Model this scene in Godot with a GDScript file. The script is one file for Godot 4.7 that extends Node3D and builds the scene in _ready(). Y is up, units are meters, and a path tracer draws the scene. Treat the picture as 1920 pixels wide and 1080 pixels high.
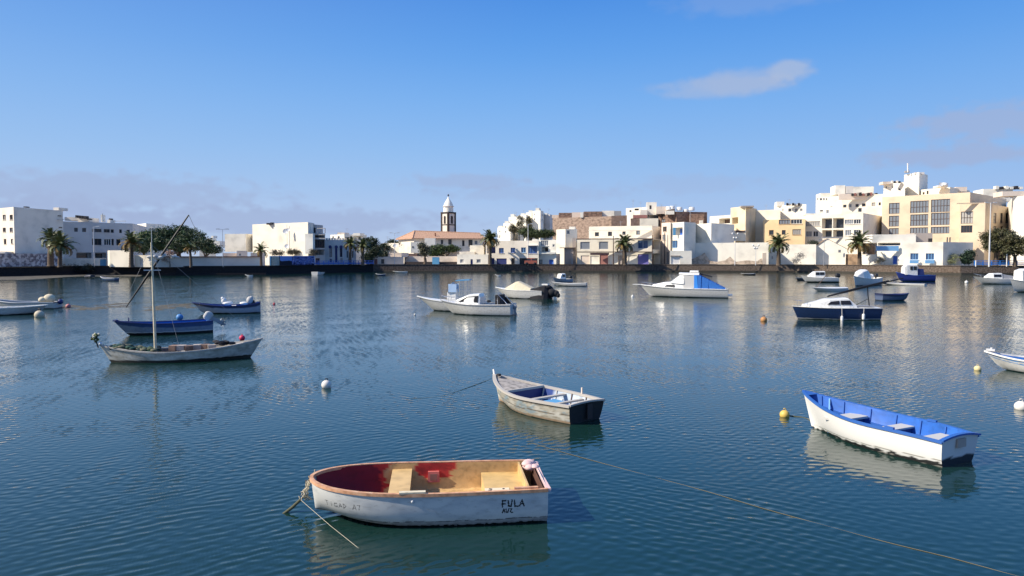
extends Node3D

# ---------------------------------------------------------------- shape helpers
class Mb:
	var v := PackedVector3Array()
	var n := PackedVector3Array()
	var uv := PackedVector2Array()
	var col := PackedColorArray()
	var ix := PackedInt32Array()
	var tint := Color.WHITE

	func vert(p: Vector3, nn: Vector3, t := Vector2.ZERO, c = null) -> int:
		v.append(p); n.append(nn); uv.append(t); col.append(tint if c == null else c)
		return v.size() - 1

	func tri(a: Vector3, b: Vector3, c: Vector3) -> void:      # counterclockwise seen from outside
		var nn := (b - a).cross(c - a).normalized()
		var i := vert(a, nn); vert(c, nn); vert(b, nn)
		ix.append_array(PackedInt32Array([i, i + 1, i + 2]))

	func quad(a: Vector3, b: Vector3, c: Vector3, d: Vector3) -> void:
		var nn := (c - a).cross(d - b).normalized()
		var i := vert(a, nn, Vector2(0, 1)); vert(b, nn, Vector2(1, 1)); vert(c, nn, Vector2(1, 0)); vert(d, nn, Vector2(0, 0))
		ix.append_array(PackedInt32Array([i, i + 2, i + 1, i, i + 3, i + 2]))

	func box(c: Vector3, s: Vector3, bs := Basis.IDENTITY, taper := 1.0) -> void:
		var h := s / 2
		var p := []
		for y in [-1, 1]:
			var k: float = taper if y > 0 else 1.0
			for q in [[-1, 1], [1, 1], [1, -1], [-1, -1]]:
				p.append(c + bs * Vector3(h.x * q[0] * k, h.y * y, h.z * q[1] * k))
		for k in 4:
			quad(p[k], p[(k + 1) % 4], p[4 + (k + 1) % 4], p[4 + k])
		quad(p[4], p[5], p[6], p[7]); quad(p[3], p[2], p[1], p[0])

	func bar(a: Vector3, b: Vector3, w: float, h: float, up := Vector3.UP) -> void:
		var x := (b - a).normalized()
		if absf(x.dot(up)) > 0.99: up = Vector3.RIGHT
		var z := x.cross(up).normalized()
		box((a + b) / 2, Vector3((b - a).length(), h, w), Basis(x, z.cross(x), z))

	func grid(rows: Array, flip := false, t0 := Vector2.ZERO, t1 := Vector2.ONE, cols = null, uvs = null) -> void:
		var R := rows.size(); var C: int = rows[0].size(); var base := v.size()
		for r in R:
			for c in C:
				var ra: int = maxi(r - 1, 0); var rb: int = mini(r + 1, R - 1); var ca: int = maxi(c - 1, 0); var cb: int = mini(c + 1, C - 1)
				var dr: Vector3 = rows[rb][c] - rows[ra][c]
				var dc: Vector3 = rows[r][cb] - rows[r][ca]
				if dr.length() < 1e-6: dr = rows[rb][cb] - rows[ra][cb]
				if dc.length() < 1e-6: dc = rows[ra][cb] - rows[ra][ca] if r > R / 2 else rows[rb][cb] - rows[rb][ca]
				var nn := dc.cross(dr).normalized()
				if flip: nn = -nn
				if nn == Vector3.ZERO: nn = Vector3.UP
				vert(rows[r][c], nn, uvs[r][c] if uvs != null else Vector2(lerpf(t0.x, t1.x, float(c) / (C - 1)), lerpf(t0.y, t1.y, float(r) / (R - 1))), null if cols == null else cols[r][c])
		for r in R - 1:
			for c in C - 1:
				var a := base + r * C + c
				if flip: ix.append_array(PackedInt32Array([a, a + 1, a + C, a + 1, a + C + 1, a + C]))
				else: ix.append_array(PackedInt32Array([a, a + C, a + 1, a + 1, a + C, a + C + 1]))

	func tube(pts: Array, rad, sides := 8, cap := true) -> void:
		var rows := []
		for i in pts.size():
			var d: Vector3 = (pts[mini(i + 1, pts.size() - 1)] - pts[maxi(i - 1, 0)]).normalized()
			var u := d.cross(Vector3.UP if absf(d.y) < 0.9 else Vector3.RIGHT).normalized()
			var w := d.cross(u)
			var r: float = rad[i] if rad is Array else rad
			var row := PackedVector3Array()
			for k in sides + 1:
				row.append(pts[i] + (u * cos(TAU * k / sides) + w * sin(TAU * k / sides)) * r)
			rows.append(row)
		grid(rows, true)
		if cap:
			for k in sides:
				tri(pts[0], rows[0][k + 1], rows[0][k]); tri(pts[-1], rows[-1][k], rows[-1][k + 1])

	func lathe(prof: Array, sides := 16, o := Vector3.ZERO, bs := Basis.IDENTITY) -> void:  # prof: [radius, height] from the bottom up
		var rows := []
		for q in prof:
			var row := PackedVector3Array()
			for k in sides + 1:
				row.append(o + bs * Vector3(cos(TAU * k / sides) * q[0], q[1], -sin(TAU * k / sides) * q[0]))
			rows.append(row)
		grid(rows, true)

	func ball(o: Vector3, r: Vector3, sides := 14, bs := Basis.IDENTITY) -> void:
		var rows := []
		for j in 9:
			var a := PI * (j / 8.0 - 0.5)
			var row := PackedVector3Array()
			for k in sides + 1:
				row.append(o + bs * (Vector3(cos(TAU * k / sides) * cos(a), sin(a), -sin(TAU * k / sides) * cos(a)) * r))
			rows.append(row)
		grid(rows, true)

	func strip_between(a: Array, b: Array) -> void:            # flat-shaded band between two lines
		for i in a.size() - 1:
			quad(a[i], a[i + 1], b[i + 1], b[i])

	func poly(pts: PackedVector3Array, up: Vector3) -> void:  # any flat outline
		var z := up.normalized()
		var x := (Vector3.RIGHT if absf(z.x) < 0.9 else Vector3.UP).cross(z).normalized()
		var y := z.cross(x)
		var flat := PackedVector2Array()
		for p in pts: flat.append(Vector2(p.dot(x), p.dot(y)))
		var t := Geometry2D.triangulate_polygon(flat)
		for i in range(0, t.size(), 3):
			var a := pts[t[i]]; var b := pts[t[i + 1]]; var c := pts[t[i + 2]]
			if (b - a).cross(c - a).dot(z) > 0: tri(a, b, c)
			else: tri(a, c, b)

	func mesh() -> ArrayMesh:
		var m := ArrayMesh.new()
		if v.is_empty(): return m
		var a := []
		a.resize(Mesh.ARRAY_MAX)
		a[Mesh.ARRAY_VERTEX] = v; a[Mesh.ARRAY_NORMAL] = n; a[Mesh.ARRAY_TEX_UV] = uv; a[Mesh.ARRAY_COLOR] = col; a[Mesh.ARRAY_INDEX] = ix
		m.add_surface_from_arrays(Mesh.PRIMITIVE_TRIANGLES, a)
		return m

# A boat's skin: x forward from the stern, y up from the waterline, z to the side.
class Hull:
	var L := 3.0; var beam := 1.3; var sw := 0.8; var tm := 0.4; var fa := 2.0; var fb := 1.0
	var s0 := 0.4; var s1 := 0.4; var s2 := 0.5; var ts := 0.45; var draft := 0.15; var rise := 0.3
	var bz := 0.95; var bowz := 0.42; var vee := 3.0; var rake := 0.3; var trake := 0.0; var th := 0.03; var keelup := 2.0

	func _init(d: Dictionary) -> void:
		for k in d: set(k, d[k])
	func b(t: float) -> float:
		if t < tm: return beam / 2 * lerpf(sw, 1.0, sin(t / tm * PI / 2))
		return beam / 2 * pow(maxf(0.0, 1.0 - pow((t - tm) / (1.0 - tm), fa)), fb)
	func s(t: float) -> float:
		if t < ts: return lerpf(s0, s1, 1.0 - pow(1.0 - t / ts, 2.0))
		return lerpf(s1, s2, pow((t - ts) / (1.0 - ts), 2.0))
	func k(t: float) -> float:
		return lerpf(-draft, -draft + rise, pow(t, keelup * 3.0)) 
	func pt(t: float, q: float, side: float, inset := 0.0) -> Vector3:
		var w := pow(t, vee)
		var c1 := Vector2(bz, 0.02).lerp(Vector2(bowz * 0.5, 0.28), w); var c2 := Vector2(minf(0.98, bz + 0.07), 0.14).lerp(Vector2(bowz + 0.12, 0.64), w)
		var r := 1.0 - q
		var cf := c1 * (3 * r * r * q) + c2 * (3 * r * q * q) + Vector2.ONE * (q * q * q)
		var zf := cf.x; var yf := cf.y
		var kk := k(t)
		return Vector3(t * L - rake * (1 - yf) * pow(t, 3.0) + trake * (1 - yf) * pow(1 - t, 4.0) - L / 2, kk + (s(t) - kk) * yf, side * maxf(0.0, b(t) * zf - inset))
	func ti(i: int, n: int) -> float: return sin(float(i) / n * PI / 2)
	func top(t: float, side: float, out := 0.0, dy := 0.0) -> Vector3:      # a point of the sheer line moved outwards in plan
		var a := pt(maxf(t - 0.01, 0.0), 1, side); var c := pt(minf(t + 0.01, 1.0), 1, side)
		var d := Vector3(c.x - a.x, 0, c.z - a.z).normalized()
		var nn := Vector3(-d.z, 0, d.x) * side
		var p := pt(t, 1, side) + nn * out + Vector3(0, dy, 0)
		if out < 0.0: p.z = side * maxf(0.0, p.z * side)
		return p
	func skin(mb: Mb, nt := 30, nq := 10, paint = null, tmax := 1.0) -> void:
		var ymin := -draft; var ymax := maxf(s0, maxf(s1, s2))
		for side in [1.0, -1.0]:
			var rows := []; var cols := []; var uvs := []
			for i in nt + 1:
				var t := ti(i, nt) * tmax
				var row := PackedVector3Array(); var cr := PackedColorArray(); var ur := PackedVector2Array()
				for j in nq + 1:
					var p := pt(t, float(j) / nq, side)
					row.append(p); ur.append(Vector2(t * 0.5 + (0.0 if side > 0 else 0.5), 1.0 - (p.y - ymin) / (ymax - ymin)))
					cr.append(Color.WHITE if paint == null else paint.call(p, t, s(t)))
				rows.append(row); cols.append(cr); uvs.append(ur)
			grid(mb, rows, cols, uvs, side > 0)
	func grid(mb: Mb, rows, cols, uvs, flip) -> void: mb.grid(rows, flip, Vector2.ZERO, Vector2.ONE, cols, uvs)
	func transom(mb: Mb, nq := 10, arch := 0.0, paint = null, inset := 0.0, dx := 0.0) -> void:
		var rows := []; var cols := []; var uvs := []
		for j in nq + 1:
			var q := float(j) / nq
			var row := PackedVector3Array(); var cr := PackedColorArray(); var ur := PackedVector2Array()
			for c in 9:
				var f := 1.0 - c / 4.0
				var p := pt(0, q, 1, inset)
				p = Vector3(p.x + dx, p.y + arch * q * (1 - f * f), p.z * f)
				row.append(p); cr.append(Color.WHITE if paint == null else paint.call(p, 0.0, s0)); ur.append(Vector2(0.5 - f * 0.5, 1 - q))
			rows.append(row); cols.append(cr); uvs.append(ur)
		mb.grid(rows, true, Vector2.ZERO, Vector2.ONE, cols, uvs)
	func qfloor(t: float, fy: float) -> float:
		if k(t) >= fy: return 0.0
		var q := 1.0
		while q > 0.0 and pt(t, q, 1).y > fy: q -= 0.02
		return q
	func lining(mb: Mb, fy: float, t0 := 0.01, t1 := 0.99, nt := 30, nq := 8, paint = null) -> void:
		var rows := []; var cols := []
		for i in nt + 1:
			var t := t0 + ti(i, nt) * (t1 - t0)
			var qf := qfloor(t, fy)
			var row := PackedVector3Array(); var cr := PackedColorArray()
			for side in [1.0, -1.0]:
				for j in nq + 1:
					var q := lerpf(1.0, qf, float(j) / nq) if side > 0 else lerpf(qf, 1.0, float(j) / nq)
					row.append(pt(t, q, side, th))
				if side > 0:
					for j in range(1, nq * 2):
						var e := pt(t, qf, 1, th)
						row.append(Vector3(e.x, e.y, e.z * (1.0 - float(j) / nq)))
			if paint != null:
				for p in row: cr.append(paint.call(p, t, s(t)))
			rows.append(row); cols.append(cr)
		mb.grid(rows, false, Vector2.ZERO, Vector2.ONE, cols if paint != null else null)
	func bulkhead(mb: Mb, t: float, fy: float, facing := -1.0, topy := 0.0) -> void:
		var qf := qfloor(t, fy)
		for j in 6:
			var a := pt(t, lerpf(qf, 1.0, j / 6.0), 1, th); var c := pt(t, lerpf(qf, 1.0, (j + 1) / 6.0), 1, th)
			if topy != 0.0: a.y = minf(a.y, topy); c.y = minf(c.y, topy)
			var fx := pt(t, 1, 1).x
			a.x = fx; c.x = fx
			var am := Vector3(a.x, a.y, -a.z); var cm := Vector3(c.x, c.y, -c.z)
			if facing < 0: mb.quad(am, a, c, cm)
			else: mb.quad(a, am, cm, c)
	func rail(mb: Mb, side: float, out := 0.02, inn := 0.05, up := 0.012, down := 0.03, t0 := 0.0, t1 := 1.0, nt := 30) -> void:
		var cor := [[], [], [], []]
		for i in nt + 1:
			var t := t0 + ti(i, nt) * (t1 - t0)
			cor[0].append(top(t, side, out, -down)); cor[1].append(top(t, side, out, up)); cor[2].append(top(t, side, -inn, up)); cor[3].append(top(t, side, -inn, -down))
		for k2 in 4:
			var p: Array = cor[k2]; var q: Array = cor[(k2 + 1) % 4]
			for i in nt:
				if side > 0: mb.quad(p[i], p[i + 1], q[i + 1], q[i])
				else: mb.quad(p[i + 1], p[i], q[i], q[i + 1])
		for e in [0, nt]:
			mb.quad(cor[0][e], cor[1][e], cor[2][e], cor[3][e])
	func deck(mb: Mb, t0: float, t1 := 1.0, crown := 0.05, nt := 14, inset := 0.0, dy := 0.0) -> void:
		var rows := []
		for i in nt + 1:
			var t := t0 + ti(i, nt) * (t1 - t0)
			var row := PackedVector3Array()
			for c in 9:
				var f := 1.0 - c / 4.0
				var p := top(t, 1, -inset)
				row.append(Vector3(p.x, p.y + dy + crown * (1 - f * f) * (b(t) * 2 / beam), p.z * f))
			rows.append(row)
		mb.grid(rows)
	func thwart(mb: Mb, t: float, y: float, w: float, thick := 0.03) -> void:
		var q := qfloor(t, y)
		var z: float = pt(t, q, 1, th).z + 0.004
		mb.box(Vector3(pt(t, q, 1).x, y - thick / 2, 0), Vector3(w, thick, z * 2))

# ---------------------------------------------------------------- things, parts, labels
var taken := {}
func numbered(called: String) -> String:
	taken[called] = taken.get(called, -1) + 1
	return called if taken[called] == 0 else "%s_%03d" % [called, taken[called]]
func thing(called: String, label: String, category: String, where := Vector3.ZERO, turn := 0.0, group := "") -> Node3D:
	var o := Node3D.new()
	o.name = numbered(called); o.position = where; o.rotation.y = turn
	o.set_meta("label", label); o.set_meta("category", category)
	if group: o.set_meta("group", group)
	add_child(o)
	return o
func part(to: Node3D, called: String, mb: Mb, m: Material, label := "") -> MeshInstance3D:
	var o := MeshInstance3D.new()
	o.name = called; o.mesh = mb.mesh(); o.material_override = m
	if label: o.set_meta("label", label)
	to.add_child(o, true)
	return o
func single(called: String, mb: Mb, m: Material, label: String, category: String, where := Vector3.ZERO, group := "", turn := 0.0) -> MeshInstance3D:
	var o := MeshInstance3D.new()
	o.name = numbered(called); o.mesh = mb.mesh(); o.material_override = m; o.position = where; o.rotation.y = turn
	o.set_meta("label", label); o.set_meta("category", category)
	if group: o.set_meta("group", group)
	add_child(o)
	return o
func structure(called: String, mb: Mb, m: Material, kind := "structure", label := "", category := "") -> MeshInstance3D:
	var o := MeshInstance3D.new()
	o.name = numbered(called); o.mesh = mb.mesh(); o.material_override = m
	o.set_meta("kind", kind)
	if label: o.set_meta("label", label); o.set_meta("category", category)
	add_child(o)
	return o

# ---------------------------------------------------------------- the lie of the place, measured off the photograph
const FOCAL := 1387.0
const EYE := 3.35
const TILT := 0.04323
func sight(u: float, v: float) -> Vector3:
	return Vector3((u - 960) / FOCAL, -(v - 540) / FOCAL, -1).rotated(Vector3.RIGHT, -TILT)
func spot(u: float, v: float, far: float) -> Vector3:         # the point seen there, so many metres out
	var d := sight(u, v)
	return Vector3(0, EYE, 0) + d * (far / -d.z)
func afloat(u: float, v: float, y := 0.0) -> Vector3:         # the point of the water seen there
	var d := sight(u, v)
	return Vector3(0, EYE, 0) + d * ((y - EYE) / d.y)

# ---------------------------------------------------------------- materials
var M := {}
func lin(r: float, g: float, b: float, a := 1.0) -> Color:
	return Color(r, g, b, a).linear_to_srgb()
func mat(called: String, c: Color, rough := 0.8, o := {}) -> StandardMaterial3D:
	var m := StandardMaterial3D.new()
	m.resource_name = called; m.albedo_color = c; m.roughness = rough
	for k in o: m.set(k, o[k])
	M[called] = m
	return m
func noise(freq: float, seed_: int, oct := 4, kind := FastNoiseLite.TYPE_SIMPLEX_SMOOTH) -> FastNoiseLite:
	var f := FastNoiseLite.new()
	f.noise_type = kind; f.frequency = freq; f.seed = seed_; f.fractal_octaves = oct
	return f
func ramp_tex(freq: float, seed_: int, stops: Array, size := 512, oct := 5) -> NoiseTexture2D:
	var g := Gradient.new()
	g.offsets = PackedFloat32Array(stops.map(func(s): return s[0])); g.colors = PackedColorArray(stops.map(func(s): return s[1]))
	var t := NoiseTexture2D.new()
	t.width = size; t.height = size; t.seamless = true; t.noise = noise(freq, seed_, oct); t.color_ramp = g
	return t
func grey(x: float) -> Color: return Color(x, x, x)
func worn(called: String, c: Color, tex: Texture2D, scale: float, rough := 0.85, o := {}) -> StandardMaterial3D:
	var m := mat(called, c, rough, o)
	m.albedo_texture = tex; m.uv1_triplanar = true; m.uv1_world_triplanar = true; m.uv1_scale = Vector3.ONE * scale
	return m
func _ready() -> void:
	# camera
	var cam := Camera3D.new()
	cam.name = "camera"; cam.fov = rad_to_deg(2 * atan(540.0 / FOCAL)); cam.near = 0.1; cam.far = 9000
	cam.position = Vector3(0, EYE, 0); cam.rotation.x = -TILT
	add_child(cam); cam.current = true
	# sky
	var env := Environment.new()
	var sky := Sky.new()
	var sm := PanoramaSkyMaterial.new()
	sm.panorama = ImageTexture.create_from_image(sky_picture())
	sky.sky_material = sm
	env.background_mode = Environment.BG_SKY; env.sky = sky; env.background_energy_multiplier = 1.0
	env.tonemap_mode = Environment.TONE_MAPPER_LINEAR; env.tonemap_exposure = 1.3
	env.sdfgi_enabled = true; env.ssao_enabled = true; env.ssil_enabled = true
	var we := WorldEnvironment.new()
	we.name = "environment"; we.environment = env
	add_child(we)
	# sun: from the left, a little behind the camera
	var sun := DirectionalLight3D.new()
	sun.name = "sun"; sun.light_energy = 1.6; sun.light_angular_distance = 0.5; sun.light_color = Color(1.0, 0.955, 0.88); sun.shadow_enabled = true
	add_child(sun)
	sun.look_at_from_position(SUN * 100, Vector3.ZERO)
	materials()
	setting()
	town()
	greenery()
	street_furniture()
	far_boats()
	near_boats()
	floats_and_ropes()

const SKY_GAIN := 0.77
const SUN := Vector3(-0.77, 0.60, 0.16)

func sky_picture() -> Image:
	var W := 3072; var Hh := 1536
	var im := Image.create(W, Hh, false, Image.FORMAT_RGBF)
	var n1 := noise(0.9, 5, 5); var n2 := noise(2.2, 9, 4)
	var stops := [[0.0, Vector3(0.47, 0.57, 0.76)], [3.3, Vector3(0.42, 0.575, 0.84)], [7.4, Vector3(0.300, 0.520, 0.865)], [11.4, Vector3(0.205, 0.448, 0.868)], [15.3, Vector3(0.125, 0.362, 0.835)], [19.1, Vector3(0.080, 0.285, 0.775)], [30.0, Vector3(0.060, 0.22, 0.64)], [90.0, Vector3(0.042, 0.16, 0.50)]]
	# banks of cloud: azimuth, elevation, half width, half height (degrees), strength, tone
	var banks := [[15.4, 12.35, 6.0, 0.85, 0.5, 1], [17.0, 12.7, 4.4, 0.95, 0.5, 1], [20.2, 13.2, 2.2, 0.8, 0.7, 1], [18.0, 18.4, 8.0, 1.3, 0.22, 1], [-29, 4.3, 14.0, 1.7, 0.62, 0], [-17, 2.6, 16.0, 1.3, 0.72, 0], [-32, 2.2, 10.0, 2.4, 0.62, 0], [-3.5, 5.7, 6.0, 0.75, 0.55, 0], [2.0, 4.8, 9.0, 0.8, 0.4, 0], [14, 5.4, 6.0, 0.9, 0.3, 0], [33, 8.6, 7.0, 1.5, 0.7, 0], [31, 6.6, 7.0, 0.8, 0.75, 0]]
	var r := RandomNumberGenerator.new(); r.seed = 4
	for k in 18: banks.append([48.0 + 264.0 * k / 17.0 + r.randf_range(-6, 6), r.randf_range(2, 15), r.randf_range(5, 14), r.randf_range(0.7, 2.0), r.randf_range(0.3, 0.8), k % 2])
	# clear air: paler towards the horizon and towards the sun
	var low := Image.create(256, 128, false, Image.FORMAT_RGBF)
	var to_sun := SUN.normalized()
	for y in 128:
		var e := maxf(90.0 - (y + 0.5) / 128 * 180.0, 0.0)
		var c := Vector3.ZERO
		for k in stops.size() - 1:
			if e >= stops[k][0]: c = (stops[k][1] as Vector3).lerp(stops[k + 1][1], clampf((e - stops[k][0]) / (stops[k + 1][0] - stops[k][0]), 0, 1))
		for x in 256:
			var a := (x + 0.5) / 256 * TAU
			var d := Vector3(sin(a) * cos(deg_to_rad(e)), sin(deg_to_rad(e)), -cos(a) * cos(deg_to_rad(e)))
			var near := d.dot(to_sun)
			var m := 0.24 * near * cos(deg_to_rad(e)) if near < 0.5 else 0.12 + (near - 0.5) * 0.5
			var o := c.lerp(Vector3(0.60, 0.68, 0.80), m) if m > 0.0 else c.lerp(Vector3(0.08, 0.28, 0.74), -m)
			o *= SKY_GAIN
			low.set_pixel(x, y, Color(o.x, o.y, o.z))
	low.resize(W, Hh, Image.INTERPOLATE_BILINEAR)
	im = low
	for y in Hh:
		var el := 90.0 - (y + 0.5) / Hh * 180.0
		if el < -0.2 or el > 24: continue
		var live := banks.filter(func(b): return absf(el - b[1]) < b[3] * 2.0)
		if live.is_empty(): continue
		for x in W:
			var az := (x + 0.5) / W * 360.0
			if az > 180.0: az -= 360.0
			var m := 0.0; var w := 0.0
			for b in live:
				var dx: float = wrapf(az - b[0], -180, 180) / b[2]
				if absf(dx) > 1.6: continue
				var dy: float = (el - b[1]) / b[3]
				if b[5] == 1: dy += 0.25 if dy < 0 else 0.0
				var q := 1.0 - sqrt(dx * dx + dy * dy)
				q += (n1.get_noise_2d(az * 0.45, el * 1.1) * 0.45 + n2.get_noise_2d(az * 0.5, el * 1.2) * 0.2) * (0.55 if b[5] == 1 else 1.0)
				var a: float = smoothstep(0.0, 0.55, q) * b[4]
				m += (1 - m) * a; w = maxf(w, a * b[5])
			if m > 0.002:
				var tone := Vector3(0.36, 0.45, 0.68).lerp(Vector3(0.46, 0.54, 0.70), w) * SKY_GAIN
				var was := im.get_pixel(x, y)
				var o := Vector3(was.r, was.g, was.b).lerp(tone, m)
				im.set_pixel(x, y, Color(o.x, o.y, o.z))
	return im

# ---------------------------------------------------------------- materials
func materials() -> void:
	var stain := ramp_tex(0.012, 3, [[0.0, grey(0.80)], [0.40, grey(0.945)], [0.6, grey(0.98)], [1.0, grey(1.0)]])
	var blotch := ramp_tex(0.02, 8, [[0.0, grey(0.55)], [0.4, grey(0.8)], [0.55, grey(0.95)], [1.0, grey(1.0)]])
	var stone := ramp_tex(0.03, 12, [[0.2, Color(0.5, 0.47, 0.45)], [0.45, Color(0.75, 0.7, 0.66)], [0.55, Color(0.9, 0.85, 0.8)], [0.62, Color(1, 1, 1)], [0.9, Color(0.62, 0.58, 0.55)]], 512, 6)
	var peel := ramp_tex(0.018, 21, [[0.0, Color(0.42, 0.40, 0.43)], [0.44, Color(0.50, 0.48, 0.51)], [0.56, Color(0.82, 0.81, 0.81)], [1.0, Color(0.92, 0.91, 0.90)]], 512, 6)
	var whites := {"white": lin(0.90, 0.85, 0.74), "cool_white": lin(0.84, 0.765, 0.65), "warm_white": lin(0.88, 0.81, 0.68), "pink_white": lin(0.78, 0.66, 0.55), "cream": lin(0.86, 0.78, 0.63), "beige": lin(0.75, 0.60, 0.43), "ochre": lin(0.82, 0.60, 0.34), "pale_ochre": lin(0.82, 0.68, 0.46), "grey_wall": lin(0.50, 0.47, 0.44), "light_grey": lin(0.66, 0.62, 0.58), "taupe": lin(0.42, 0.36, 0.32)}
	for k in whites: worn(k, whites[k], stain, 0.045)
	worn("tan_brick", lin(0.46, 0.33, 0.25), blotch, 0.12)
	worn("brown_brick", lin(0.30, 0.19, 0.14), blotch, 0.12)
	worn("dark_brown", lin(0.15, 0.10, 0.085), blotch, 0.1)
	worn("brown_wall", lin(0.36, 0.24, 0.15), blotch, 0.08)
	worn("peeling", lin(0.80, 0.79, 0.80), peel, 0.12)
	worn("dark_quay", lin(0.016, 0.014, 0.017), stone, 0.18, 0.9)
	worn("brown_quay", lin(0.13, 0.105, 0.095), stone, 0.16, 0.9)
	worn("grey_quay", lin(0.23, 0.185, 0.15), stone, 0.2, 0.9)
	worn("weed", lin(0.055, 0.05, 0.035), stone, 0.25, 0.7)
	worn("sand", lin(0.10, 0.088, 0.066), blotch, 0.08, 0.95)
	worn("paving", lin(0.42, 0.38, 0.33), stain, 0.05, 0.95)
	worn("tiles", lin(0.62, 0.37, 0.24), blotch, 0.25, 0.9)
	worn("terracotta", lin(0.36, 0.15, 0.09), blotch, 0.2, 0.9)
	worn("basalt", lin(0.06, 0.045, 0.045), blotch, 0.3, 0.9)
	worn("bark", lin(0.15, 0.11, 0.08), blotch, 0.6, 0.95)
	var scuff := ramp_tex(0.015, 91, [[0.0, Color(0.84, 0.83, 0.80)], [0.36, Color(0.95, 0.945, 0.935)], [0.5, Color(0.99, 0.99, 0.985)], [1.0, Color(1, 1, 1)]], 512, 6)
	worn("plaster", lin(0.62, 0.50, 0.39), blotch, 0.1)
	mat("curtain", lin(0.42, 0.40, 0.37), 0.35)
	mat("glass", lin(0.035, 0.04, 0.05), 0.08)
	mat("pale_glass", lin(0.20, 0.22, 0.25), 0.12)
	mat("blue_glass", lin(0.06, 0.11, 0.22), 0.15)
	mat("dark", lin(0.025, 0.022, 0.025), 0.7)
	mat("frame_white", lin(0.75, 0.74, 0.72), 0.6)
	mat("frame_brown", lin(0.10, 0.06, 0.045), 0.6)
	mat("frame_grey", lin(0.3, 0.3, 0.31), 0.5)
	mat("blue_paint", lin(0.035, 0.13, 0.50), 0.5)
	mat("deep_blue", lin(0.02, 0.03, 0.14), 0.5)
	mat("sky_blue", lin(0.20, 0.44, 0.72), 0.5)
	mat("teal_blue", lin(0.10, 0.32, 0.55), 0.5)
	mat("violet", lin(0.17, 0.15, 0.42), 0.5)
	mat("red_brown", lin(0.30, 0.13, 0.11), 0.6)
	mat("rust", lin(0.30, 0.10, 0.06), 0.6)
	mat("metal", lin(0.42, 0.42, 0.43), 0.45, {"metallic": 0.6})
	mat("pale_metal", lin(0.62, 0.62, 0.62), 0.5)
	mat("steel", lin(0.62, 0.62, 0.63), 0.25, {"metallic": 1.0})
	mat("black", lin(0.012, 0.012, 0.014), 0.5)
	mat("black_cloth", lin(0.014, 0.014, 0.018), 0.85)
	worn("gelcoat", lin(0.82, 0.81, 0.78), scuff, 0.6, 0.25)
	mat("gelcoat_cream", lin(0.78, 0.72, 0.60), 0.3)
	worn("canvas_cream", lin(0.68, 0.60, 0.44), scuff, 0.8, 0.9)
	worn("canvas_blue", lin(0.02, 0.14, 0.48), scuff, 0.8, 0.85)
	mat("canvas_bright", lin(0.03, 0.24, 0.72), 0.8)
	mat("canvas_grey", lin(0.50, 0.49, 0.47), 0.85)
	mat("tinted", lin(0.02, 0.017, 0.015), 0.1)
	worn("painted", Color.WHITE, scuff, 0.9, 0.45, {"vertex_color_use_as_albedo": true})
	worn("matt_paint", Color.WHITE, scuff, 1.1, 0.75, {"vertex_color_use_as_albedo": true})
	mat("outboard_grey", lin(0.30, 0.32, 0.35), 0.4)
	mat("clean_paint", Color.WHITE, 0.4, {"vertex_color_use_as_albedo": true})
	mat("rope_pale", lin(0.50, 0.45, 0.34), 0.9)
	mat("rope_green", lin(0.10, 0.10, 0.055), 0.9)
	mat("rope_olive", lin(0.15, 0.13, 0.08), 0.9)
	mat("weathered_wood", lin(0.44, 0.41, 0.37), 0.85)
	mat("leaf", Color.WHITE, 0.6, {"vertex_color_use_as_albedo": true, "backlight_enabled": true, "backlight": Color(0.25, 0.28, 0.12)})
	mat("palm_leaf", Color.WHITE, 0.5, {"vertex_color_use_as_albedo": true, "backlight_enabled": true, "backlight": Color(0.25, 0.28, 0.12)})

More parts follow.
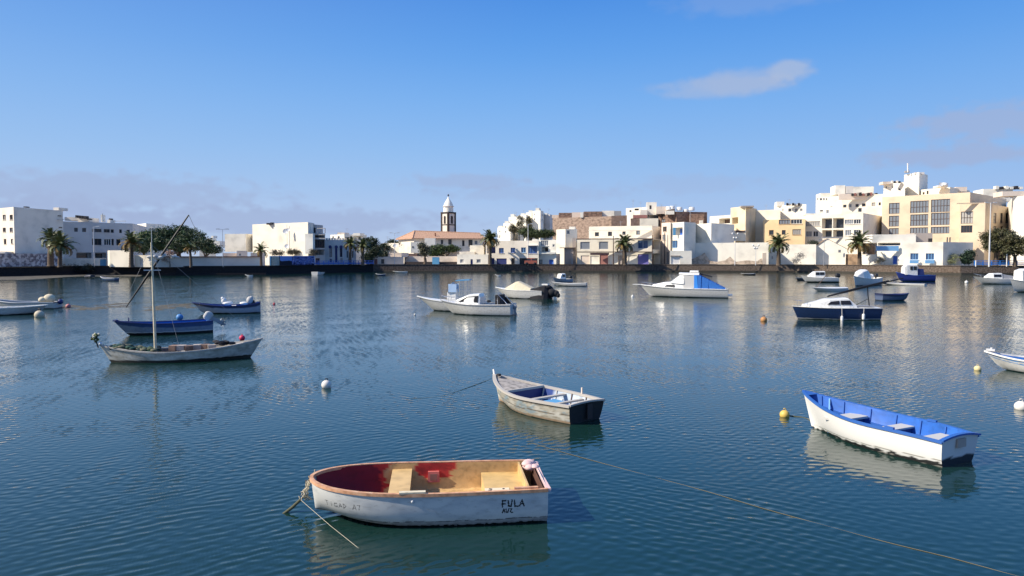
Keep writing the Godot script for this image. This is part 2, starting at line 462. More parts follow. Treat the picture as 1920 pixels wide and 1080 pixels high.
# ---------------------------------------------------------------- setting
const SHORE := [[-1500, 70], [-700, 90], [-200, 108], [0, 117], [160, 131.5], [330, 127.5], [500, 132], [600, 144], [700, 154], [960, 157], [1250, 155], [1490, 152], [1640, 143], [1800, 134], [1920, 134], [2300, 120], [3200, 90]]
const STREET := 1.45
func setting() -> void:
	# water: one sheet, finely meshed near the camera, whose ripples are real slopes; finer ones come from the normal map
	var xs := []; var zs := []
	var x := 0.0; var st := 0.034
	while x < 420.0:
		xs.append(x)
		if x > 5.5: st *= 1.05
		x += st
	var neg := xs.slice(1).map(func(a): return -a); neg.reverse(); xs = neg + xs
	var z := -5.5; st = 0.033
	zs = [40.0, 20.0, 8.0, 0.0, -2.5, -4.5]
	while z > -170.0:
		zs.append(z)
		if z < -13.5: st *= 1.035
		z -= st
	var rg := RandomNumberGenerator.new(); rg.seed = 77
	var trains := []   # [kx, kz, slope, phase, centre x, centre z, reach]
	for t in [[46, 0.135, 0.072, -4.5, -9.0, 6.5], [50, 0.165, 0.062, -5.0, -10.0, 7.0], [42, 0.122, 0.06, -3.0, -8.0, 5.5], [57, 0.20, 0.04, -5, -11, 9.0], [38, 0.15, 0.03, -2, -11, 8.0],
		[118, 0.14, 0.055, 2.5, -8.5, 3.8], [126, 0.17, 0.05, 3.0, -9.0, 4.2], [110, 0.125, 0.03, 2.0, -8.0, 3.4], [85, 0.15, 0.03, 1.5, -8.5, 4.5],
		[70, 0.45, 0.004, 0, -14, 30.0], [95, 0.3, 0.008, 0, -13, 12.0]]:
		var a := deg_to_rad(t[0]); var k: float = TAU / t[1]
		trains.append([cos(a) * k, sin(a) * k, t[2], rg.randf() * TAU, t[3], t[4], t[5]])
	var warp := noise(0.22, 31, 3); var warp2 := noise(0.5, 32, 3)
	var wm := Mb.new()
	for j in zs.size():
		var gz: float = absf(zs[mini(j + 1, zs.size() - 1)] - zs[j])
		for i in xs.size():
			var gx: float = absf(xs[mini(i + 1, xs.size() - 1)] - xs[i])
			var p := Vector3(xs[i], 0, zs[j]); var sx := 0.0; var sz := 0.0
			if gx < 0.4 and gz < 0.4 and p.z > -45.0 and p.z < -3.0:
				var w1 := warp.get_noise_2d(p.x, p.z) * 5.0; var w2 := 0.65 + warp2.get_noise_2d(p.x * 0.6 + 40, p.z * 0.6) * 1.1
				for t in trains:
					var lam: float = TAU / sqrt(t[0] * t[0] + t[1] * t[1])
					if lam < 3.5 * maxf(gx, gz): continue
					var dd: float = Vector2(p.x - t[4], p.z - t[5]).length() / t[6]
					if dd > 1.0: continue
					var am: float = t[2] * smoothstep(1.0, 0.35, dd) * clampf(w2, 0.1, 1.4) * smoothstep(3.5, 5.5, lam / maxf(gx, gz))
					var ph: float = t[0] * p.x + t[1] * p.z + t[3] + w1 * (0.3 / lam)
					var cs := cos(ph)
					cs = cs + 0.35 * cos(2 * ph)      # sharper crests
					var kl: float = TAU / lam
					p.y += am / kl * sin(ph)
					sx += am * cs * t[0] / kl; sz += am * cs * t[1] / kl
			wm.vert(p, Vector3(-sx, 1, -sz).normalized(), Vector2(p.x, p.z) / 14.0)
	var C := xs.size()
	for j in zs.size() - 1:
		for i in C - 1:
			var a := j * C + i
			wm.ix.append_array(PackedInt32Array([a, a + C, a + 1, a + 1, a + C, a + C + 1]))
	var water := mat("water", lin(0.0065, 0.029, 0.025), 0.085, {"metallic_specular": 0.45, "normal_enabled": true, "normal_scale": 0.25})
	water.normal_texture = ImageTexture.create_from_image(ripples())
	structure("water", wm, water)
	# ground behind the quay, out to the horizon
	var g := Mb.new()
	var edge := []
	for q in SHORE: edge.append(Vector3((q[0] - 960) / FOCAL * q[1], STREET, -q[1] - 0.25))
	var back := []
	for q in SHORE: back.append(Vector3((q[0] - 960) / FOCAL * 4200.0 * 0.9, STREET, -4200.0))
	g.strip_between(edge, back)
	structure("ground", g, M.paving)
	# beach below the left end of the quay
	var bm := Mb.new()
	var rows := []
	for k in 25:
		var u := -260.0 + k * 22.0
		var qa := shore_at(u)
		var vn := lerpf(528.0, 518.5, smoothstep(40, 165, u))
		if u > 190: vn = lerpf(518.5, 518.6, (u - 190) / 80.0)
		var a := afloat(u, vn)
		if a.z < qa.z + 0.5: a = Vector3(a.x, 0, qa.z + 0.5)
		var row := PackedVector3Array()
		for j in 7:
			var f := j / 6.0
			row.append(Vector3(lerpf(a.x, qa.x, f), lerpf(-0.06, 0.10, pow(f, 0.8)) + 0.02 * sin(u * 0.3 + j * 2.0), lerpf(a.z + 1.5, qa.z - 0.1, f)))
		rows.append(row)
	bm.grid(rows, true)
	structure("beach", bm, M.sand)
	# quay walls, one length of masonry after another
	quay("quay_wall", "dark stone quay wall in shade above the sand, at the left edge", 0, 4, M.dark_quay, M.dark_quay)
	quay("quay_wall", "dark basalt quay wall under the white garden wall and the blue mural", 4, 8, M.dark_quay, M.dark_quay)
	quay("quay_wall", "brown quay wall in front of the church and white houses", 8, 10, M.brown_quay, M.weed)
	quay("quay_wall", "grey brown rubble quay wall with a weedy foot, on the right", 10, 16, M.grey_quay, M.weed)

func shore_at(u: float) -> Vector3:
	for k in SHORE.size() - 1:
		if u <= SHORE[k + 1][0]:
			var f: float = (u - SHORE[k][0]) / (SHORE[k + 1][0] - SHORE[k][0])
			var a := Vector3((SHORE[k][0] - 960) / FOCAL * SHORE[k][1], 0, -SHORE[k][1]); var b := Vector3((SHORE[k + 1][0] - 960) / FOCAL * SHORE[k + 1][1], 0, -SHORE[k + 1][1])
			# where the sight line meets that length of shore
			var d := (u - 960) / FOCAL
			var s := b - a
			var t := (-a.x - d * a.z) / (s.x + d * s.z)
			return a + s * t
	return Vector3.ZERO

func quay(called: String, label: String, a: int, b: int, m: Material, foot: Material) -> void:
	var pts := []
	for k in range(a, b + 1): pts.append(Vector3((SHORE[k][0] - 960) / FOCAL * SHORE[k][1], 0, -SHORE[k][1]))
	var o: Vector3 = pts[pts.size() / 2]
	var t := thing(called, label, "wall", o)
	var w := Mb.new(); var c := Mb.new(); var f := Mb.new()
	var lines := {}
	for e in [[-0.8, 0.22], [0.0, 0.2], [1.5, 0.0], [1.5, -0.42], [0.3, -0.42]]:
		lines[e] = pts.map(func(p): return p - o + Vector3(0, e[0], e[1]))
	var ks := lines.keys()
	for k in 4: w.strip_between(lines[ks[k]], lines[ks[k + 1]])
	for k in pts.size() - 1: c.bar(pts[k] - o + Vector3(0, 1.57, -0.2), pts[k + 1] - o + Vector3(0, 1.57, -0.2), 0.56, 0.12)
	f.strip_between(pts.map(func(p): return p - o + Vector3(0, -0.6, 0.55)), pts.map(func(p): return p - o + Vector3(0, 0.28, 0.35)))
	f.strip_between(pts.map(func(p): return p - o + Vector3(0, 0.28, 0.35)), pts.map(func(p): return p - o + Vector3(0, 0.34, 0.1)))
	part(t, "wall", w, m); part(t, "coping", c, m); part(t, "footing", f, foot)

func ripples() -> Image:
	var N := 1024
	var r := RandomNumberGenerator.new(); r.seed = 11
	var sn := PackedFloat32Array(); sn.resize(N)
	for i in N: sn[i] = cos(TAU * i / N)
	var ws := []
	for k in 22:
		var lam := r.randf_range(0.085, 0.24) if k < 18 else r.randf_range(0.5, 1.4)   # metres, on a tile of 14 m
		var a := deg_to_rad(75.0 + r.randfn() * 38.0)
		var kk := 14.0 / lam
		ws.append([int(round(cos(a) * kk)), int(round(sin(a) * kk)), r.randi() % N, (0.0155 if k < 18 else 0.002) / kk])
	var gust := noise(1.0, 3, 3)
	var buf := PackedByteArray(); buf.resize(N * N * 3)
	var at := 0
	for y in N:
		for x in N:
			var sx := 0.0; var sy := 0.0
			for w in ws:
				var c: float = sn[(w[0] * x + w[1] * y + w[2]) & 1023] * w[3]
				sx += c * w[0]; sy += c * w[1]
			var th := TAU * x / N; var ph := TAU * y / N
			var amp := 0.6 + 0.5 * sin(th + 1.3 * sin(ph * 2.0)) * cos(ph * 2.0 + sin(th * 2.0)) + 0.25 * sin(th * 3.0 + ph * 2.0)
			amp = clampf(0.45 + amp * 0.55, 0.4, 1.1) * 4.0
			var nn := Vector3(-sx * amp, -sy * amp, 1.0).normalized()
			buf[at] = int(clampf(nn.x * 0.5 + 0.5, 0, 1) * 255 + 0.5); buf[at + 1] = int(clampf(-nn.y * 0.5 + 0.5, 0, 1) * 255 + 0.5); buf[at + 2] = int(nn.z * 127.5 + 127.5)
			at += 3
	return Image.create_from_data(N, N, false, Image.FORMAT_RGB8, buf)

# ---------------------------------------------------------------- buildings
# chain: [u, distance] of the corners of the faces in view, left to right; ref: [corner, v of the roof there];
# o: base, deep, wall, frame, pane, roof; holes: face -> [[u, v, u, v, kind, ...]]
func building(called: String, label: String, chain: Array, ref: Array, holes := {}, o := {}) -> Node3D:
	var base: float = o.get("base", STREET)
	var top: float = o["top"] if o.has("top") else spot(chain[ref[0]][0], ref[1], chain[ref[0]][1]).y
	var pts := []
	var lean := 0.17 if chain[0][0] > 425 and called != "church" else 0.0
	for c in chain:
		var p := spot(c[0], 480, c[1] + lean * (chain[-1][0] - c[0]) / FOCAL * c[1])
		pts.append(Vector3(p.x, 0, p.z))
	var origin: Vector3 = (pts[0] + pts[-1]) / 2 + Vector3(0, base, 0)
	var t := thing(called, label, o.get("category", "building"), origin)
	leans[t] = [chain[-1][0], lean]
	var wall := Mb.new()
	var deep: float = o.get("deep", 9.0)
	var mw: Material = M[o.get("wall", "white")]
	for k in pts.size() - 1:
		face(t, wall, pts[k] - origin, pts[k + 1] - origin, base - origin.y, top - origin.y, holes.get(k, []), origin, o)
	var bl: Vector3 = pts[0] + Vector3(pts[0].x, 0, pts[0].z).normalized() * deep; var br: Vector3 = pts[-1] + Vector3(pts[-1].x, 0, pts[-1].z).normalized() * deep
	for pr in [[pts[-1], br], [br, bl], [bl, pts[0]]]:
		var a: Vector3 = pr[0] - origin; var b: Vector3 = pr[1] - origin
		wall.quad(Vector3(a.x, 0, a.z), Vector3(b.x, 0, b.z), Vector3(b.x, top - origin.y, b.z), Vector3(a.x, top - origin.y, a.z))
	part(t, "wall", wall, mw)
	var rf := Mb.new(); var outline := PackedVector3Array()
	for p in pts + [br, bl]: outline.append(Vector3(p.x, top, p.z) - origin)
	rf.poly(outline, Vector3.UP)
	# parapet: a rim a hand high, proud of the walls
	if o.get("rim", 0.0) > 0.0:
		for k in pts.size() - 1:
			var a: Vector3 = pts[k] - origin; var b: Vector3 = pts[k + 1] - origin
			a.y = top - origin.y + o.rim / 2; b.y = a.y
			rf.bar(a, b, 0.3, o.rim)
	part(t, "roof", rf, M[o.get("roof", o.get("wall", "white"))])
	if chain[0][0] > 425 and not o.has("top") and not o.has("category") and label.length() % 2 == 0:
		var ua: float = lerpf(chain[0][0], chain[-1][0], 0.25 + 0.05 * (label.length() % 9))
		mast(t, ua, ref[1] - 9.0 - label.length() % 5, ref[1] + 1.5, -(origin.z) + 4.0, 0.03, "metal", 2)
	return t

func face(t: Node3D, wall: Mb, a: Vector3, b: Vector3, y0: float, y1: float, holes: Array, origin: Vector3, o: Dictionary) -> void:
	a.y = 0; b.y = 0
	var d := (b - a).normalized(); var length := (b - a).length()
	var nn := d.cross(Vector3.UP)
	var cut := []
	var eye := Vector3(0, EYE, 0) - origin
	for h in holes:
		var q := []
		for e in [[h[0], h[1]], [h[2], h[3]]]:
			var s := sight(e[0], e[1])
			var k := (a - eye).dot(nn) / s.dot(nn)
			var p := eye + s * k
			q.append(Vector2((p - a).dot(d), p.y))
		var r := [clampf(q[0].x, 0.05, length - 0.1), clampf(q[1].x, 0.1, length - 0.05), clampf(q[1].y, y0 + 0.02, y1 - 0.1), clampf(q[0].y, y0 + 0.1, y1 - 0.05)]
		if r[1] - r[0] < 0.12 or r[3] - r[2] < 0.12: continue
		cut.append([r, h])
	var S := [0.0, length]; var T := [y0, y1]
	for c in cut:
		S.append_array([c[0][0], c[0][1]]); T.append_array([c[0][2], c[0][3]])
	S.sort(); T.sort()
	var at := func(s: float, y: float, back := 0.0) -> Vector3: return a + d * s + Vector3(0, y, 0) - nn * back
	for i in S.size() - 1:
		if S[i + 1] - S[i] < 1e-4: continue
		for j in T.size() - 1:
			if T[j + 1] - T[j] < 1e-4: continue
			var cs: float = (S[i] + S[i + 1]) / 2; var ct: float = (T[j] + T[j + 1]) / 2
			if cut.any(func(c): return cs > c[0][0] and cs < c[0][1] and ct > c[0][2] and ct < c[0][3]): continue
			wall.quad(at.call(S[i], T[j]), at.call(S[i + 1], T[j]), at.call(S[i + 1], T[j + 1]), at.call(S[i], T[j + 1]))
	for c in cut:
		var r: Array = c[0]; var h: Array = c[1]
		var kind: String = h[4] if h.size() > 4 else "w"
		var dp: float = {"w": 0.18, "d": 0.2, "o": 1.5, "g": 0.15, "s": 0.6}[kind]
		for e in [[0, 2, 0, 3], [1, 3, 1, 2]]:
			wall.quad(at.call(r[e[0]], r[e[1]], 0.0), at.call(r[e[0]], r[e[1]], dp), at.call(r[e[2]], r[e[3]], dp), at.call(r[e[2]], r[e[3]], 0.0))
		wall.quad(at.call(r[0], r[2]), at.call(r[1], r[2]), at.call(r[1], r[2], dp), at.call(r[0], r[2], dp))
		wall.quad(at.call(r[1], r[3]), at.call(r[0], r[3]), at.call(r[0], r[3], dp), at.call(r[1], r[3], dp))
		var back := Mb.new()
		back.quad(at.call(r[0], r[2], dp - 0.004), at.call(r[1], r[2], dp - 0.004), at.call(r[1], r[3], dp - 0.004), at.call(r[0], r[3], dp - 0.004))
		if kind == "o":
			wall.quad(at.call(r[0], r[2], dp), at.call(r[1], r[2], dp), at.call(r[1], r[3], dp), at.call(r[0], r[3], dp))
			var bm := Mb.new()     # the room's own door at the back of the balcony
			bm.quad(at.call(r[0] + 0.3, r[2] + 0.05, dp - 0.02), at.call(r[1] - 0.3, r[2] + 0.05, dp - 0.02), at.call(r[1] - 0.3, r[3] - 0.2, dp - 0.02), at.call(r[0] + 0.3, r[3] - 0.2, dp - 0.02))
			part(t, "balcony_door", bm, M[h[5] if h.size() > 5 else "glass"])
			continue
		if kind == "d" or kind == "g":
			part(t, "door" if kind == "d" else "shutter_door", back, M[h[5] if h.size() > 5 else "frame_brown"])
			continue
		var fr := Mb.new()
		var fm: String = h[5] if h.size() > 5 else o.get("frame", "frame_white")
		var nx: int = h[6] if h.size() > 6 else (2 if r[1] - r[0] > 1.1 else 1)
		var ny: int = h[7] if h.size() > 7 else 1
		var w := 0.07; var fd := dp - 0.05
		var up := Vector3.UP
		fr.bar(at.call(r[0], r[2] + w / 2, fd), at.call(r[1], r[2] + w / 2, fd), 0.08, w)
		fr.bar(at.call(r[0], r[3] - w / 2, fd), at.call(r[1], r[3] - w / 2, fd), 0.08, w)
		for k in nx + 1:
			var s: float = lerpf(r[0] + w / 2, r[1] - w / 2, float(k) / nx)
			fr.bar(at.call(s, r[2] + w, fd), at.call(s, r[3] - w, fd), 0.078, w, d)
		for k in range(1, ny):
			var y: float = lerpf(r[2], r[3], float(k) / ny)
			fr.bar(at.call(r[0] + w, y, fd - 0.003), at.call(r[1] - w, y, fd - 0.003), 0.07, w)
		var win := part(t, "window", fr, M[fm])
		part(win, "pane", back, M[h[8] if h.size() > 8 else (o.get("pane", ["glass", "pale_glass", "glass", "curtain", "glass"][int(h[0] * 3 + h[1]) % 5]))])
		if r[1] - r[0] > 1.0 and kind == "w" and not o.get("nosill", false):
			var sl := Mb.new()
			sl.bar(at.call(r[0] - 0.08, r[2] - 0.04, -0.06), at.call(r[1] + 0.08, r[2] - 0.04, -0.06), 0.12, 0.07)
			part(win, "sill", sl, M[o.get("wall", "white")])

# fronts stand a little turned to the left, as the far quay curves; what is fixed to them turns with them
var leans := {}
# a box on or against a building: its front shows from (u0, v0) to (u1, v1) at that distance
func block(t: Node3D, called: String, u0: float, v0: float, u1: float, v1: float, far: float, deep: float, m: String, turn := 0.0) -> MeshInstance3D:
	var l: Array = leans.get(t, [0.0, 0.0])
	far += l[1] * (l[0] - (u0 + u1) / 2) / FOCAL * far
	turn -= atan(l[1])
	var a := spot(u0, v0, far); var b := spot(u1, v1, far)
	var mb := Mb.new()
	mb.box((a + b) / 2 + Vector3(0, 0, -deep / 2) - t.position, Vector3(absf(b.x - a.x), absf(a.y - b.y), deep), Basis(Vector3.UP, turn))
	return part(t, called, mb, M[m])
func mast(t: Node3D, u: float, v0: float, v1: float, far: float, r := 0.04, m := "metal", arms := 2) -> void:
	var mb := Mb.new()
	var a := spot(u, v0, far) - t.position; var b := spot(u, v1, far) - t.position
	mb.tube([a, b], r, 6)
	for k in arms: mb.bar(a + Vector3(-0.5 + 0.1 * k, -0.15 - 0.3 * k, 0), a + Vector3(0.5 - 0.1 * k, -0.15 - 0.3 * k, 0), 0.03, 0.03)
	part(t, "antenna", mb, M[m])
func dish(t: Node3D, u: float, v: float, far: float, r := 0.5) -> void:
	var mb := Mb.new()
	var p := spot(u, v, far) - t.position
	mb.lathe([[0.02, 0.0], [r * 0.6, r * 0.08], [r, r * 0.25]], 12, p, Basis(Vector3.RIGHT, 1.1))
	mb.bar(p, p - Vector3(0, r * 1.4, 0), 0.06, 0.06)
	part(t, "satellite_dish", mb, M.pale_metal)
func tank(t: Node3D, u: float, v0: float, v1: float, far: float, r := 0.5, m := "gelcoat") -> void:
	var mb := Mb.new()
	var a := spot(u, v1, far) - t.position; var b := spot(u, v0, far) - t.position
	mb.lathe([[r, a.y], [r, lerpf(a.y, b.y, 0.8)], [r * 0.55, b.y], [0.01, b.y + 0.02]], 12, Vector3(a.x, 0, a.z))
	part(t, "water_tank", mb, M[m])

func town() -> void:
	var t: Node3D
	# --- left end
	t = building("apartment_block", "plain white three storey block with a blank shaded wall, at the left edge", [[-190, 168], [28, 131], [120, 142]], [1, 388], {
		0: [[5, 403, 11, 412], [18, 403, 24, 412], [5, 427, 11, 435], [18, 427, 24, 435], [7, 448, 12, 458], [20, 448, 25, 457], [-60, 404, -52, 413], [-60, 428, -52, 437]],
		1: [[108, 403.5, 116, 406], [110, 425.5, 117, 428, "w"], [108, 432, 118, 434]]}, {"deep": 22.0, "wall": "cool_white", "frame": "frame_brown"})
	block(t, "roof_cabin", 100, 389, 110, 394, 144, 3, "cool_white"); block(t, "roof_vent", 44, 387, 49, 389, 136, 1, "dark"); block(t, "ledge", 97, 410.6, 118, 411.7, 140.6, 0.4, "light_grey")
	t = building("office_building", "long grey building with rows of dark windows and roof boxes, beside the white block", [[120, 148], [250, 158], [275, 175]], [0, 415], {0: [
		[139, 427, 146, 434.5], [154, 427.5, 161.5, 435], [172.5, 429, 176, 435], [177, 429, 190.5, 435.5], [194.5, 429.5, 206, 436], [207.5, 430, 213.5, 436.5], [223.5, 430, 228.5, 437], [237.5, 431, 243.5, 437.5],
		[172.5, 447, 175.5, 459.5], [177, 447.5, 190.5, 459.5], [195, 448, 208, 460, "w", "frame_white", 3], [209, 448, 213.5, 460], [218, 448.5, 226, 460, "w", "frame_brown"], [235, 449, 242, 454],
		[143, 473.5, 172, 484, "o"], [178, 473.5, 200, 484, "o"], [186, 485, 201, 500, "g", "teal_blue"]]}, {"wall": "light_grey", "deep": 16.0, "frame": "frame_brown", "pane": "glass"})
	block(t, "roof_parapet", 121, 407, 146, 413.5, 156, 3, "cool_white"); block(t, "roof_cabin", 146, 408, 166, 415.8, 154, 4, "cool_white")
	for k in [[141, 403.5, 144, 408], [147, 404, 149.5, 409], [151.5, 404.5, 154.5, 410], [156, 405, 161.5, 410.5], [163, 410, 168, 412]]: block(t, "roof_unit", k[0], k[1], k[2], k[3], 153, 1.0, "dark")
	block(t, "roof_stack", 188.5, 402.5, 192, 416, 156, 1.2, "white"); mast(t, 192.4, 400, 416, 155, 0.06, "frame_grey", 0); block(t, "roof_box", 201, 412, 206.5, 418, 156, 2, "white"); block(t, "roof_unit", 204, 409.5, 207.5, 412, 156, 1, "dark"); block(t, "roof_rail", 212, 414, 235, 415, 157, 0.3, "light_grey")
	building("house", "sunlit white house wall between the grey building and the dark tree", [[258, 185], [275, 180], [310, 186]], [0, 420.5], {}, {"wall": "white", "deep": 8.0})
	building("garden_wall", "peeling whitewashed wall in shade below the plain white block", [[-160, 122], [0, 126], [66, 132], [108, 137]], [1, 475], {}, {"wall": "peeling", "deep": 2.0, "category": "wall"})
	building("low_house", "low cream house end in front of the white block, at the left edge", [[-120, 128], [10, 128.5], [36, 134]], [1, 471.5], {}, {"wall": "cool_white", "deep": 1.5})
	building("garden_wall", "low pale wall with a blue gate before the grey building", [[120, 142], [186, 140], [200, 141]], [0, 484.5], {1: [[187.5, 486, 199.5, 500, "g", "teal_blue"]]}, {"wall": "cool_white", "deep": 1.0, "category": "wall"})
	building("low_house", "sunlit cream low house end beside the ragged palm", [[202, 134], [206, 129], [246, 127]], [1, 469.5], {}, {"wall": "warm_white", "deep": 10.0})
	building("garden_wall", "short sunlit white wall right of the ragged palm, with a door", [[252, 128], [292, 126.5]], [0, 478.5], {0: [[262, 486, 268, 497, "d", "frame_white"]]}, {"wall": "warm_white", "deep": 1.0, "category": "wall"})
	t = building("garden_wall", "long white garden wall with terracotta coping, in shade under the dark tree", [[292, 125], [400, 131], [487, 136.5]], [0, 482], {}, {"wall": "pink_white", "deep": 0.5, "category": "wall"})
	var cp := Mb.new()
	for s in [[292, 125, 400, 131], [400, 131, 487, 136.5]]:
		var a := spot(s[0], 480, s[1]); var b := spot(s[2], 480, s[3])
		var y: float = spot(292, 482, 125).y + 0.06
		a.y = y; b.y = y
		cp.bar(a - t.position, b - t.position, 0.6, 0.14)
	part(t, "coping", cp, M.terracotta)
	t = building("house_cluster", "small far white house above the trees, left of the big white hall", [[374, 220], [405, 222]], [0, 446], {0: [[380, 449, 383, 452], [390, 449, 393, 452]]}, {"wall": "white", "deep": 10.0, "category": "house"})
	block(t, "roof_cabin", 396, 442, 400, 446.5, 222, 3, "white"); block(t, "annex", 396, 452, 412, 462, 215, 6, "white")
	for k in [[418, 143, 437, 474.5, 473], [444, 142, 452, 470, 476], [470, 144, 485, 474, 477]]:
		building("low_house", ["tiny pink house with flat roof at the foot of the hall, leftmost", "tiny pink walled yard house at the foot of the hall, middle", "tiny pink house beside the dark palm at the foot of the hall"][int((k[0] - 418) / 25)], [[k[0], k[1]], [k[2] + 12, k[1] + 1]], [0, k[3]], {0: [[k[0] + 4, k[3] + 5, k[0] + 8, k[3] + 10]]}, {"wall": "pink_white", "deep": 4.0})
	# --- the big white hall
	t = building("white_hall", "big blank white hall with a lower wing, behind the blue mural", [[474, 156], [578, 147], [590, 153]], [0, 420], {}, {"wall": "warm_white", "deep": 22.0})
	block(t, "low_wing", 431, 438.5, 474, 472, 157, 16, "white"); block(t, "end_wing", 572, 438.2, 588, 476, 146, 0.9, "white")
	block(t, "roof_unit", 500, 418, 504, 421, 152, 1, "dark"); block(t, "roof_unit", 507, 417, 511, 421, 152, 1, "dark"); block(t, "drainpipe", 537.5, 421, 538.6, 465, 149.6, 0.12, "light_grey")
	dish(t, 536, 434, 149.5, 0.6); dish(t, 540, 431.5, 149.5, 0.4); dish(t, 538, 462, 149.5, 0.5)
	t = building("balcony_house", "narrow shaded house with stacked balconies at the right end of the white hall", [[588, 147], [610, 150]], [0, 437], {0: [[590.5, 439, 609, 446, "o", "frame_brown"], [590.5, 449, 609, 465, "w", "frame_brown", 4, 1], [591, 468, 608, 478, "o"], [592, 484, 600, 496, "w", "frame_brown"]]}, {"wall": "grey_wall", "deep": 10.0})
	block(t, "roof_room", 573, 421, 594, 437, 152, 4, "grey_wall"); block(t, "room_window", 576, 427, 582, 436, 151.96, 0.1, "glass"); block(t, "room_window", 586, 427, 592, 436.5, 151.96, 0.1, "dark")
	for k in [[594.5, 427.5, 609.5, 428.8], [594.5, 428, 595.4, 437], [608.6, 428, 609.6, 437], [590, 439.5, 610, 440.6], [590, 446.2, 610, 447.8], [590, 465, 610, 467]]: block(t, "balcony_rail", k[0], k[1], k[2], k[3], 147.4, 0.25, "grey_wall")
	t = building("mural_wall", "low quay side wall painted with blue graffiti, below the white hall", [[505, 134.5], [590, 143]], [0, 480], {}, {"wall": "sky_blue", "deep": 0.5, "category": "wall"})
	var mu := Mb.new()
	var ma := spot(508.5, 480, 134.3 + 0.17 * 81.5 / FOCAL * 134.0); var mz := spot(589, 480, 142.3)
	mu.quad(Vector3(ma.x, STREET + 0.03, ma.z) - t.position, Vector3(mz.x, STREET + 0.03, mz.z) - t.position, Vector3(mz.x, 3.28, mz.z) - t.position, Vector3(ma.x, 3.28, ma.z) - t.position)
	var mm := mat("mural_paint", Color.WHITE, 0.8); mm.albedo_texture = ImageTexture.create_from_image(mural())
	part(t, "mural", mu, mm)
	t = building("old_house", "old grey white townhouse with tall arched windows, between hall and palms", [[610, 152], [644, 154], [668, 160]], [0, 449], {0: [[617.5, 464, 622.5, 482, "w", "frame_brown", 1, 2], [618, 485, 622.5, 491.5, "w", "blue_paint"], [628, 464, 633, 492.5, "d", "deep_blue"], [637, 464, 642, 482, "w", "deep_blue", 1, 2], [638, 484, 643, 493, "d", "frame_grey"]], 1: [[650, 470, 654, 484], [660, 470, 664, 484]]}, {"wall": "light_grey", "deep": 10.0})
	for k in 7: block(t, "battlement", 611 + k * 5.0, 446.4, 613.5 + k * 5.0, 449.2, 152.5 + k * 0.3, 0.5, "light_grey")
	for k in [[619, 463], [630.5, 463], [639.5, 463]]:
		var ar := Mb.new(); var c := spot(k[0], k[1], 152.3) - t.position
		ar.lathe([[0.0, -0.04], [0.34, -0.03], [0.34, 0.03], [0.0, 0.04]], 14, c, Basis(Vector3.RIGHT, PI / 2)); part(t, "window_arch", ar, M.deep_blue)
	t = building("white_terrace_house", "white house with roof terraces behind the arched townhouse", [[620, 180], [646, 176], [688, 182]], [0, 440], {0: [[623, 443, 626, 448], [633, 443, 637, 449]], 1: [[652, 444, 656, 452], [672, 443, 677, 450]]}, {"wall": "white", "deep": 8.0})
	block(t, "roof_cabin", 634, 436, 648, 440.6, 178, 3, "pink_white"); block(t, "stair_tower", 648, 446, 660, 470, 172, 4, "taupe"); block(t, "roof_cabin", 664, 437, 677, 442, 178, 3, "white"); mast(t, 639, 434, 440, 178)
	# --- between hall and church
	t = building("low_house", "pinkish low house on the quay with a red panel at its left end", [[700, 159], [757, 162]], [0, 481.5], {0: [[714.5, 486, 720.5, 494.5, "w", "frame_brown", 1]]}, {"wall": "pink_white", "deep": 7.0})
	block(t, "upper_room", 730, 474, 757, 482, 162, 5, "pink_white"); block(t, "red_panel", 702, 485.5, 707.5, 497, 158.7, 0.2, "red_brown"); block(t, "side_shed", 688, 483, 699, 497, 160, 3, "grey_wall")
	t = building("white_house", "small white cubic house left of the church, with one tiny window", [[718, 178], [748, 176]], [0, 456], {0: [[727, 461, 730, 465, "w", "frame_brown", 1]]}, {"wall": "warm_white", "deep": 8.0})
	block(t, "annex", 706, 464, 728, 476, 172, 6, "white"); dish(t, 741, 461, 175, 0.5)
	t = building("garden_wall", "low rough stone wall with pale top below the church", [[758, 160], [862, 161]], [0, 491], {}, {"wall": "basalt", "deep": 0.6, "category": "wall"})
	t = building("low_house", "low cream yard wall with a light blue double door below the church", [[758, 165], [797, 165], [800, 164], [862, 164]], [0, 480.5], {2: [[811, 482, 823, 497, "d", "sky_blue"]]}, {"wall": "pink_white", "deep": 5.0})
	block(t, "blue_door", 810.5, 482.5, 823.5, 498, 159.6, 0.5, "teal_blue"); block(t, "dark_roof", 757, 475.5, 785, 480.6, 168, 4, "dark_brown"); block(t, "back_wall", 825, 471.5, 880, 482, 170, 3, "pink_white")
	church()
	t = building("white_house", "low white house with a narrow blue door, below the church windows", [[857, 158.5], [915, 158]], [0, 477], {0: [[862.5, 486, 869.5, 493, "w", "frame_white"], [882, 486, 886.5, 496.5, "d", "deep_blue"], [893.5, 486, 901.5, 493, "w", "frame_white"]]}, {"wall": "white", "deep": 6.0})
	block(t, "upper_wall", 863, 472, 892, 478, 166, 3, "warm_white"); block(t, "upper_room", 884, 460, 911, 480, 167, 5, "warm_white")
	# --- white house with blue windows
	t = building("blue_window_house", "white two storey house with dark blue windows and garage doors", [[911, 159], [930, 158.6], [1010, 157]], [2, 451], {0: [[913, 461, 929, 475, "o", "deep_blue"], [917, 484, 927, 496, "g", "deep_blue"]], 1: [
		[935.5, 465, 944.5, 474.5, "w", "blue_paint", 2, 1, "blue_glass"], [957.5, 464.5, 966, 474, "w", "blue_paint", 2, 1, "blue_glass"], [977, 464, 986, 474, "w", "sky_blue", 2, 1, "blue_glass"], [989.5, 461, 1007, 475, "w", "blue_paint", 3, 1, "blue_glass"],
		[931, 484.5, 950, 496, "g", "deep_blue"], [958.5, 484, 965, 496, "d", "dark"], [974, 484, 1008, 496, "g", "dark"]]}, {"wall": "cool_white", "deep": 8.0})
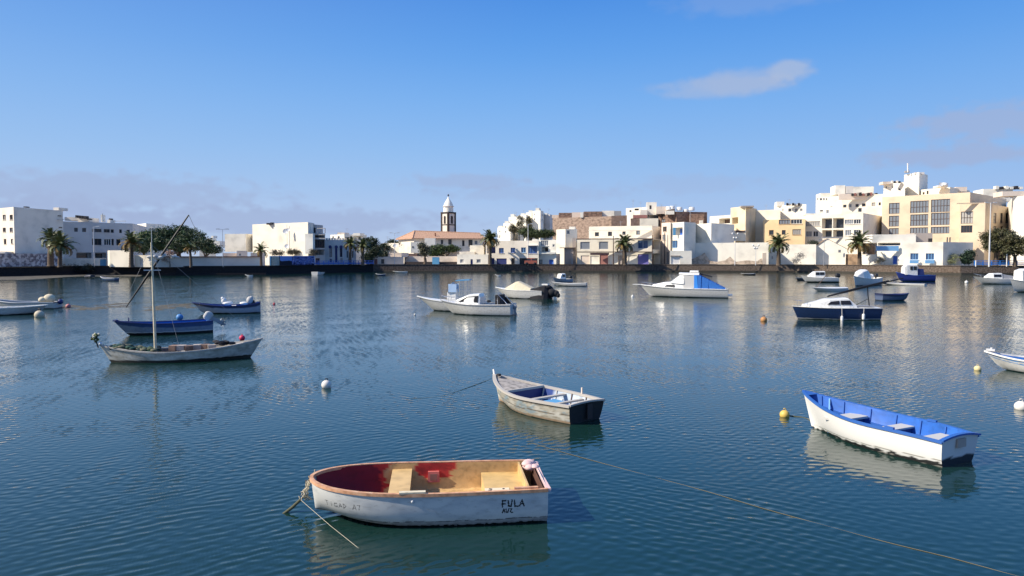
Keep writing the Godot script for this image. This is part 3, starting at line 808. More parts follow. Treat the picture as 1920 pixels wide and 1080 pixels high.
	block(t, "roof_room", 1000, 448.5, 1010, 452, 160, 3, "white"); block(t, "awning", 989, 459.5, 1008, 460.8, 156.5, 1.0, "white")
	t = building("blue_door_house", "narrow white house with a grey panelled bay and a blue door", [[1009, 158], [1043, 157]], [0, 450], {0: [[1014, 451, 1028, 461, "w", "frame_white", 4, 1, "pale_glass"], [1015, 463, 1028, 472, "o", "frame_brown"], [1010.5, 487, 1017, 495, "w", "frame_brown"], [1029, 487, 1038, 496.5, "d", "blue_paint"], [1036, 458, 1040, 463]]}, {"wall": "white", "deep": 8.0})
	block(t, "front_wall", 1009, 473, 1042, 476, 156.6, 0.5, "white"); block(t, "roof_cabin", 1037, 449, 1042, 456, 160, 3, "light_grey")
	t = building("white_house", "tall plain white house with a single small high window, left of the cream shops", [[1043, 170], [1060, 168], [1082, 169.5]], [0, 430], {1: [[1063, 432, 1068, 438.5, "w", "frame_grey"]]}, {"wall": "warm_white", "deep": 9.0})
	block(t, "roof_cabin", 1069, 425, 1080, 431, 171, 3, "white"); block(t, "grey_shop_front", 1059, 464, 1076, 496, 164, 1.5, "taupe"); block(t, "rust_patch", 1042.5, 476, 1050, 496, 165, 0.6, "pink_white"); block(t, "flower_ledge", 1050, 464, 1080, 465.2, 163.6, 1.2, "dark_brown"); block(t, "shop_door", 1071, 484, 1075, 496, 163.9, 0.2, "frame_grey")
	block(t, "shop_post", 1073.5, 446, 1080, 496, 164.5, 0.4, "taupe")
	# --- cream shops
	t = building("shop_building", "cream two storey shop building with big windows, dark ledges and a purple door", [[1082, 160], [1222, 156.5], [1240, 164]], [0, 449], {0: [
		[1088, 453.5, 1106, 467.5, "w", "frame_white", 1, 1, "pale_glass"], [1123, 453, 1140.5, 467.5, "w", "frame_white", 1, 1, "pale_glass"], [1159, 452, 1172, 467, "w", "frame_white", 1, 1, "pale_glass"], [1196, 450.5, 1215, 466, "w", "frame_white", 2, 1, "blue_glass"],
		[1089, 479, 1105, 495.5, "g", "pink_white"], [1107, 479.5, 1123, 495.5, "g", "white"], [1124.5, 477.5, 1140, 495.5, "g", "red_brown"], [1143, 479.5, 1159, 495.5, "g", "white"], [1161, 479, 1176, 495.5, "g", "taupe"], [1178, 478.5, 1194, 495.5, "g", "white"], [1196, 476.5, 1216, 495.5, "g", "violet"]], 1: [[1223, 449, 1238, 468, "o", "frame_brown"], [1223, 475, 1238, 495, "o", "frame_brown"]]}, {"wall": "cream", "deep": 12.0, "nosill": true})
	block(t, "floor_ledge", 1081, 471.6, 1224, 473.4, 155.9, 0.8, "dark_brown"); block(t, "roof_ledge", 1081, 447, 1224, 448.8, 155.9, 0.9, "dark_brown"); block(t, "sign_board", 1107, 474, 1142, 478, 156.2, 0.3, "red_brown")
	t = building("shop_upper_storey", "set back cream upper storey with four small windows, above the shop building", [[1104, 168], [1222, 164.5], [1237, 172]], [0, 424], {0: [[1115.5, 435.5, 1123, 443, "w", "frame_brown"], [1140, 434.5, 1147.5, 442.5, "w", "frame_brown"], [1167, 434, 1173, 440.5, "w", "frame_brown"], [1193, 432, 1200, 440, "w", "frame_brown"]]}, {"wall": "warm_white", "deep": 9.0})
	block(t, "cornice", 1103.5, 431.5, 1223, 432.5, 164, 0.5, "warm_white")
	t = building("narrow_house", "narrow grey white house with pipes between shops and blue balcony house", [[1240, 163], [1257, 160]], [0, 418], {0: [[1243, 425, 1250, 434, "w", "frame_brown"], [1242, 440, 1248, 450, "w", "frame_grey"], [1249, 472, 1254, 495, "d", "frame_grey"]]}, {"wall": "pink_white", "deep": 9.0})
	block(t, "drainpipe", 1246, 436, 1247, 495, 160.6, 0.2, "dark")
	# --- white houses on the right of the centre
	t = building("blue_balcony_house", "white house with a blue corner balcony and a blue window beneath it", [[1256, 160], [1282, 156], [1304, 160]], [0, 417.5], {0: [[1263, 427, 1280, 440.5, "o", "blue_paint"], [1261, 451, 1270.5, 465, "w", "sky_blue", 2, 1, "blue_glass"]]}, {"wall": "white", "deep": 10.0})
	block(t, "balcony_frame", 1262, 426.5, 1267, 441, 157.2, 0.2, "teal_blue")
	building("white_house", "blank white house wall right of the blue corner balcony, with a stepped end", [[1297, 163], [1333, 158], [1376, 166]], [1, 418], {}, {"wall": "white", "deep": 9.0})
	t = building("garden_wall", "white garage wall below the blue corner balcony", [[1256, 155.3], [1297, 155.3]], [0, 470], {0: [[1258.5, 480.5, 1275, 495, "g", "frame_white"]]}, {"wall": "white", "deep": 4.0, "category": "wall"})
	block(t, "gate_lintel", 1257.5, 479, 1276, 480.4, 155.1, 0.3, "taupe")
	t = building("garden_wall", "long blank white yard wall behind the twin globe lamps", [[1297, 158], [1334, 156.5], [1441, 153.8]], [1, 455], {}, {"wall": "white", "deep": 4.0, "category": "wall"})
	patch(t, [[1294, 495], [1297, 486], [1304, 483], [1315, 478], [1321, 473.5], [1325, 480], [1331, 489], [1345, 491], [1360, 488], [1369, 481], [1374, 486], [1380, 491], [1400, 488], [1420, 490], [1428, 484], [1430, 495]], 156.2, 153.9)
	block(t, "stained_corner", 1430, 474, 1441, 495, 153.9, 0.4, "pink_white")
	building("low_house", "low white house stepping up behind the palm, left of the gabled house", [[1441, 156], [1530, 153]], [1, 458], {0: [[1446, 480, 1450, 486, "w", "frame_white"]]}, {"wall": "white", "deep": 8.0})
	gable_house()
	building("yard_gate_wall", "brown gate wall right of the gabled white house", [[1586, 152], [1614, 150]], [0, 476.5], {}, {"wall": "brown_wall", "deep": 0.5, "category": "wall"})
	building("garden_wall", "short white wall with a pinkish top, left of the light blue balcony", [[1614, 149.5], [1645, 147.5]], [0, 477], {}, {"wall": "white", "deep": 0.5, "category": "wall"})
	building("mud_wall_house", "brown rendered house behind the palm with a sloping roof line", [[1553, 172], [1640, 165]], [1, 449], {}, {"wall": "brown_wall", "deep": 9.0})
	t = building("light_blue_house", "white house with a light blue balcony and small blue windows", [[1644, 146], [1690, 143.5], [1768, 141], [1824, 147]], [1, 454], {0: [[1646, 448, 1688, 460, "o", "blue_glass"], [1674, 480, 1682, 495, "d", "blue_paint"]], 1: [[1707, 475, 1722, 487, "w", "sky_blue", 3, 1, "blue_glass"], [1736, 475, 1751.5, 487, "w", "sky_blue", 3, 1, "blue_glass"]]}, {"wall": "white", "deep": 10.0})
	block(t, "upper_room", 1644, 439.5, 1720, 455, 146.2, 7, "white"); block(t, "stone_room", 1720, 437, 1751, 456, 147, 5, "taupe"); block(t, "room_window", 1741, 447, 1748, 454, 146.95, 0.2, "dark")
	block(t, "balcony_front", 1645, 461, 1684, 470.5, 143.2, 0.3, "sky_blue"); block(t, "window_panel", 1707, 487.6, 1722, 494, 141.9, 0.25, "sky_blue"); block(t, "window_panel", 1736, 487.6, 1751.5, 494, 141.2, 0.25, "sky_blue")
	# --- the slope on the right
	hillside()

# bare plaster showing on a wall: a thin sheet proud of it, given by its outline
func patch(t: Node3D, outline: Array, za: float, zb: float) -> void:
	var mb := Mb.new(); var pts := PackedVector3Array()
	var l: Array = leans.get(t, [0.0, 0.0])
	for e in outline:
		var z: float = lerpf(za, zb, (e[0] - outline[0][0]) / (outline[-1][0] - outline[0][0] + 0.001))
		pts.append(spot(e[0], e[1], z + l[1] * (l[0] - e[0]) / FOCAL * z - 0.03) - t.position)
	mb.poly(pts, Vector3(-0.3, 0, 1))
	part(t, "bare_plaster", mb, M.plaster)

func mural() -> Image:
	var W := 512; var Hh := 96
	var im := Image.create(W, Hh, false, Image.FORMAT_RGB8)
	var n := noise(0.02, 14, 3); var n2 := noise(0.05, 15, 3)
	for y in Hh:
		for x in W:
			var c := Color(0.42, 0.56, 0.82) if y < 44 + n.get_noise_2d(x, 0) * 10 else Color(0.06, 0.08, 0.16)
			if x < 100:
				c = Color(0.36, 0.44, 0.42).lerp(Color(0.72, 0.76, 0.74), clampf(0.5 + n2.get_noise_2d(x * 1.5, y * 2) * 1.8, 0, 1))
				if x < 6 or x > 92: c = Color(0.05, 0.05, 0.08)
			elif x > 240:
				var b := sin(x * 0.11 + n.get_noise_2d(x, y) * 9.0) * 0.6 + n2.get_noise_2d(x, y * 1.6) * 1.5
				c = Color(0.07, 0.10, 0.38) if b < 0.0 else (Color(0.80, 0.84, 0.93) if b < 0.34 and y > 8 else Color(0.22, 0.34, 0.70))
				if y > 80 + n.get_noise_2d(x * 2, 7) * 16: c = Color(0.05, 0.06, 0.18)
			im.set_pixel(x, y, c)
	return im

func church() -> void:
	var far := 190.0
	var o := spot(840, 480, far); o.y = STREET
	var t := thing("church", "white church with an orange tiled roof and a dark edged bell tower", "church", o)
	var P := func(u: float, v: float, f: float) -> Vector3: return spot(u, v, f) - o
	var wall := Mb.new(); var rf := Mb.new()
	# nave: left gable end turned to the sun, long side towards the water
	var holes := []
	for k in [[826.5, 449.5, 831, 457.5], [840.5, 448.5, 847, 458.5], [866.5, 450.5, 871, 461.5], [878.5, 449.5, 886, 462.5], [890, 451.5, 895, 458]]: holes.append(k + ["w", "frame_brown", 1 if k[2] - k[0] < 6 else 2])
	var A := P.call(747, 480, 196.0) as Vector3; var B := P.call(776, 480, 186.0) as Vector3; var C := P.call(908, 480, 188.5) as Vector3
	var ye: float = (P.call(776, 447.0, 186.0) as Vector3).y
	face(t, wall, A, B, 0.0, ye, [[773, 470, 775, 473]], o, {"wall": "white"})
	face(t, wall, B, C, 0.0, ye, holes, o, {"wall": "light_grey", "nosill": true})
	var D := C + Vector3(0, 0, -12); var E := A + Vector3(0, 0, -6)
	for pr in [[C, D], [D, E], [E, A]]:
		wall.quad(Vector3(pr[0].x, 0, pr[0].z), Vector3(pr[1].x, 0, pr[1].z), Vector3(pr[1].x, ye, pr[1].z), Vector3(pr[0].x, ye, pr[0].z))
	part(t, "wall", wall, M.cool_white)
	var up := func(p: Vector3, dx: float, dz: float) -> Vector3: return Vector3(p.x + dx, ye + 0.05, p.z + dz)
	var r0 := P.call(777, 433.0, 193.0) as Vector3; var r1 := P.call(900, 437.3, 194.5) as Vector3
	var e0 := up.call(A, -0.5, 0.3) as Vector3; var e1 := up.call(B, -0.2, 0.6) as Vector3; var e2 := up.call(C, 0.5, 0.6) as Vector3; var e3 := up.call(D, 0.5, -0.5) as Vector3; var e4 := up.call(E, -0.5, -0.5) as Vector3
	rf.tri(e0, e1, r0); rf.quad(e1, e2, r1, r0); rf.tri(e2, e3, r1); rf.quad(e3, e4, r0, r1); rf.tri(e4, e0, r0)
	for e in [[e0, e1], [e1, e2], [e2, e3]]: rf.bar(e[0] + Vector3(0, -0.1, 0), e[1] + Vector3(0, -0.1, 0), 0.35, 0.2)
	var roof := part(t, "roof", rf, M.tiles)
	var rt := Mb.new()
	rt.tube([r0, r1], 0.18, 6); rt.tube([r0, e1], 0.16, 6); rt.tube([r0, e0], 0.16, 6)
	part(roof, "ridge_tiles", rt, M.tiles)
	block(t, "white_wing", 796, 446.5, 816, 462, 184.5, 3, "white"); block(t, "roof_dormer", 815, 436.5, 817.2, 448, 188.5, 0.5, "terracotta"); block(t, "side_room", 770, 454, 788, 474, 182, 3, "white"); block(t, "dark_window", 773, 461.5, 775.3, 465, 181.95, 0.2, "dark")
	# tower: square, seen on its corner, dark stone edges and bands
	var tc := P.call(841, 480, 197.0) as Vector3
	var hw := 1.83; var y := func(v: float) -> float: return (P.call(841, v, 197.0) as Vector3).y
	var turn := Basis(Vector3.UP, deg_to_rad(-42))
	var yb: float = 0.0; var yt: float = y.call(399.5)
	var tw := Mb.new()
	tw.box(Vector3(tc.x, (yb + yt) / 2, tc.z), Vector3(hw * 1.42, yt - yb, hw * 1.42), turn)
	var tower := part(t, "tower", tw, M.cool_white)
	var st := Mb.new()
	for q in [[-1, -1], [1, -1], [1, 1], [-1, 1]]:
		st.box(Vector3(tc.x, (yb + yt) / 2, tc.z) + turn * Vector3(q[0] * hw * 0.66, 0, q[1] * hw * 0.66), Vector3(0.46, yt - yb - 0.02, 0.46), turn)
	st.box(Vector3(tc.x, y.call(421.8), tc.z), Vector3(hw * 1.46, 0.28, hw * 1.46), turn)
	st.box(Vector3(tc.x, y.call(399.2), tc.z), Vector3(hw * 1.60, 0.36, hw * 1.60), turn)
	part(tower, "corner_stones", st, M.basalt)
	for f in 4:
		var fb := turn * Basis(Vector3.UP, f * PI / 2)
		var op := Mb.new()
		var c := Vector3(tc.x, y.call(413.5), tc.z) + fb * Vector3(0, 0, hw * 0.71 + 0.02)
		op.box(c, Vector3(0.72, 1.75, 0.1), fb)
		op.lathe([[0.0, -0.05], [0.36, -0.05], [0.36, 0.05], [0.0, 0.05]], 14, c + Vector3(0, 0.87, 0), fb * Basis(Vector3.RIGHT, PI / 2))
		part(tower, "belfry_opening", op, M.dark)
	var dr := Mb.new()
	var d0: float = y.call(398.3); var d1: float = y.call(387.5); var d2: float = y.call(372.0)
	dr.lathe([[1.45, d0], [1.32, d0 + 0.2], [1.28, d1 - 0.1]], 8, Vector3(tc.x, 0, tc.z))
	part(tower, "drum", dr, M.white)
	var cn := Mb.new(); cn.lathe([[1.28, d1 - 0.12], [1.5, d1 - 0.05], [1.5, d1 + 0.1], [1.3, d1 + 0.16]], 8, Vector3(tc.x, 0, tc.z)); part(tower, "cornice", cn, M.light_grey)
	var cu := Mb.new(); cu.lathe([[1.3, d1 + 0.15], [1.12, lerpf(d1, d2, 0.35)], [0.62, lerpf(d1, d2, 0.75)], [0.2, d2], [0.16, d2 + 0.35], [0.0, d2 + 0.4]], 8, Vector3(tc.x, 0, tc.z)); part(tower, "cupola", cu, M.white)
	var fi := Mb.new(); fi.ball(Vector3(tc.x, y.call(366.0), tc.z), Vector3.ONE * 0.24); fi.bar(Vector3(tc.x, d2 + 0.3, tc.z), Vector3(tc.x, y.call(364.0), tc.z), 0.07, 0.07); part(tower, "finial", fi, M.dark)

func gable_house() -> void:
	var a := spot(1528, 480, 155.0); var b := spot(1585, 480, 152.0)
	var o := (a + b) / 2; o.y = STREET
	var t := thing("gabled_house", "white gabled house behind a lamp post, beside the brown gate", "house", o)
	var h: float = spot(1528, 462, 153).y - STREET; var pk: float = spot(1551, 447.5, 152.5).y - STREET
	a.y = STREET; b.y = STREET
	var A := a - o; var B := b - o; var back := Vector3(3.0, 0, -9)
	var w := Mb.new(); var mid := A.lerp(B, 0.40)
	w.poly(PackedVector3Array([A, B, B + Vector3(0, h - 0.4, 0), mid + Vector3(0, pk, 0), A + Vector3(0, h, 0)]), Vector3(0, 0, 1))
	w.quad(B, B + back, B + back + Vector3(0, h - 0.4, 0), B + Vector3(0, h - 0.4, 0)); w.quad(A + back, A, A + Vector3(0, h, 0), A + back + Vector3(0, h, 0))
	w.poly(PackedVector3Array([A + back, B + back, B + back + Vector3(0, h - 0.4, 0), mid + back + Vector3(0, pk, 0), A + back + Vector3(0, h, 0)]), Vector3(0, 0, -1))
	part(t, "wall", w, M.white)
	var r := Mb.new(); var e := Vector3(0, 0.03, 0.15)
	var m1 := mid + Vector3(0, pk, 0) + e; var m2 := m1 + back
	r.quad(m1, B + Vector3(0.25, h - 0.5, 0) + e, B + back + Vector3(0.25, h - 0.5, 0) + e, m2); r.quad(A + Vector3(-0.2, h - 0.08, 0) + e, m1, m2, A + back + Vector3(-0.2, h - 0.08, 0) + e)
	part(t, "roof", r, M.brown_wall)
	var wn := Mb.new(); var wc := spot(1574, 471, 151.9) - o
	wn.box(wc, Vector3(0.5, 0.55, 0.16)); part(t, "window", wn, M.frame_grey)

func hillside() -> void:
	var t: Node3D
	# stepped white blocks, far up behind the pine
	var steps := [[933, 950, 426, 3], [944, 962, 418, 0], [954, 978, 406, 6], [972, 992, 402.5, 0], [986, 1001, 398, 5], [998, 1019, 394.5, 0], [1012, 1038, 402, 4]]
	var named := ["lowest of the white stepped blocks, at the left behind the round pine", "small white block second from the left above the round pine", "white block with a thin mast above the sparse tree", "white block with roof boxes behind the sparse tree", "narrow white roof tower left of the tallest stepped block", "tallest of the white stepped blocks above the round pine", "grey white block between stepped blocks and the tan brick wall"]
	for k in steps.size():
		var s: Array = steps[k]
		var far: float = 250.0 + s[3] * 2.0
		t = building("hill_block", named[k], [[s[0], far + 3], [lerpf(s[0], s[1], 0.72), far], [s[1], far + 5]], [1, s[2]], {0: [[s[0] + 3, s[2] + 6, s[0] + 5.2, s[2] + 9.5], [s[0] + 3, s[2] + 15, s[0] + 5.2, s[2] + 18.5]], 1: [[s[1] - 3, s[2] + 7, s[1] - 1, s[2] + 10.5], [s[1] - 3, s[2] + 16, s[1] - 1, s[2] + 19.5]]}, {"wall": "white" if k != 6 else "light_grey", "deep": 10.0})
		block(t, "roof_cabin", s[0] + 3 + k, s[2] - 2.5 - k % 3, s[0] + 10 + k, s[2] + 0.4, far + 5, 4, "white")
		if k == 2: mast(t, 968, 397, 406, far + 4)
	# brown bare brick flanks
	t = building("brick_building", "wide bare tan brick building above the cream shops", [[1036, 205], [1147, 198]], [0, 408], {}, {"wall": "tan_brick", "deep": 14.0})
	block(t, "brick_attic", 1051, 399, 1075, 409, 206, 6, "brown_brick"); block(t, "brick_attic", 1098, 396.5, 1132, 407, 203, 6, "brown_brick"); block(t, "pale_attic", 1075, 398, 1098, 408, 206, 5, "pink_white"); block(t, "chimney", 1089, 398, 1094, 408, 201, 1.5, "white"); block(t, "pale_attic", 1037, 403, 1051, 409, 207, 4, "pink_white"); block(t, "white_attic", 1132, 395, 1155, 406, 204, 6, "white")
	block(t, "dark_attic", 1155, 395.5, 1167, 405, 204, 5, "frame_grey")
	for k in 4: block(t, "concrete_post", 1062 + k * 24.0, 408.2, 1063.2 + k * 24.0, 440, 203.6 - k * 1.5, 0.4, "tan_brick")
	t = building("brown_building", "dark brown windowless block between brick building and white roof tower", [[1146, 190], [1175, 188]], [0, 404.5], {}, {"wall": "dark_brown", "deep": 8.0})
	t = building("brown_building", "small dark brown block half hidden right of the larger brown one", [[1182, 187], [1203, 186]], [0, 409.5], {}, {"wall": "dark_brown", "deep": 8.0})
	t = building("white_tower_house", "white house with a square roof tower above the cream shops", [[1173, 200], [1216, 195], [1236, 199]], [0, 390], {0: [[1180, 394, 1184, 398]]}, {"wall": "white", "deep": 9.0})
	block(t, "roof_tower", 1215, 379, 1234, 403, 194, 5, "white"); block(t, "tower_window", 1218, 385, 1221.5, 392, 193.95, 0.2, "dark"); block(t, "roof_panel", 1190, 391, 1198, 394.5, 194, 0.3, "dark"); mast(t, 1187, 374, 390, 197); block(t, "stair_wall", 1203, 393, 1216, 404, 192, 4, "warm_white"); block(t, "rusty_roof", 1189, 403, 1215, 409, 186, 3, "red_brown"); block(t, "front_wall", 1203, 409.5, 1237, 432, 184, 5, "cream")
	t = building("brick_apartments", "brown brick apartment block with roof boxes, right of the white roof tower", [[1234, 192], [1268, 186], [1325, 190]], [1, 396], {0: [[1240, 400, 1247, 406, "w", "frame_brown"], [1240, 411, 1247, 417, "w", "frame_brown"]]}, {"wall": "brown_brick", "deep": 12.0})
	block(t, "pale_upper_floor", 1234, 387, 1268, 401, 190, 5, "pink_white"); block(t, "white_room", 1250, 395, 1266, 402, 185.8, 3, "white"); block(t, "brick_step", 1296, 401, 1323, 420, 186.5, 5, "brown_brick"); block(t, "white_wall", 1314, 413, 1320, 424, 185, 3, "white")
	for k in [[1254, 387], [1260, 386], [1274, 388], [1286, 392], [1297, 388]]: tank(t, k[0], k[1], k[1] + 6.5, 191, 0.75)
	mast(t, 1294, 386, 424, 184, 0.06, "metal", 3); mast(t, 1240, 383, 392, 189)
	# pale ochre corner building
	t = building("white_house", "low cream house stepping up below the ochre stair tower", [[1330, 184], [1370, 178]], [1, 403], {0: [[1348.5, 410, 1369, 418.5, "o", "frame_brown"]]}, {"wall": "warm_white", "deep": 9.0})
	t = building("ochre_tower_building", "ochre building with a tall stair tower whose right side is dark", [[1369, 176], [1397, 171], [1418, 181]], [1, 386.5], {0: [[1373, 408, 1384, 419, "o", "frame_brown"]]}, {"wall": "pale_ochre", "deep": 8.0})
	block(t, "roof_slab", 1396, 385.6, 1419, 388.5, 171, 8, "taupe"); block(t, "lower_floor", 1378, 432, 1400, 452, 170, 3, "cream"); block(t, "dark_terrace", 1380, 432.2, 1397, 436, 169.9, 0.3, "dark_brown")
	t = building("cream_building", "cream windowless house block behind the orange house", [[1398, 180], [1462, 176]], [0, 394.5], {}, {"wall": "cream", "deep": 9.0})
	t = building("orange_house", "orange ochre house with a long row of top windows and a white roof room", [[1430, 171], [1459, 169.5], [1509, 167.5]], [0, 412], {0: [[1442, 431.5, 1450.5, 440.5, "w", "frame_brown"]], 1: [[1460, 411, 1482, 420, "w", "frame_brown", 4], [1483, 410.5, 1504, 419.5, "w", "frame_white", 4], [1466, 431.5, 1473, 440, "w", "frame_brown"], [1486, 430, 1502, 440, "w", "frame_brown", 4]]}, {"wall": "ochre", "deep": 9.0})
	t = building("white_roof_house", "white house top crowded with dark roof tanks, above the orange house", [[1450, 182], [1510, 178]], [0, 385], {0: [[1467, 391, 1469, 396], [1478, 391, 1484, 397], [1490, 391, 1496, 397], [1500, 391, 1505, 396]]}, {"wall": "white", "deep": 8.0})
	block(t, "roof_cabin", 1459, 378, 1472, 386, 181, 3, "white")
	for k in 9: block(t, "roof_unit", 1476 + k * 3.6, 380.5 + (k * 7 % 3), 1478.4 + k * 3.6, 385.2, 178.5, 0.8, ["dark", "frame_grey", "white"][k % 3])
	# white apartments with terraces
	t = building("terrace_apartments", "white apartment house with two deep glazed terraces in the middle", [[1509, 168], [1617, 162], [1652, 176]], [0, 402], {0: [
		[1511, 415.5, 1538, 423.5, "w", "frame_grey", 6], [1541, 409.5, 1560, 428, "o", "glass"], [1562, 409, 1582, 427.5, "o", "glass"], [1584, 412, 1600, 420, "w", "frame_white", 4, 1, "pale_glass"], [1601, 411.5, 1614, 419.5, "w", "frame_white", 3],
		[1511, 433.5, 1522, 443.5, "w", "frame_white", 3], [1524.5, 433.5, 1534, 443.5, "w", "frame_white", 2], [1541.5, 431.5, 1559.5, 446.5, "o", "glass"], [1562, 431, 1581, 446, "o", "glass"], [1585, 431.5, 1596, 441.5, "w", "frame_white", 3], [1601, 431, 1613, 441, "w", "frame_white", 3]]}, {"wall": "warm_white", "deep": 10.0})
	block(t, "terrace_rail", 1542, 444, 1581, 447, 164.0, 0.2, "frame_grey"); block(t, "stair_parapet", 1512, 400, 1540, 403, 169, 3, "white")
	t = building("upper_apartments", "tall white and pinkish apartment block high behind the terraces", [[1528, 196], [1576, 190], [1656, 186]], [0, 369.5], {0: [[1532, 371.5, 1534, 375.5], [1537, 371.5, 1541, 376], [1543, 371.5, 1546, 376], [1548.5, 371.5, 1551, 376], [1557, 387, 1561, 389], [1537, 394, 1543, 397], [1549, 394, 1554, 400]], 1: [[1581, 384, 1587, 389, "w", "frame_brown"], [1591, 383, 1596.5, 388.5, "w", "frame_grey"], [1604, 382.5, 1610, 388, "w", "frame_brown"], [1616, 381.5, 1623, 387, "w", "frame_brown"], [1634.5, 380, 1641, 386, "w", "frame_brown"], [1647.5, 379.5, 1651.5, 385, "w", "frame_brown"], [1609, 390, 1616, 397.5, "w", "frame_white"]]}, {"wall": "warm_white", "deep": 10.0})
	block(t, "roof_cabin", 1570, 347.5, 1587, 364, 193, 5, "white"); block(t, "top_floor", 1587, 350, 1640, 367, 196, 6, "white"); block(t, "pink_floor", 1576, 363, 1640, 374, 187.6, 0.8, "pink_white"); block(t, "roof_wall", 1542, 362, 1572, 370, 199, 5, "white"); block(t, "grey_side", 1587.5, 349, 1600, 362, 192.8, 1, "light_grey")
	for k in 10: block(t, "roof_unit", 1598 + k * 5.0, 362.5 - (k * 5 % 4) * 0.6, 1601 + k * 5.0, 367, 187.0, 0.8, ["dark", "red_brown", "taupe"][k % 3])
	# beige school-like block with the big gridded windows
	var hb := [[1667, 381, 1686.5, 400.5, "w", "frame_brown", 3, 2], [1667, 405, 1685.5, 424.5, "w", "frame_brown", 3, 2], [1667, 428, 1685, 439, "w", "frame_brown", 3, 1], [1707, 377.5, 1741, 398.5, "w", "frame_brown", 6, 2], [1707, 402.5, 1740, 423, "w", "frame_brown", 6, 2], [1706.5, 427, 1740, 438, "w", "frame_brown", 6, 1], [1746, 374.5, 1781, 397, "w", "frame_brown", 6, 2], [1746, 399.5, 1780.5, 421.5, "w", "frame_brown", 6, 2], [1745.5, 425.5, 1780, 437.5, "w", "frame_brown", 6, 1], [1802, 397, 1824, 419, "w", "frame_brown", 4, 2], [1802, 423, 1823, 436, "w", "frame_brown", 4, 1], [1775, 445, 1777.5, 455, "w", "frame_brown", 1], [1780, 445, 1782.5, 455, "w", "frame_brown", 1]]
	t = building("beige_building", "large beige four storey building with tall gridded brown windows", [[1652, 166], [1816, 156.6], [1884, 176]], [1, 359.5], {0: hb.slice(0, 9) + hb.slice(11)}, {"wall": "beige", "deep": 18.0, "nosill": true, "pane": "pale_glass"})
	var wing := building("beige_wing", "lower beige right wing with narrow shaded side windows, on the large beige building", [[1797, 156.3], [1845, 154.0], [1894, 170]], [0, 381.5], {0: hb.slice(9, 11), 1: [[1863, 399, 1868, 419, "w", "frame_brown", 1, 3], [1876, 399, 1880, 419, "w", "frame_brown", 1, 3], [1886, 399, 1890, 419, "w", "frame_brown", 1, 3], [1863, 424, 1868, 436, "w", "frame_brown", 1, 2], [1876, 424, 1880, 436, "w", "frame_brown", 1, 2], [1864, 462, 1868, 492, "d", "frame_brown"], [1876, 462, 1880, 492, "d", "frame_brown"]]}, {"wall": "beige", "deep": 10.0, "nosill": true})
	block(wing, "wing_coping", 1797, 380, 1846, 382, 154.6, 0.6, "beige")
	t = building("stair_tower_house", "white square roof tower with a shaded side and a mast, above the beige building", [[1692, 186], [1720, 181], [1736, 188]], [1, 322.5], {}, {"wall": "white", "deep": 6.0})
	block(t, "tower_cap", 1720, 323, 1736, 327, 182, 5, "light_grey"); mast(t, 1702, 306, 323, 184, 0.16, "pale_metal", 1); block(t, "mast_foot", 1699, 320, 1706, 323.5, 184, 1, "frame_grey")
	t = building("roof_pavilion_house", "cream house top with a white water tank behind the beige building", [[1724, 178], [1778, 172], [1815, 182]], [1, 350], {0: [[1730, 360.5, 1733.5, 364.5, "w", "frame_brown"], [1737.5, 358, 1741, 364, "w", "frame_brown"]]}, {"wall": "cream", "deep": 6.0})
	block(t, "tank_base", 1762, 347.5, 1779, 350.4, 171, 3, "white"); tank(t, 1770, 342.5, 348, 171.5, 0.8); block(t, "pink_room", 1796, 350.5, 1815, 359, 176, 4, "pink_white"); dish(t, 1764, 346, 171, 0.5)
	t = building("rooftop_house", "white roof rooms and terrace walls left of the white roof tower", [[1654, 184], [1694, 180]], [0, 344], {0: [[1660, 349, 1663, 353], [1672, 349, 1675, 353], [1684, 353, 1688, 357]]}, {"wall": "warm_white", "deep": 6.0})
	block(t, "roof_cabin", 1658, 340.5, 1672, 345, 182, 3, "pink_white"); block(t, "roof_rail", 1672, 341.5, 1692, 343, 180.5, 0.3, "white")
	for k in 4: block(t, "roof_unit", 1673 + k * 4.5, 338.5 + k % 2, 1675.5 + k * 4.5, 343, 180, 0.7, "dark" if k % 2 else "white")
	t = building("white_apartments", "plain white apartment house at the right edge, behind the dark trees", [[1886, 168], [1897, 148.5], [2040, 141]], [1, 366.5], {1: [[1930, 385, 1940, 398, "w"], [1960, 385, 1970, 398, "w"]]}, {"wall": "white", "deep": 14.0})
	block(t, "eaves", 1888, 358, 1990, 367, 148.2, 4, "pink_white"); block(t, "far_wing", 1850, 354, 1900, 378, 190, 6, "white")
	for k in 6: block(t, "roof_unit", 1869 + k * 9.0, 348.5 + (k % 2) * 1.5, 1874 + k * 9.0, 354.5, 189, 1.5, ["white", "dark", "white"][k % 3])

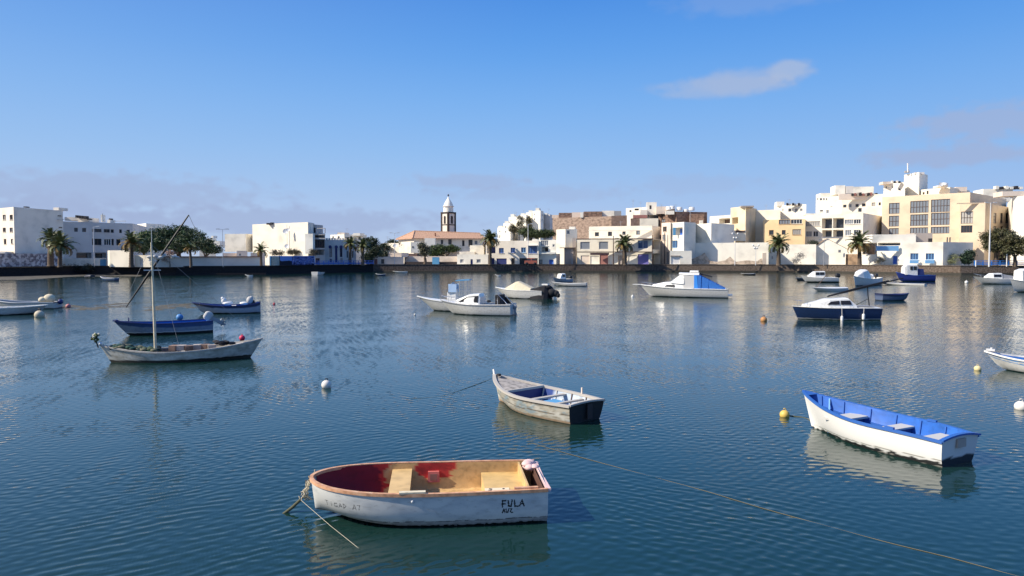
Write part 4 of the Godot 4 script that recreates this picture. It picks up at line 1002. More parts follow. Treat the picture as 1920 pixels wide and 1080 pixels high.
# ---------------------------------------------------------------- plants
var frond_kinds := []
func frond(droop: float, length: float, seed_: int) -> ArrayMesh:
	var r := RandomNumberGenerator.new(); r.seed = seed_
	var mb := Mb.new()
	var p := Vector3.ZERO; var a := 0.62
	var pts := [p]; var dirs := []
	for k in 11:
		var d := Vector3(cos(a), sin(a), 0)
		dirs.append(d); p += d * length / 11; pts.append(p); a -= droop / 11 * (0.6 + 0.1 * k)
	mb.tint = Color(0.17, 0.16, 0.07)
	mb.tube(pts, range(12).map(func(k): return lerpf(0.035, 0.006, k / 11.0)), 4, false)
	for k in range(1, 30):
		var f := k / 30.0
		var i := int(f * 11); var q: Vector3 = (pts[i] as Vector3).lerp(pts[i + 1], f * 11 - i)
		var d: Vector3 = dirs[mini(i, 10)]
		var ll := length * 0.16 * sin(PI * lerpf(0.12, 0.93, f)) + 0.07
		for side in [1.0, -1.0]:
			var o: Vector3 = (Vector3(0, 0, side) * 0.8 + d * 0.55 + Vector3(0, r.randf_range(-0.35, 0.12), 0)).normalized() * ll * r.randf_range(0.8, 1.15)
			var w := d * 0.035
			var g := r.randf_range(0.6, 1.35)
			mb.tint = Color(0.105 * g, 0.130 * g, 0.050 * g)
			mb.tri(q - w, q + w, q + o)
	return mb.mesh()

func palm(label: String, u: float, vtop: float, far: float, reach: float, fronds := 34, lean := 0.0, dry := 0, trunk_r := 0.26) -> void:
	if frond_kinds.is_empty():
		for k in 5: frond_kinds.append(frond([0.9, 1.5, 2.0, 2.5, 1.2][k], 1.0, 40 + k))
	var r := RandomNumberGenerator.new(); r.seed = int(u * 7)
	var base := spot(u - lean, 480, far); base.y = STREET
	var t := thing("palm_tree", label, "palm tree", base, 0.0, "palm trees along the quay")
	var h := spot(u, vtop, far).y - STREET
	var lx := spot(u, vtop, far).x - base.x
	var tr := Mb.new(); var pts := []; var rad := []
	for k in 19:
		var f := k / 18.0
		pts.append(Vector3(lx * f * f, h * f, 0)); rad.append(trunk_r * (1.25 - 0.35 * f + (0.35 if k == 0 else 0.0)) * (1.06 if k % 2 else 0.94) * (1.35 if f > 0.86 else 1.0))
	tr.tube(pts, rad, 9)
	part(t, "trunk", tr, M.bark)
	for k in fronds:
		var f := float(k) / fronds
		var o := MeshInstance3D.new(); o.name = "frond"
		var kind: int = 3 if f < 0.25 else (2 if f < 0.5 else (1 if f < 0.8 else [0, 4][k % 2]))
		o.mesh = frond_kinds[kind]
		o.material_override = M.palm_leaf if k >= dry else M.dry_leaf
		var s := reach * r.randf_range(0.85, 1.12)
		var pitch := lerpf(-0.45, 0.95, f) + r.randf_range(-0.15, 0.15)
		o.transform = Transform3D(Basis(Vector3.UP, k * 2.399 + r.randf_range(-0.2, 0.2)) * Basis(Vector3.BACK, pitch) * Basis(Vector3.RIGHT, r.randf_range(-0.3, 0.3)) * Basis.from_scale(Vector3.ONE * s), Vector3(lx, h + 0.1 * f, 0))
		t.add_child(o, true)

# a crown of leaf sprays filling some lobes; lobes: [u, v, half width px, half height px, distance]
func tree(called: String, label: String, u: float, far: float, lobes: Array, o := {}) -> void:
	var r := RandomNumberGenerator.new(); r.seed = int(u * 13 + far)
	var base := spot(u, 480, far); base.y = STREET
	var t := thing(called, label, o.get("category", "tree"), base, 0.0, o.get("group", ""))
	var cr := Mb.new()
	var leaf: float = o.get("leaf", 0.30)
	var base_c: Color = o.get("color", Color(0.035, 0.062, 0.022)) * 1.35
	var dens: float = o.get("dens", 1.0)
	var wood := Mb.new()
	var heart := Vector3.ZERO
	for l in lobes: heart += spot(l[0], l[1], l[4]) - base
	heart /= lobes.size()
	var fork := Vector3(0, maxf(0.3, minf(heart.y * 0.45, 3.5)), 0)
	if o.get("trunk", true):
		wood.tube([Vector3(0, -0.1, 0), Vector3(0.05, fork.y * 0.5, 0), fork], [o.get("tr", 0.3) * 1.35, o.get("tr", 0.3), o.get("tr", 0.3) * 0.9], 8)
	for l in lobes:
		var c: Vector3 = spot(l[0], l[1], l[4]) - base
		var m: float = l[4] / FOCAL
		var rad := Vector3(l[2] * m, l[3] * m, maxf(l[2] * m * 0.8, 0.4))
		if o.get("trunk", true):
			var mid := fork.lerp(c, 0.5) + Vector3(0, -0.1 * (c - fork).length(), 0)
			wood.tube([fork, mid, c], [o.get("tr", 0.3) * 0.6, o.get("tr", 0.3) * 0.4, 0.04], 6)
		var clumps := int((14 + 26 * sqrt(rad.x * rad.y)) * dens)
		for k in clumps:
			var d := Vector3(r.randfn(), r.randfn(), r.randfn()).normalized()
			var q := c + d * rad * pow(r.randf(), 0.33) * r.randf_range(0.85, 1.08)
			var g := r.randf_range(0.5, 1.6)
			var cs: float = r.randf_range(0.35, 0.75) * o.get("clump", 1.0)
			for j in int(o.get("per", 34)):
				var e: Vector3 = q + Vector3(r.randfn(), r.randfn() * 0.7, r.randfn()) * cs * 0.5
				var ax := Vector3(r.randfn(), r.randfn() * 0.6, r.randfn()).normalized(); var bx := ax.cross(Vector3(r.randfn(), r.randfn(), r.randfn())).normalized()
				var gg := g * r.randf_range(0.8, 1.2)
				cr.tint = Color(base_c.r * gg * r.randf_range(0.9, 1.2), base_c.g * gg, base_c.b * gg)
				var s := leaf * r.randf_range(0.6, 1.2)
				cr.tri(e - bx * s * 0.35, e + bx * s * 0.35, e + ax * s); 
	if o.get("trunk", true): part(t, "trunk", wood, M.bark)
	part(t, "crown", cr, M.leaf)

func greenery() -> void:
	mat("dry_leaf", Color(1.35, 1.05, 0.95), 0.8, {"vertex_color_use_as_albedo": true})
	palm("bushy palm, left one of the pair before the white block", 95, 453, 129, 2.5, 40, 0, 4, 0.45)
	palm("palm with a bare lower trunk, right one of the pair before the grey building", 114, 464, 126, 2.9, 32, 2, 5, 0.3)
	palm("ragged drying palm between the two sunlit cream walls", 247, 459, 125, 2.4, 34, 1, 16, 0.32)
	palm("thin small palm before the long white garden wall", 356, 468, 126, 1.5, 24, -2, 12, 0.2)
	palm("low dark palm at the left end of the blue mural", 489, 472, 138, 1.9, 26, 0, 4, 0.25)
	palm("tall palm before the arched townhouse, left one of the two", 657, 460, 150, 2.0, 32, 1, 8, 0.28)
	palm("tall palm right of the arched townhouse, beside the dark bushy trees", 680, 464, 150, 2.2, 32, 0, 6, 0.28)
	palm("big palm at the left corner of the house with dark blue windows", 919, 452, 156, 2.6, 44, 0, 8, 0.3)
	palm("palm in front of the cream shop building", 1171, 461, 154, 2.6, 38, 0, 10, 0.42)
	palm("palm before the long blank yard wall, left of the gabled house", 1460, 461, 150, 2.9, 38, 0, 4, 0.36)
	palm("pale feathery palm before the brown rendered house", 1611, 460, 146, 3.0, 40, -1, 12, 0.34)
	tree("dark_tree", "large dark evergreen tree with a broad crown, behind the long garden wall", 335, 150, [[305, 443, 30, 19, 150], [333, 437, 30, 14, 152], [362, 450, 26, 20, 148], [330, 459, 42, 14, 147], [288, 458, 22, 16, 146], [345, 437, 16, 12, 150]], {"color": Color(0.022, 0.046, 0.017), "dens": 2.3, "tr": 0.5, "leaf": 0.27})
	tree("green_tree", "lighter green tree at the left side of the large dark tree", 270, 148, [[262, 452, 12, 14, 148], [275, 446, 16, 16, 149], [268, 464, 18, 10, 147]], {"color": Color(0.042, 0.072, 0.022)})
	tree("dark_tree", "smaller dark tree sloping down at the right side of the large dark tree", 385, 145, [[378, 460, 22, 12, 145], [398, 467, 20, 8, 145], [393, 457, 10, 9, 145]], {"color": Color(0.024, 0.042, 0.018)})
	tree("shrub", "pinkish bare shrub on the garden wall beside the white sailing boat's mast", 318, 126, [[318, 475, 9, 5, 126], [306, 485, 6, 5, 126]], {"color": Color(0.24, 0.17, 0.14), "leaf": 0.16, "category": "shrub", "tr": 0.08})
	tree("bush", "dark bushes at the foot of the low pale wall, by the sand", 150, 130, [[140, 503, 12, 4.5, 130], [165, 502, 8, 5, 130], [120, 503, 8, 3.5, 131]], {"color": Color(0.018, 0.024, 0.018), "trunk": false, "category": "bush", "leaf": 0.2})
	tree("hedge", "row of small dark shrubs along the foot of the big white hall", 545, 149, [[520, 474, 14, 4, 149], [545, 472, 5, 4, 149], [558, 473, 9, 4, 149], [588, 474, 6, 5, 146]], {"color": Color(0.05, 0.045, 0.03), "trunk": false, "category": "hedge", "leaf": 0.2})
	tree("dark_tree", "tall dark leafy tree right of the arched townhouse", 697, 158, [[697, 456, 14, 13, 158], [703, 472, 15, 12, 157], [690, 484, 10, 8, 156]], {"color": Color(0.026, 0.042, 0.020), "dens": 1.3})
	tree("dark_tree", "low dark tree behind the pinkish low house with the red panel", 722, 164, [[718, 478, 14, 9, 163], [722, 463, 10, 7, 172], [738, 456, 12, 6, 180]], {"color": Color(0.030, 0.045, 0.022)})
	tree("green_tree", "wide bright green tree below the church windows", 832, 170, [[826, 468, 22, 9, 170], [848, 466, 13, 6, 170], [812, 474, 14, 6, 169]], {"color": Color(0.036, 0.060, 0.018), "dens": 1.5})
	tree("grey_tree", "small greyish olive tree with a thick trunk below the church", 797, 158, [[797, 470, 10, 10, 158], [792, 462, 7, 6, 158]], {"color": Color(0.075, 0.075, 0.045), "tr": 0.32, "dens": 0.9})
	tree("round_pine", "wide dark green pine with a rounded crown behind the blue window house", 1012, 190, [[1006, 439, 22, 8, 190], [1026, 438, 16, 7, 190], [990, 436, 18, 10, 192]], {"color": Color(0.030, 0.045, 0.012), "dens": 1.7})
	tree("sparse_tree", "sparse olive brown tree with pointed tops left of the round pine", 974, 200, [[974, 428, 18, 9, 200], [975, 414, 8, 9, 202], [991, 416, 4, 10, 202], [962, 430, 9, 6, 200]], {"color": Color(0.085, 0.075, 0.035), "dens": 0.8, "per": 26})
	tree("bush", "greyish bush at the foot of the low white house, left of the gabled house", 1497, 151.5, [[1500, 480, 7, 6, 151.5], [1494, 489, 11, 5, 151.5]], {"color": Color(0.17, 0.15, 0.15), "trunk": false, "category": "bush", "leaf": 0.16, "dens": 0.7, "per": 22})
	tree("bush", "pale dusty bush left of the light blue house door", 1652, 146, [[1650, 489, 9, 6, 146]], {"color": Color(0.16, 0.15, 0.10), "trunk": false, "category": "bush", "leaf": 0.16, "dens": 0.8})
	tree("bush", "dark green clipped bush in the corner of the light blue house yard", 1813, 143, [[1812, 484, 10, 11, 143], [1818, 477, 7, 6, 143]], {"color": Color(0.016, 0.036, 0.020), "trunk": false, "category": "bush", "dens": 1.4})
	tree("shrub", "yellowish flowering shrub against the shaded side of the light blue house", 1790, 142.5, [[1789, 482, 8, 5, 142.5], [1783, 490, 8, 4, 142.5]], {"color": Color(0.16, 0.18, 0.09), "trunk": false, "category": "shrub", "leaf": 0.16, "dens": 0.7})
	tree("roof_plants", "dark potted plants on the low white house beside the lamp post", 1525, 156, [[1525, 455.5, 9, 4, 156]], {"color": Color(0.03, 0.04, 0.025), "trunk": false, "category": "plant", "leaf": 0.2})
	tree("olive_tree", "dark spreading tree left of the street lamp, before the beige building", 1868, 136, [[1856, 449, 20, 13, 137], [1876, 441, 22, 13, 136], [1866, 462, 22, 9, 135]], {"color": Color(0.050, 0.052, 0.022), "dens": 1.3})
	tree("olive_tree", "dark spreading tree at the right edge, behind the blue railing", 1903, 133, [[1900, 452, 18, 14, 133], [1918, 462, 18, 16, 132], [1894, 470, 16, 9, 133]], {"color": Color(0.055, 0.055, 0.024), "dens": 1.3})
	tree("tree", "brownish low tree behind the blue railing, at the right edge", 1950, 131, [[1950, 455, 24, 16, 131]], {"color": Color(0.055, 0.052, 0.022)})

# ---------------------------------------------------------------- street furniture
func lamp(label: String, u: float, vtop: float, far: float, heads: int, r := 0.06, m := "pale_metal") -> void:
	var base := spot(u, 480, far); base.y = STREET
	var h := spot(u, vtop, far).y - STREET
	var t := thing("street_lamp", label, "street lamp", base, 0.0, "street lamps on the quay")
	var p := Mb.new(); p.tube([Vector3.ZERO, Vector3(0, h * 0.5, 0), Vector3(0, h, 0)], [r * 1.4, r, r * 0.7], 8); part(t, "pole", p, M[m])
	for k in heads:
		var sx: float = [1.0, -1.0, 0.5, -0.5][k]
		var a := Mb.new()
		if heads >= 3:
			var hy: float = h * (1.0 if k < 2 else 0.86)
			a.bar(Vector3(0, hy, 0), Vector3(0.55 * sx, hy, 0), 0.05, 0.05); part(t, "arm", a, M[m])
			var l := Mb.new(); l.ball(Vector3(0.55 * sx, hy + 0.22, 0), Vector3.ONE * 0.2, 10); part(t, "lamp_globe", l, M.frame_white)
		else:
			a.bar(Vector3(0, h - 0.05, 0), Vector3(0.7 * sx, h + 0.05, 0), 0.06, 0.06); part(t, "arm", a, M[m])
			var l := Mb.new(); l.box(Vector3(0.8 * sx, h + 0.05, 0), Vector3(0.55, 0.12, 0.22)); part(t, "lamp_head", l, M[m])

func street_furniture() -> void:
	lamp("white lamp post before the grey building, left of the sailing boat", 176, 425, 131, 1)
	lamp("pale lamp post against the large dark tree", 285, 426, 124, 1)
	lamp("lamp post with two arms, alone between dark tree and white hall", 418, 430, 128, 2, 0.05, "metal")
	lamp("slim lamp post above the pinkish low house with the red panel", 740, 437, 158, 2, 0.05)
	lamp("pale lamp post before the blue window house", 990, 420, 154, 1, 0.07, "frame_white")
	lamp("dark pole in front of the cream shop building, left of its palm", 1150, 442, 153.5, 0, 0.10, "frame_brown")
	lamp("short dark pole left of the palm at the cream shops", 1160, 478, 153.5, 0, 0.09, "frame_brown")
	lamp("dark pole at the right corner of the cream shop building", 1223, 441, 153.5, 0, 0.08, "frame_brown")
	lamp("ornate lamp with globes before the long yard wall, left of its twin", 1378, 440, 151.5, 4, 0.06)
	lamp("ornate lamp with globes before the long yard wall, nearer its palm", 1417, 462, 151, 4, 0.06)
	lamp("grey lamp post in front of the gabled white house", 1545, 450, 148, 2, 0.06, "metal")
	lamp("tall pale street lamp before the beige building, at the right", 1855, 380, 131, 2, 0.11, "pale_metal")
	# blue railings
	railing("blue railing with posts on the quay edge below the arched townhouse", 588, 700, M.blue_paint, 0.75)
	railing("bright blue railing on the quay at the right edge, under the dark trees", 1828, 2020, M.canvas_bright, 0.85)
	for k in [[1888, 476], [1830, 488]]:
		var b := spot(k[0], 480, 132.6); b.y = STREET
		var mb := Mb.new(); mb.tube([Vector3.ZERO, Vector3(0, spot(k[0], k[1], 132.6).y - STREET, 0)], 0.09, 8)
		single("quay_post", mb, M.frame_white, "thin white post standing at the blue railing, " + ("under the dark trees" if k[0] == 1888 else "left end of the railing"), "post", b, "white posts at the railing")
	# orange car behind the parapet
	var far := 154.0
	var c := spot(995, 480, far); c.y = STREET
	var t := thing("parked_car", "orange red car parked before the dark garage of the blue window house", "car", c)
	var bd := Mb.new(); bd.box(Vector3(0, 0.62, 0), Vector3(2.6, 0.62, 1.5), Basis.IDENTITY, 0.97); bd.box(Vector3(0.1, 1.2, 0), Vector3(1.75, 0.55, 1.35), Basis.IDENTITY, 0.84)
	part(t, "body", bd, mat("car_paint", lin(0.52, 0.12, 0.05), 0.3, {"clearcoat_enabled": true}))
	for k in [-0.42, 0.55]:
		var w := Mb.new(); w.box(Vector3(k, 1.18, 0.665), Vector3(0.72, 0.36, 0.06), Basis.IDENTITY, 0.9); part(t, "window", w, M.glass)
	for k in [-0.85, 0.85]:
		var w := Mb.new(); w.lathe([[0.0, -0.1], [0.31, -0.1], [0.31, 0.1], [0.0, 0.1]], 14, Vector3(k, 0.31, 0.68), Basis(Vector3.RIGHT, PI / 2)); part(t, "wheel", w, M.black)

func railing(label: String, u0: float, u1: float, m: Material, h: float) -> void:
	var a := shore_at(u0); var b := shore_at(u1)
	var mid := shore_at((u0 + u1) / 2)
	var o := mid + Vector3(0, 1.63, -0.2)
	var t := thing("railing", label, "railing", o)
	var pts := []
	for k in 13: pts.append(shore_at(lerpf(u0, u1, k / 12.0)) + Vector3(0, 1.63, -0.2) - o)
	var p := Mb.new()
	for k in 12:
		for y in [h, h * 0.62, h * 0.3]: p.bar(pts[k] + Vector3(0, y, 0), pts[k + 1] + Vector3(0, y, 0), 0.09, 0.2 if y == h * 0.3 else 0.1)
	part(t, "rails", p, m)
	for q in pts:
		var s := Mb.new(); s.bar(q, q + Vector3(0, h + 0.05, 0), 0.12, 0.12); part(t, "post", s, m)

# ---------------------------------------------------------------- boats
# a boat's node: stern and bow given where their waterlines show; x runs forward
func boat(called: String, label: String, category: String, stern: Vector2, bow: Vector2, group := "", lift := 0.0) -> Node3D:
	var a := afloat(stern.x, stern.y); var b := afloat(bow.x, bow.y)
	var d := b - a
	var t := thing(called, label, category, (a + b) / 2 + Vector3(0, lift, 0), atan2(-d.z, d.x), group)
	return t
func span(stern: Vector2, bow: Vector2) -> float: return afloat(stern.x, stern.y).distance_to(afloat(bow.x, bow.y))
# paint by height: bands [above this height, colour]; strake: the top few centimetres in another colour
func bands(list: Array, strake := 0.0, sc := Color.WHITE, grime := 0.0) -> Callable:
	var n := noise(2.2, 17, 4)
	return func(p: Vector3, _t: float, sheer: float) -> Color:
		var c: Color = list[0][1]
		for e in list:
			if p.y > e[0] + n.get_noise_2d(p.x * 2.0, p.y) * 0.02: c = e[1]
		if strake > 0 and p.y > sheer - strake: c = sc
		if grime > 0:
			var g: float = clampf(0.5 + n.get_noise_3d(p.x * 1.3, p.y * 2.5, p.z) * 1.2, 0, 1)
			c = c.lerp(Color(c.r * 0.45, c.g * 0.42, c.b * 0.36), grime * (1.0 - g))
			if p.y < 0.1: c = c.lerp(Color(0.10, 0.09, 0.06), grime * clampf((0.1 - p.y) * 8.0, 0, 1) * 0.8)
		return c
const WHITE := Color(0.60, 0.595, 0.575)
const DIRTY := Color(0.60, 0.59, 0.56)
const BLACK := Color(0.012, 0.013, 0.017)
const NAVY := Color(0.008, 0.028, 0.095)

func hull_parts(t: Node3D, h: Hull, paint, m: Material, nt := 26, nq := 14) -> void:
	var a := Mb.new(); h.skin(a, nt, nq, paint); part(t, "hull", a, m)
	if h.sw > 0.0:
		var b := Mb.new(); h.transom(b, nq, 0.0, paint); part(t, "transom", b, m)
func rails(t: Node3D, h: Hull, m: Material, out := 0.02, inn := 0.04, up := 0.012, down := 0.03, t0 := 0.0) -> void:
	for s in [1.0, -1.0]:
		var r := Mb.new(); h.rail(r, s, out, inn, up, down, t0); part(t, "gunwale", r, m)
func open_boat(t: Node3D, h: Hull, fl: float, paint_in, m_in: Material, t1 := 0.985) -> void:
	var li := Mb.new(); h.lining(li, fl, 0.012, t1, 26, 8, paint_in); part(t, "inside", li, m_in)
	if h.sw > 0.0:
		var tr := Mb.new(); h.transom(tr, 8, 0.0, paint_in, h.th, 0.045); part(t, "transom_lining", tr, m_in)
func seats(t: Node3D, h: Hull, list: Array, m: Material) -> void:
	for e in list:
		var s := Mb.new(); h.thwart(s, e[0], e[1], e[2]); part(t, "thwart", s, m)
# outboard motor at the stern: at = top of the transom; lift in radians
func outboard(t: Node3D, at: Vector3, s: float, lift: float, cowl: Material, leg: Material) -> void:
	var bs := Basis(Vector3.BACK, -lift)
	var P := func(x: float, y: float, z := 0.0) -> Vector3: return at + bs * (Vector3(x, y, z) * s)
	var c := Mb.new()
	var rows := []
	for e in [[0.0, 0.02], [0.75, 0.02], [1.0, 0.12], [1.05, 0.25], [0.95, 0.42], [0.6, 0.52], [0.05, 0.54]]:
		var row := PackedVector3Array()
		for k in 17:
			var a := TAU * k / 16
			row.append(P.call(-0.12 + signf(cos(a)) * pow(absf(cos(a)), 0.6) * 0.25 * e[0], e[1] * 0.85, -signf(sin(a)) * pow(absf(sin(a)), 0.6) * 0.15 * e[0]))
		rows.append(row)
	c.grid(rows, true)
	var o := part(t, "outboard_motor", c, cowl)
	var l := Mb.new()
	l.bar(P.call(-0.12, 0.04), P.call(-0.14, -0.62), 0.14 * s, 0.2 * s, bs.x); l.bar(P.call(0.08, -0.02), P.call(-0.1, -0.02), 0.16 * s, 0.1 * s); l.bar(P.call(-0.02, -0.48), P.call(-0.34, -0.48), 0.16 * s, 0.02 * s)
	l.tube([P.call(0.02, -0.66), P.call(-0.08, -0.66), P.call(-0.26, -0.66)], [0.02 * s, 0.06 * s, 0.045 * s], 8)
	l.bar(P.call(-0.12, -0.66), P.call(-0.16, -0.84), 0.03 * s, 0.12 * s, bs.x)
	part(o, "leg", l, leg)
	var pr := Mb.new()
	for k in 3:
		var rb := bs * Basis(Vector3.RIGHT, TAU * k / 3)
		pr.box(P.call(-0.29, -0.66) + rb * Vector3(0, 0.09, 0) * s, Vector3(0.03, 0.14, 0.08) * s, rb)
	part(o, "propeller", pr, leg)
# a faceted house on deck: stations [x, half width low, half width high, y low, y high]
func loft(st: Array, crown := 0.04) -> Mb:
	var mb := Mb.new()
	var ring := func(e: Array) -> Array: return [Vector3(e[0], e[3], e[1]), Vector3(e[0], e[4] - 0.02, e[2]), Vector3(e[0], e[4] + crown * 0.5, e[2] * 0.82), Vector3(e[0], e[4] + crown, e[2] * 0.4), Vector3(e[0], e[4] + crown, -e[2] * 0.4), Vector3(e[0], e[4] + crown * 0.5, -e[2] * 0.82), Vector3(e[0], e[4] - 0.02, -e[2]), Vector3(e[0], e[3], -e[1])]
	for i in st.size() - 1:
		var a: Array = ring.call(st[i]); var b: Array = ring.call(st[i + 1])
		for k in 7: mb.quad(a[k], b[k], b[k + 1], a[k + 1])
	for e in [[st[0], 1.0], [st[-1], -1.0]]:
		var a: Array = ring.call(e[0])
		mb.poly(PackedVector3Array(a), Vector3(-e[1] if st[0][0] < st[-1][0] else e[1], 0, 0))
	return mb
func side_panes(t: Node3D, called: String, quads: Array, m: Material) -> void:  # windows on both sides: four [x, y, z] corners each
	for s in [1.0, -1.0]:
		for q in quads:
			var mb := Mb.new(); var c := []
			for e in q: c.append(Vector3(e[0], e[1], e[2] * s))
			var nn: Vector3 = (c[1] - c[0]).cross(c[3] - c[0]).normalized() * 0.012
			if nn.z * s < 0: nn = -nn
			var f := [c[0] + nn, c[1] + nn, c[2] + nn, c[3] + nn]
			if s > 0: mb.quad(f[0], f[1], f[2], f[3])
			else: mb.quad(f[3], f[2], f[1], f[0])
			for k in 4: mb.quad(c[k], c[(k + 1) % 4], f[(k + 1) % 4], f[k])
			part(t, called, mb, m)
func pulpit(t: Node3D, h: Hull, t0: float, up: float, m: Material) -> void:
	var p := Mb.new(); var top := []
	for s in [1.0, -1.0]:
		var row := []
		for k in 7: row.append(h.top(lerpf(t0, 0.995, k / 6.0), s, -0.04, up))
		if s < 0: row.reverse()
		top += row
	p.tube(top, 0.014, 6)
	for k in [0, 3, 10, 13]: p.tube([top[k], top[k] - Vector3(0, up, 0)], 0.012, 5)
	part(t, "bow_rail", p, m)

func far_boats() -> void:
	var t: Node3D; var h: Hull
	# blue boat drawn up on the sand
	t = boat("beached_boat", "small dark blue boat lying by the sand at the left end of the quay", "boat", Vector2(221, 527), Vector2(186, 526.5))
	h = Hull.new({"L": 2.9, "beam": 1.1, "s0": 0.45, "s1": 0.4, "s2": 0.6, "sw": 0.7})
	hull_parts(t, h, bands([[-9, BLACK], [0.05, Color(0.02, 0.06, 0.14)]], 0.06, DIRTY), M.painted, 16, 8); open_boat(t, h, 0.1, null, M.deep_blue); rails(t, h, M.frame_white)
	t = boat("beached_boat", "dark overturned dinghy on the sand left of the small dark blue boat", "boat", Vector2(180, 522), Vector2(152, 521), "", 0.12)
	h = Hull.new({"L": 2.6, "beam": 1.0, "s0": 0.05, "s1": 0.05, "s2": 0.05, "draft": -0.4, "rise": -0.2, "sw": 0.7})
	hull_parts(t, h, bands([[-9, Color(0.03, 0.03, 0.04)]]), M.painted, 12, 6)
	# small craft along the far quay
	for e in [[461, 472, 519, "tiny white tender below the long garden wall", WHITE, 1.2], [736, 764, 511.5, "low white rowing boat by the brown quay below the church", WHITE, 2.9], [706, 721, 517, "tiny dark blue dinghy left of the low white rowing boat", NAVY, 1.7], [844, 852, 508.8, "tiny white tender at the foot of the brown quay below the church", WHITE, 1.0], [1391, 1413, 516, "flat dark punt far out behind the white cruiser", BLACK, 2.4], [930, 937, 519, "tiny white tender before the blue window house quay", WHITE, 0.9]]:
		t = boat("small_boat", e[3], "boat", Vector2(e[1], e[2]), Vector2(e[0], e[2]))
		h = Hull.new({"L": e[5], "beam": e[5] * 0.42, "s0": 0.3, "s1": 0.26, "s2": 0.36, "sw": 0.75, "draft": 0.1})
		hull_parts(t, h, bands([[-9, BLACK], [0.02, e[4]]]), M.painted, 14, 6); open_boat(t, h, 0.08, null, M.gelcoat if e[4] == WHITE else M.deep_blue); rails(t, h, M.gelcoat)
	t = boat("small_boat", "white round sided boat beside the quay below the blue railing", "boat", Vector2(577, 517), Vector2(620, 514.5))
	h = Hull.new({"L": 4.0, "beam": 1.5, "s0": 0.62, "s1": 0.5, "s2": 0.45, "sw": 0.8, "draft": 0.1})
	hull_parts(t, h, bands([[-9, WHITE]]), M.painted, 18, 8); open_boat(t, h, 0.1, null, M.gelcoat); rails(t, h, M.gelcoat)
	# two boats in front of the shops
	t = boat("cabin_boat", "grey boat with a small white wheelhouse, before the cream shops", "boat", Vector2(1068, 530), Vector2(1037, 531))
	h = Hull.new({"L": 2.9, "beam": 1.4, "s0": 0.5, "s1": 0.5, "s2": 0.75, "sw": 0.8})
	hull_parts(t, h, bands([[-9, NAVY], [0.16, Color(0.35, 0.36, 0.40)]]), M.painted, 16, 8); open_boat(t, h, 0.15, null, M.gelcoat, 0.6)
	var dk := Mb.new(); h.deck(dk, 0.55); part(t, "foredeck", dk, M.gelcoat)
	part(t, "wheelhouse", loft([[-0.35, 0.4, 0.36, 0.4, 1.15], [0.3, 0.42, 0.34, 0.4, 1.12], [0.5, 0.42, 0.3, 0.4, 0.7]]), M.gelcoat); side_panes(t, "window", [[[-0.25, 0.75, 0.385], [0.2, 0.75, 0.385], [0.18, 1.02, 0.365], [-0.25, 1.02, 0.365]]], M.tinted)
	outboard(t, Vector3(-1.5, 0.5, 0), 0.8, 0.0, M.black, M.black)
	t = boat("small_boat", "low white skiff in front of the grey boat with the wheelhouse", "boat", Vector2(1091, 536.5), Vector2(1044, 536))
	h = Hull.new({"L": 3.9, "beam": 1.3, "s0": 0.36, "s1": 0.3, "s2": 0.45, "sw": 0.8, "draft": 0.1})
	hull_parts(t, h, bands([[-9, NAVY], [0.06, WHITE]], 0.08, Color(0.3, 0.36, 0.48)), M.painted, 18, 8); open_boat(t, h, 0.1, null, M.gelcoat); seats(t, h, [[0.3, 0.25, 0.22], [0.6, 0.25, 0.2]], M.gelcoat); rails(t, h, M.gelcoat)
	# big white cruiser
	t = boat("motor_cruiser", "large white cabin cruiser with a bright blue canvas at its stern", "motor boat", Vector2(1357, 557.8), Vector2(1206, 555.4))
	h = Hull.new({"L": 7.6, "beam": 2.5, "s0": 0.88, "s1": 0.92, "s2": 1.28, "ts": 0.3, "sw": 0.9, "draft": 0.3, "rise": 0.42, "rake": 0.95, "bz": 0.86, "fa": 2.4, "tm": 0.35})
	hull_parts(t, h, bands([[-9, BLACK], [0.075, WHITE]]), M.painted, 34, 22)
	rails(t, h, M.gelcoat, 0.03, 0.02, 0.02, 0.05)
	dk = Mb.new(); h.deck(dk, 0.02, 1.0, 0.12, 20); part(t, "deck", dk, M.gelcoat)
	part(t, "cabin", loft([[2.6, 0.28, 0.2, 1.05, 1.22], [1.55, 0.75, 0.62, 0.95, 1.5], [0.55, 0.98, 0.82, 0.9, 1.58], [-0.45, 1.02, 0.86, 0.88, 1.6]], 0.05), M.gelcoat)
	part(t, "windscreen_cover", loft([[1.0, 0.9, 0.72, 1.5, 1.56], [0.1, 0.98, 0.70, 1.4, 2.42], [-0.15, 0.98, 0.74, 1.4, 2.5]], 0.04), M.gelcoat)
	part(t, "hard_top", loft([[0.3, 0.74, 0.7, 2.38, 2.5], [-0.5, 0.84, 0.78, 2.32, 2.48], [-1.4, 0.8, 0.74, 2.34, 2.48]], 0.07), M.gelcoat)
	part(t, "side_cover", loft([[-0.1, 1.0, 0.78, 0.9, 2.36], [-1.0, 1.02, 0.8, 0.9, 2.36]], 0.0), M.canvas_grey)
	var pk := Mb.new(); pk.box(Vector3(-0.65, 1.85, 1.0), Vector3(0.3, 0.2, 0.05)); part(t, "pink_cloth", pk, mat("pink", lin(0.8, 0.35, 0.33), 0.8))
	part(t, "blue_canvas", loft([[-1.0, 1.03, 0.80, 0.9, 2.38], [-1.35, 1.03, 0.79, 0.9, 2.36], [-3.55, 1.02, 0.9, 0.88, 0.98]], 0.03), M.canvas_blue)
	side_panes(t, "canvas_panel", [[[-1.32, 0.95, 1.02], [-1.0, 0.95, 1.03], [-0.98, 2.3, 0.82], [-1.2, 2.28, 0.81]]], M.canvas_bright)
	var rd := Mb.new(); rd.box(Vector3(-0.95, 2.68, 0), Vector3(0.75, 0.2, 0.9), Basis.IDENTITY, 0.9); part(t, "radar_box", rd, M.gelcoat)
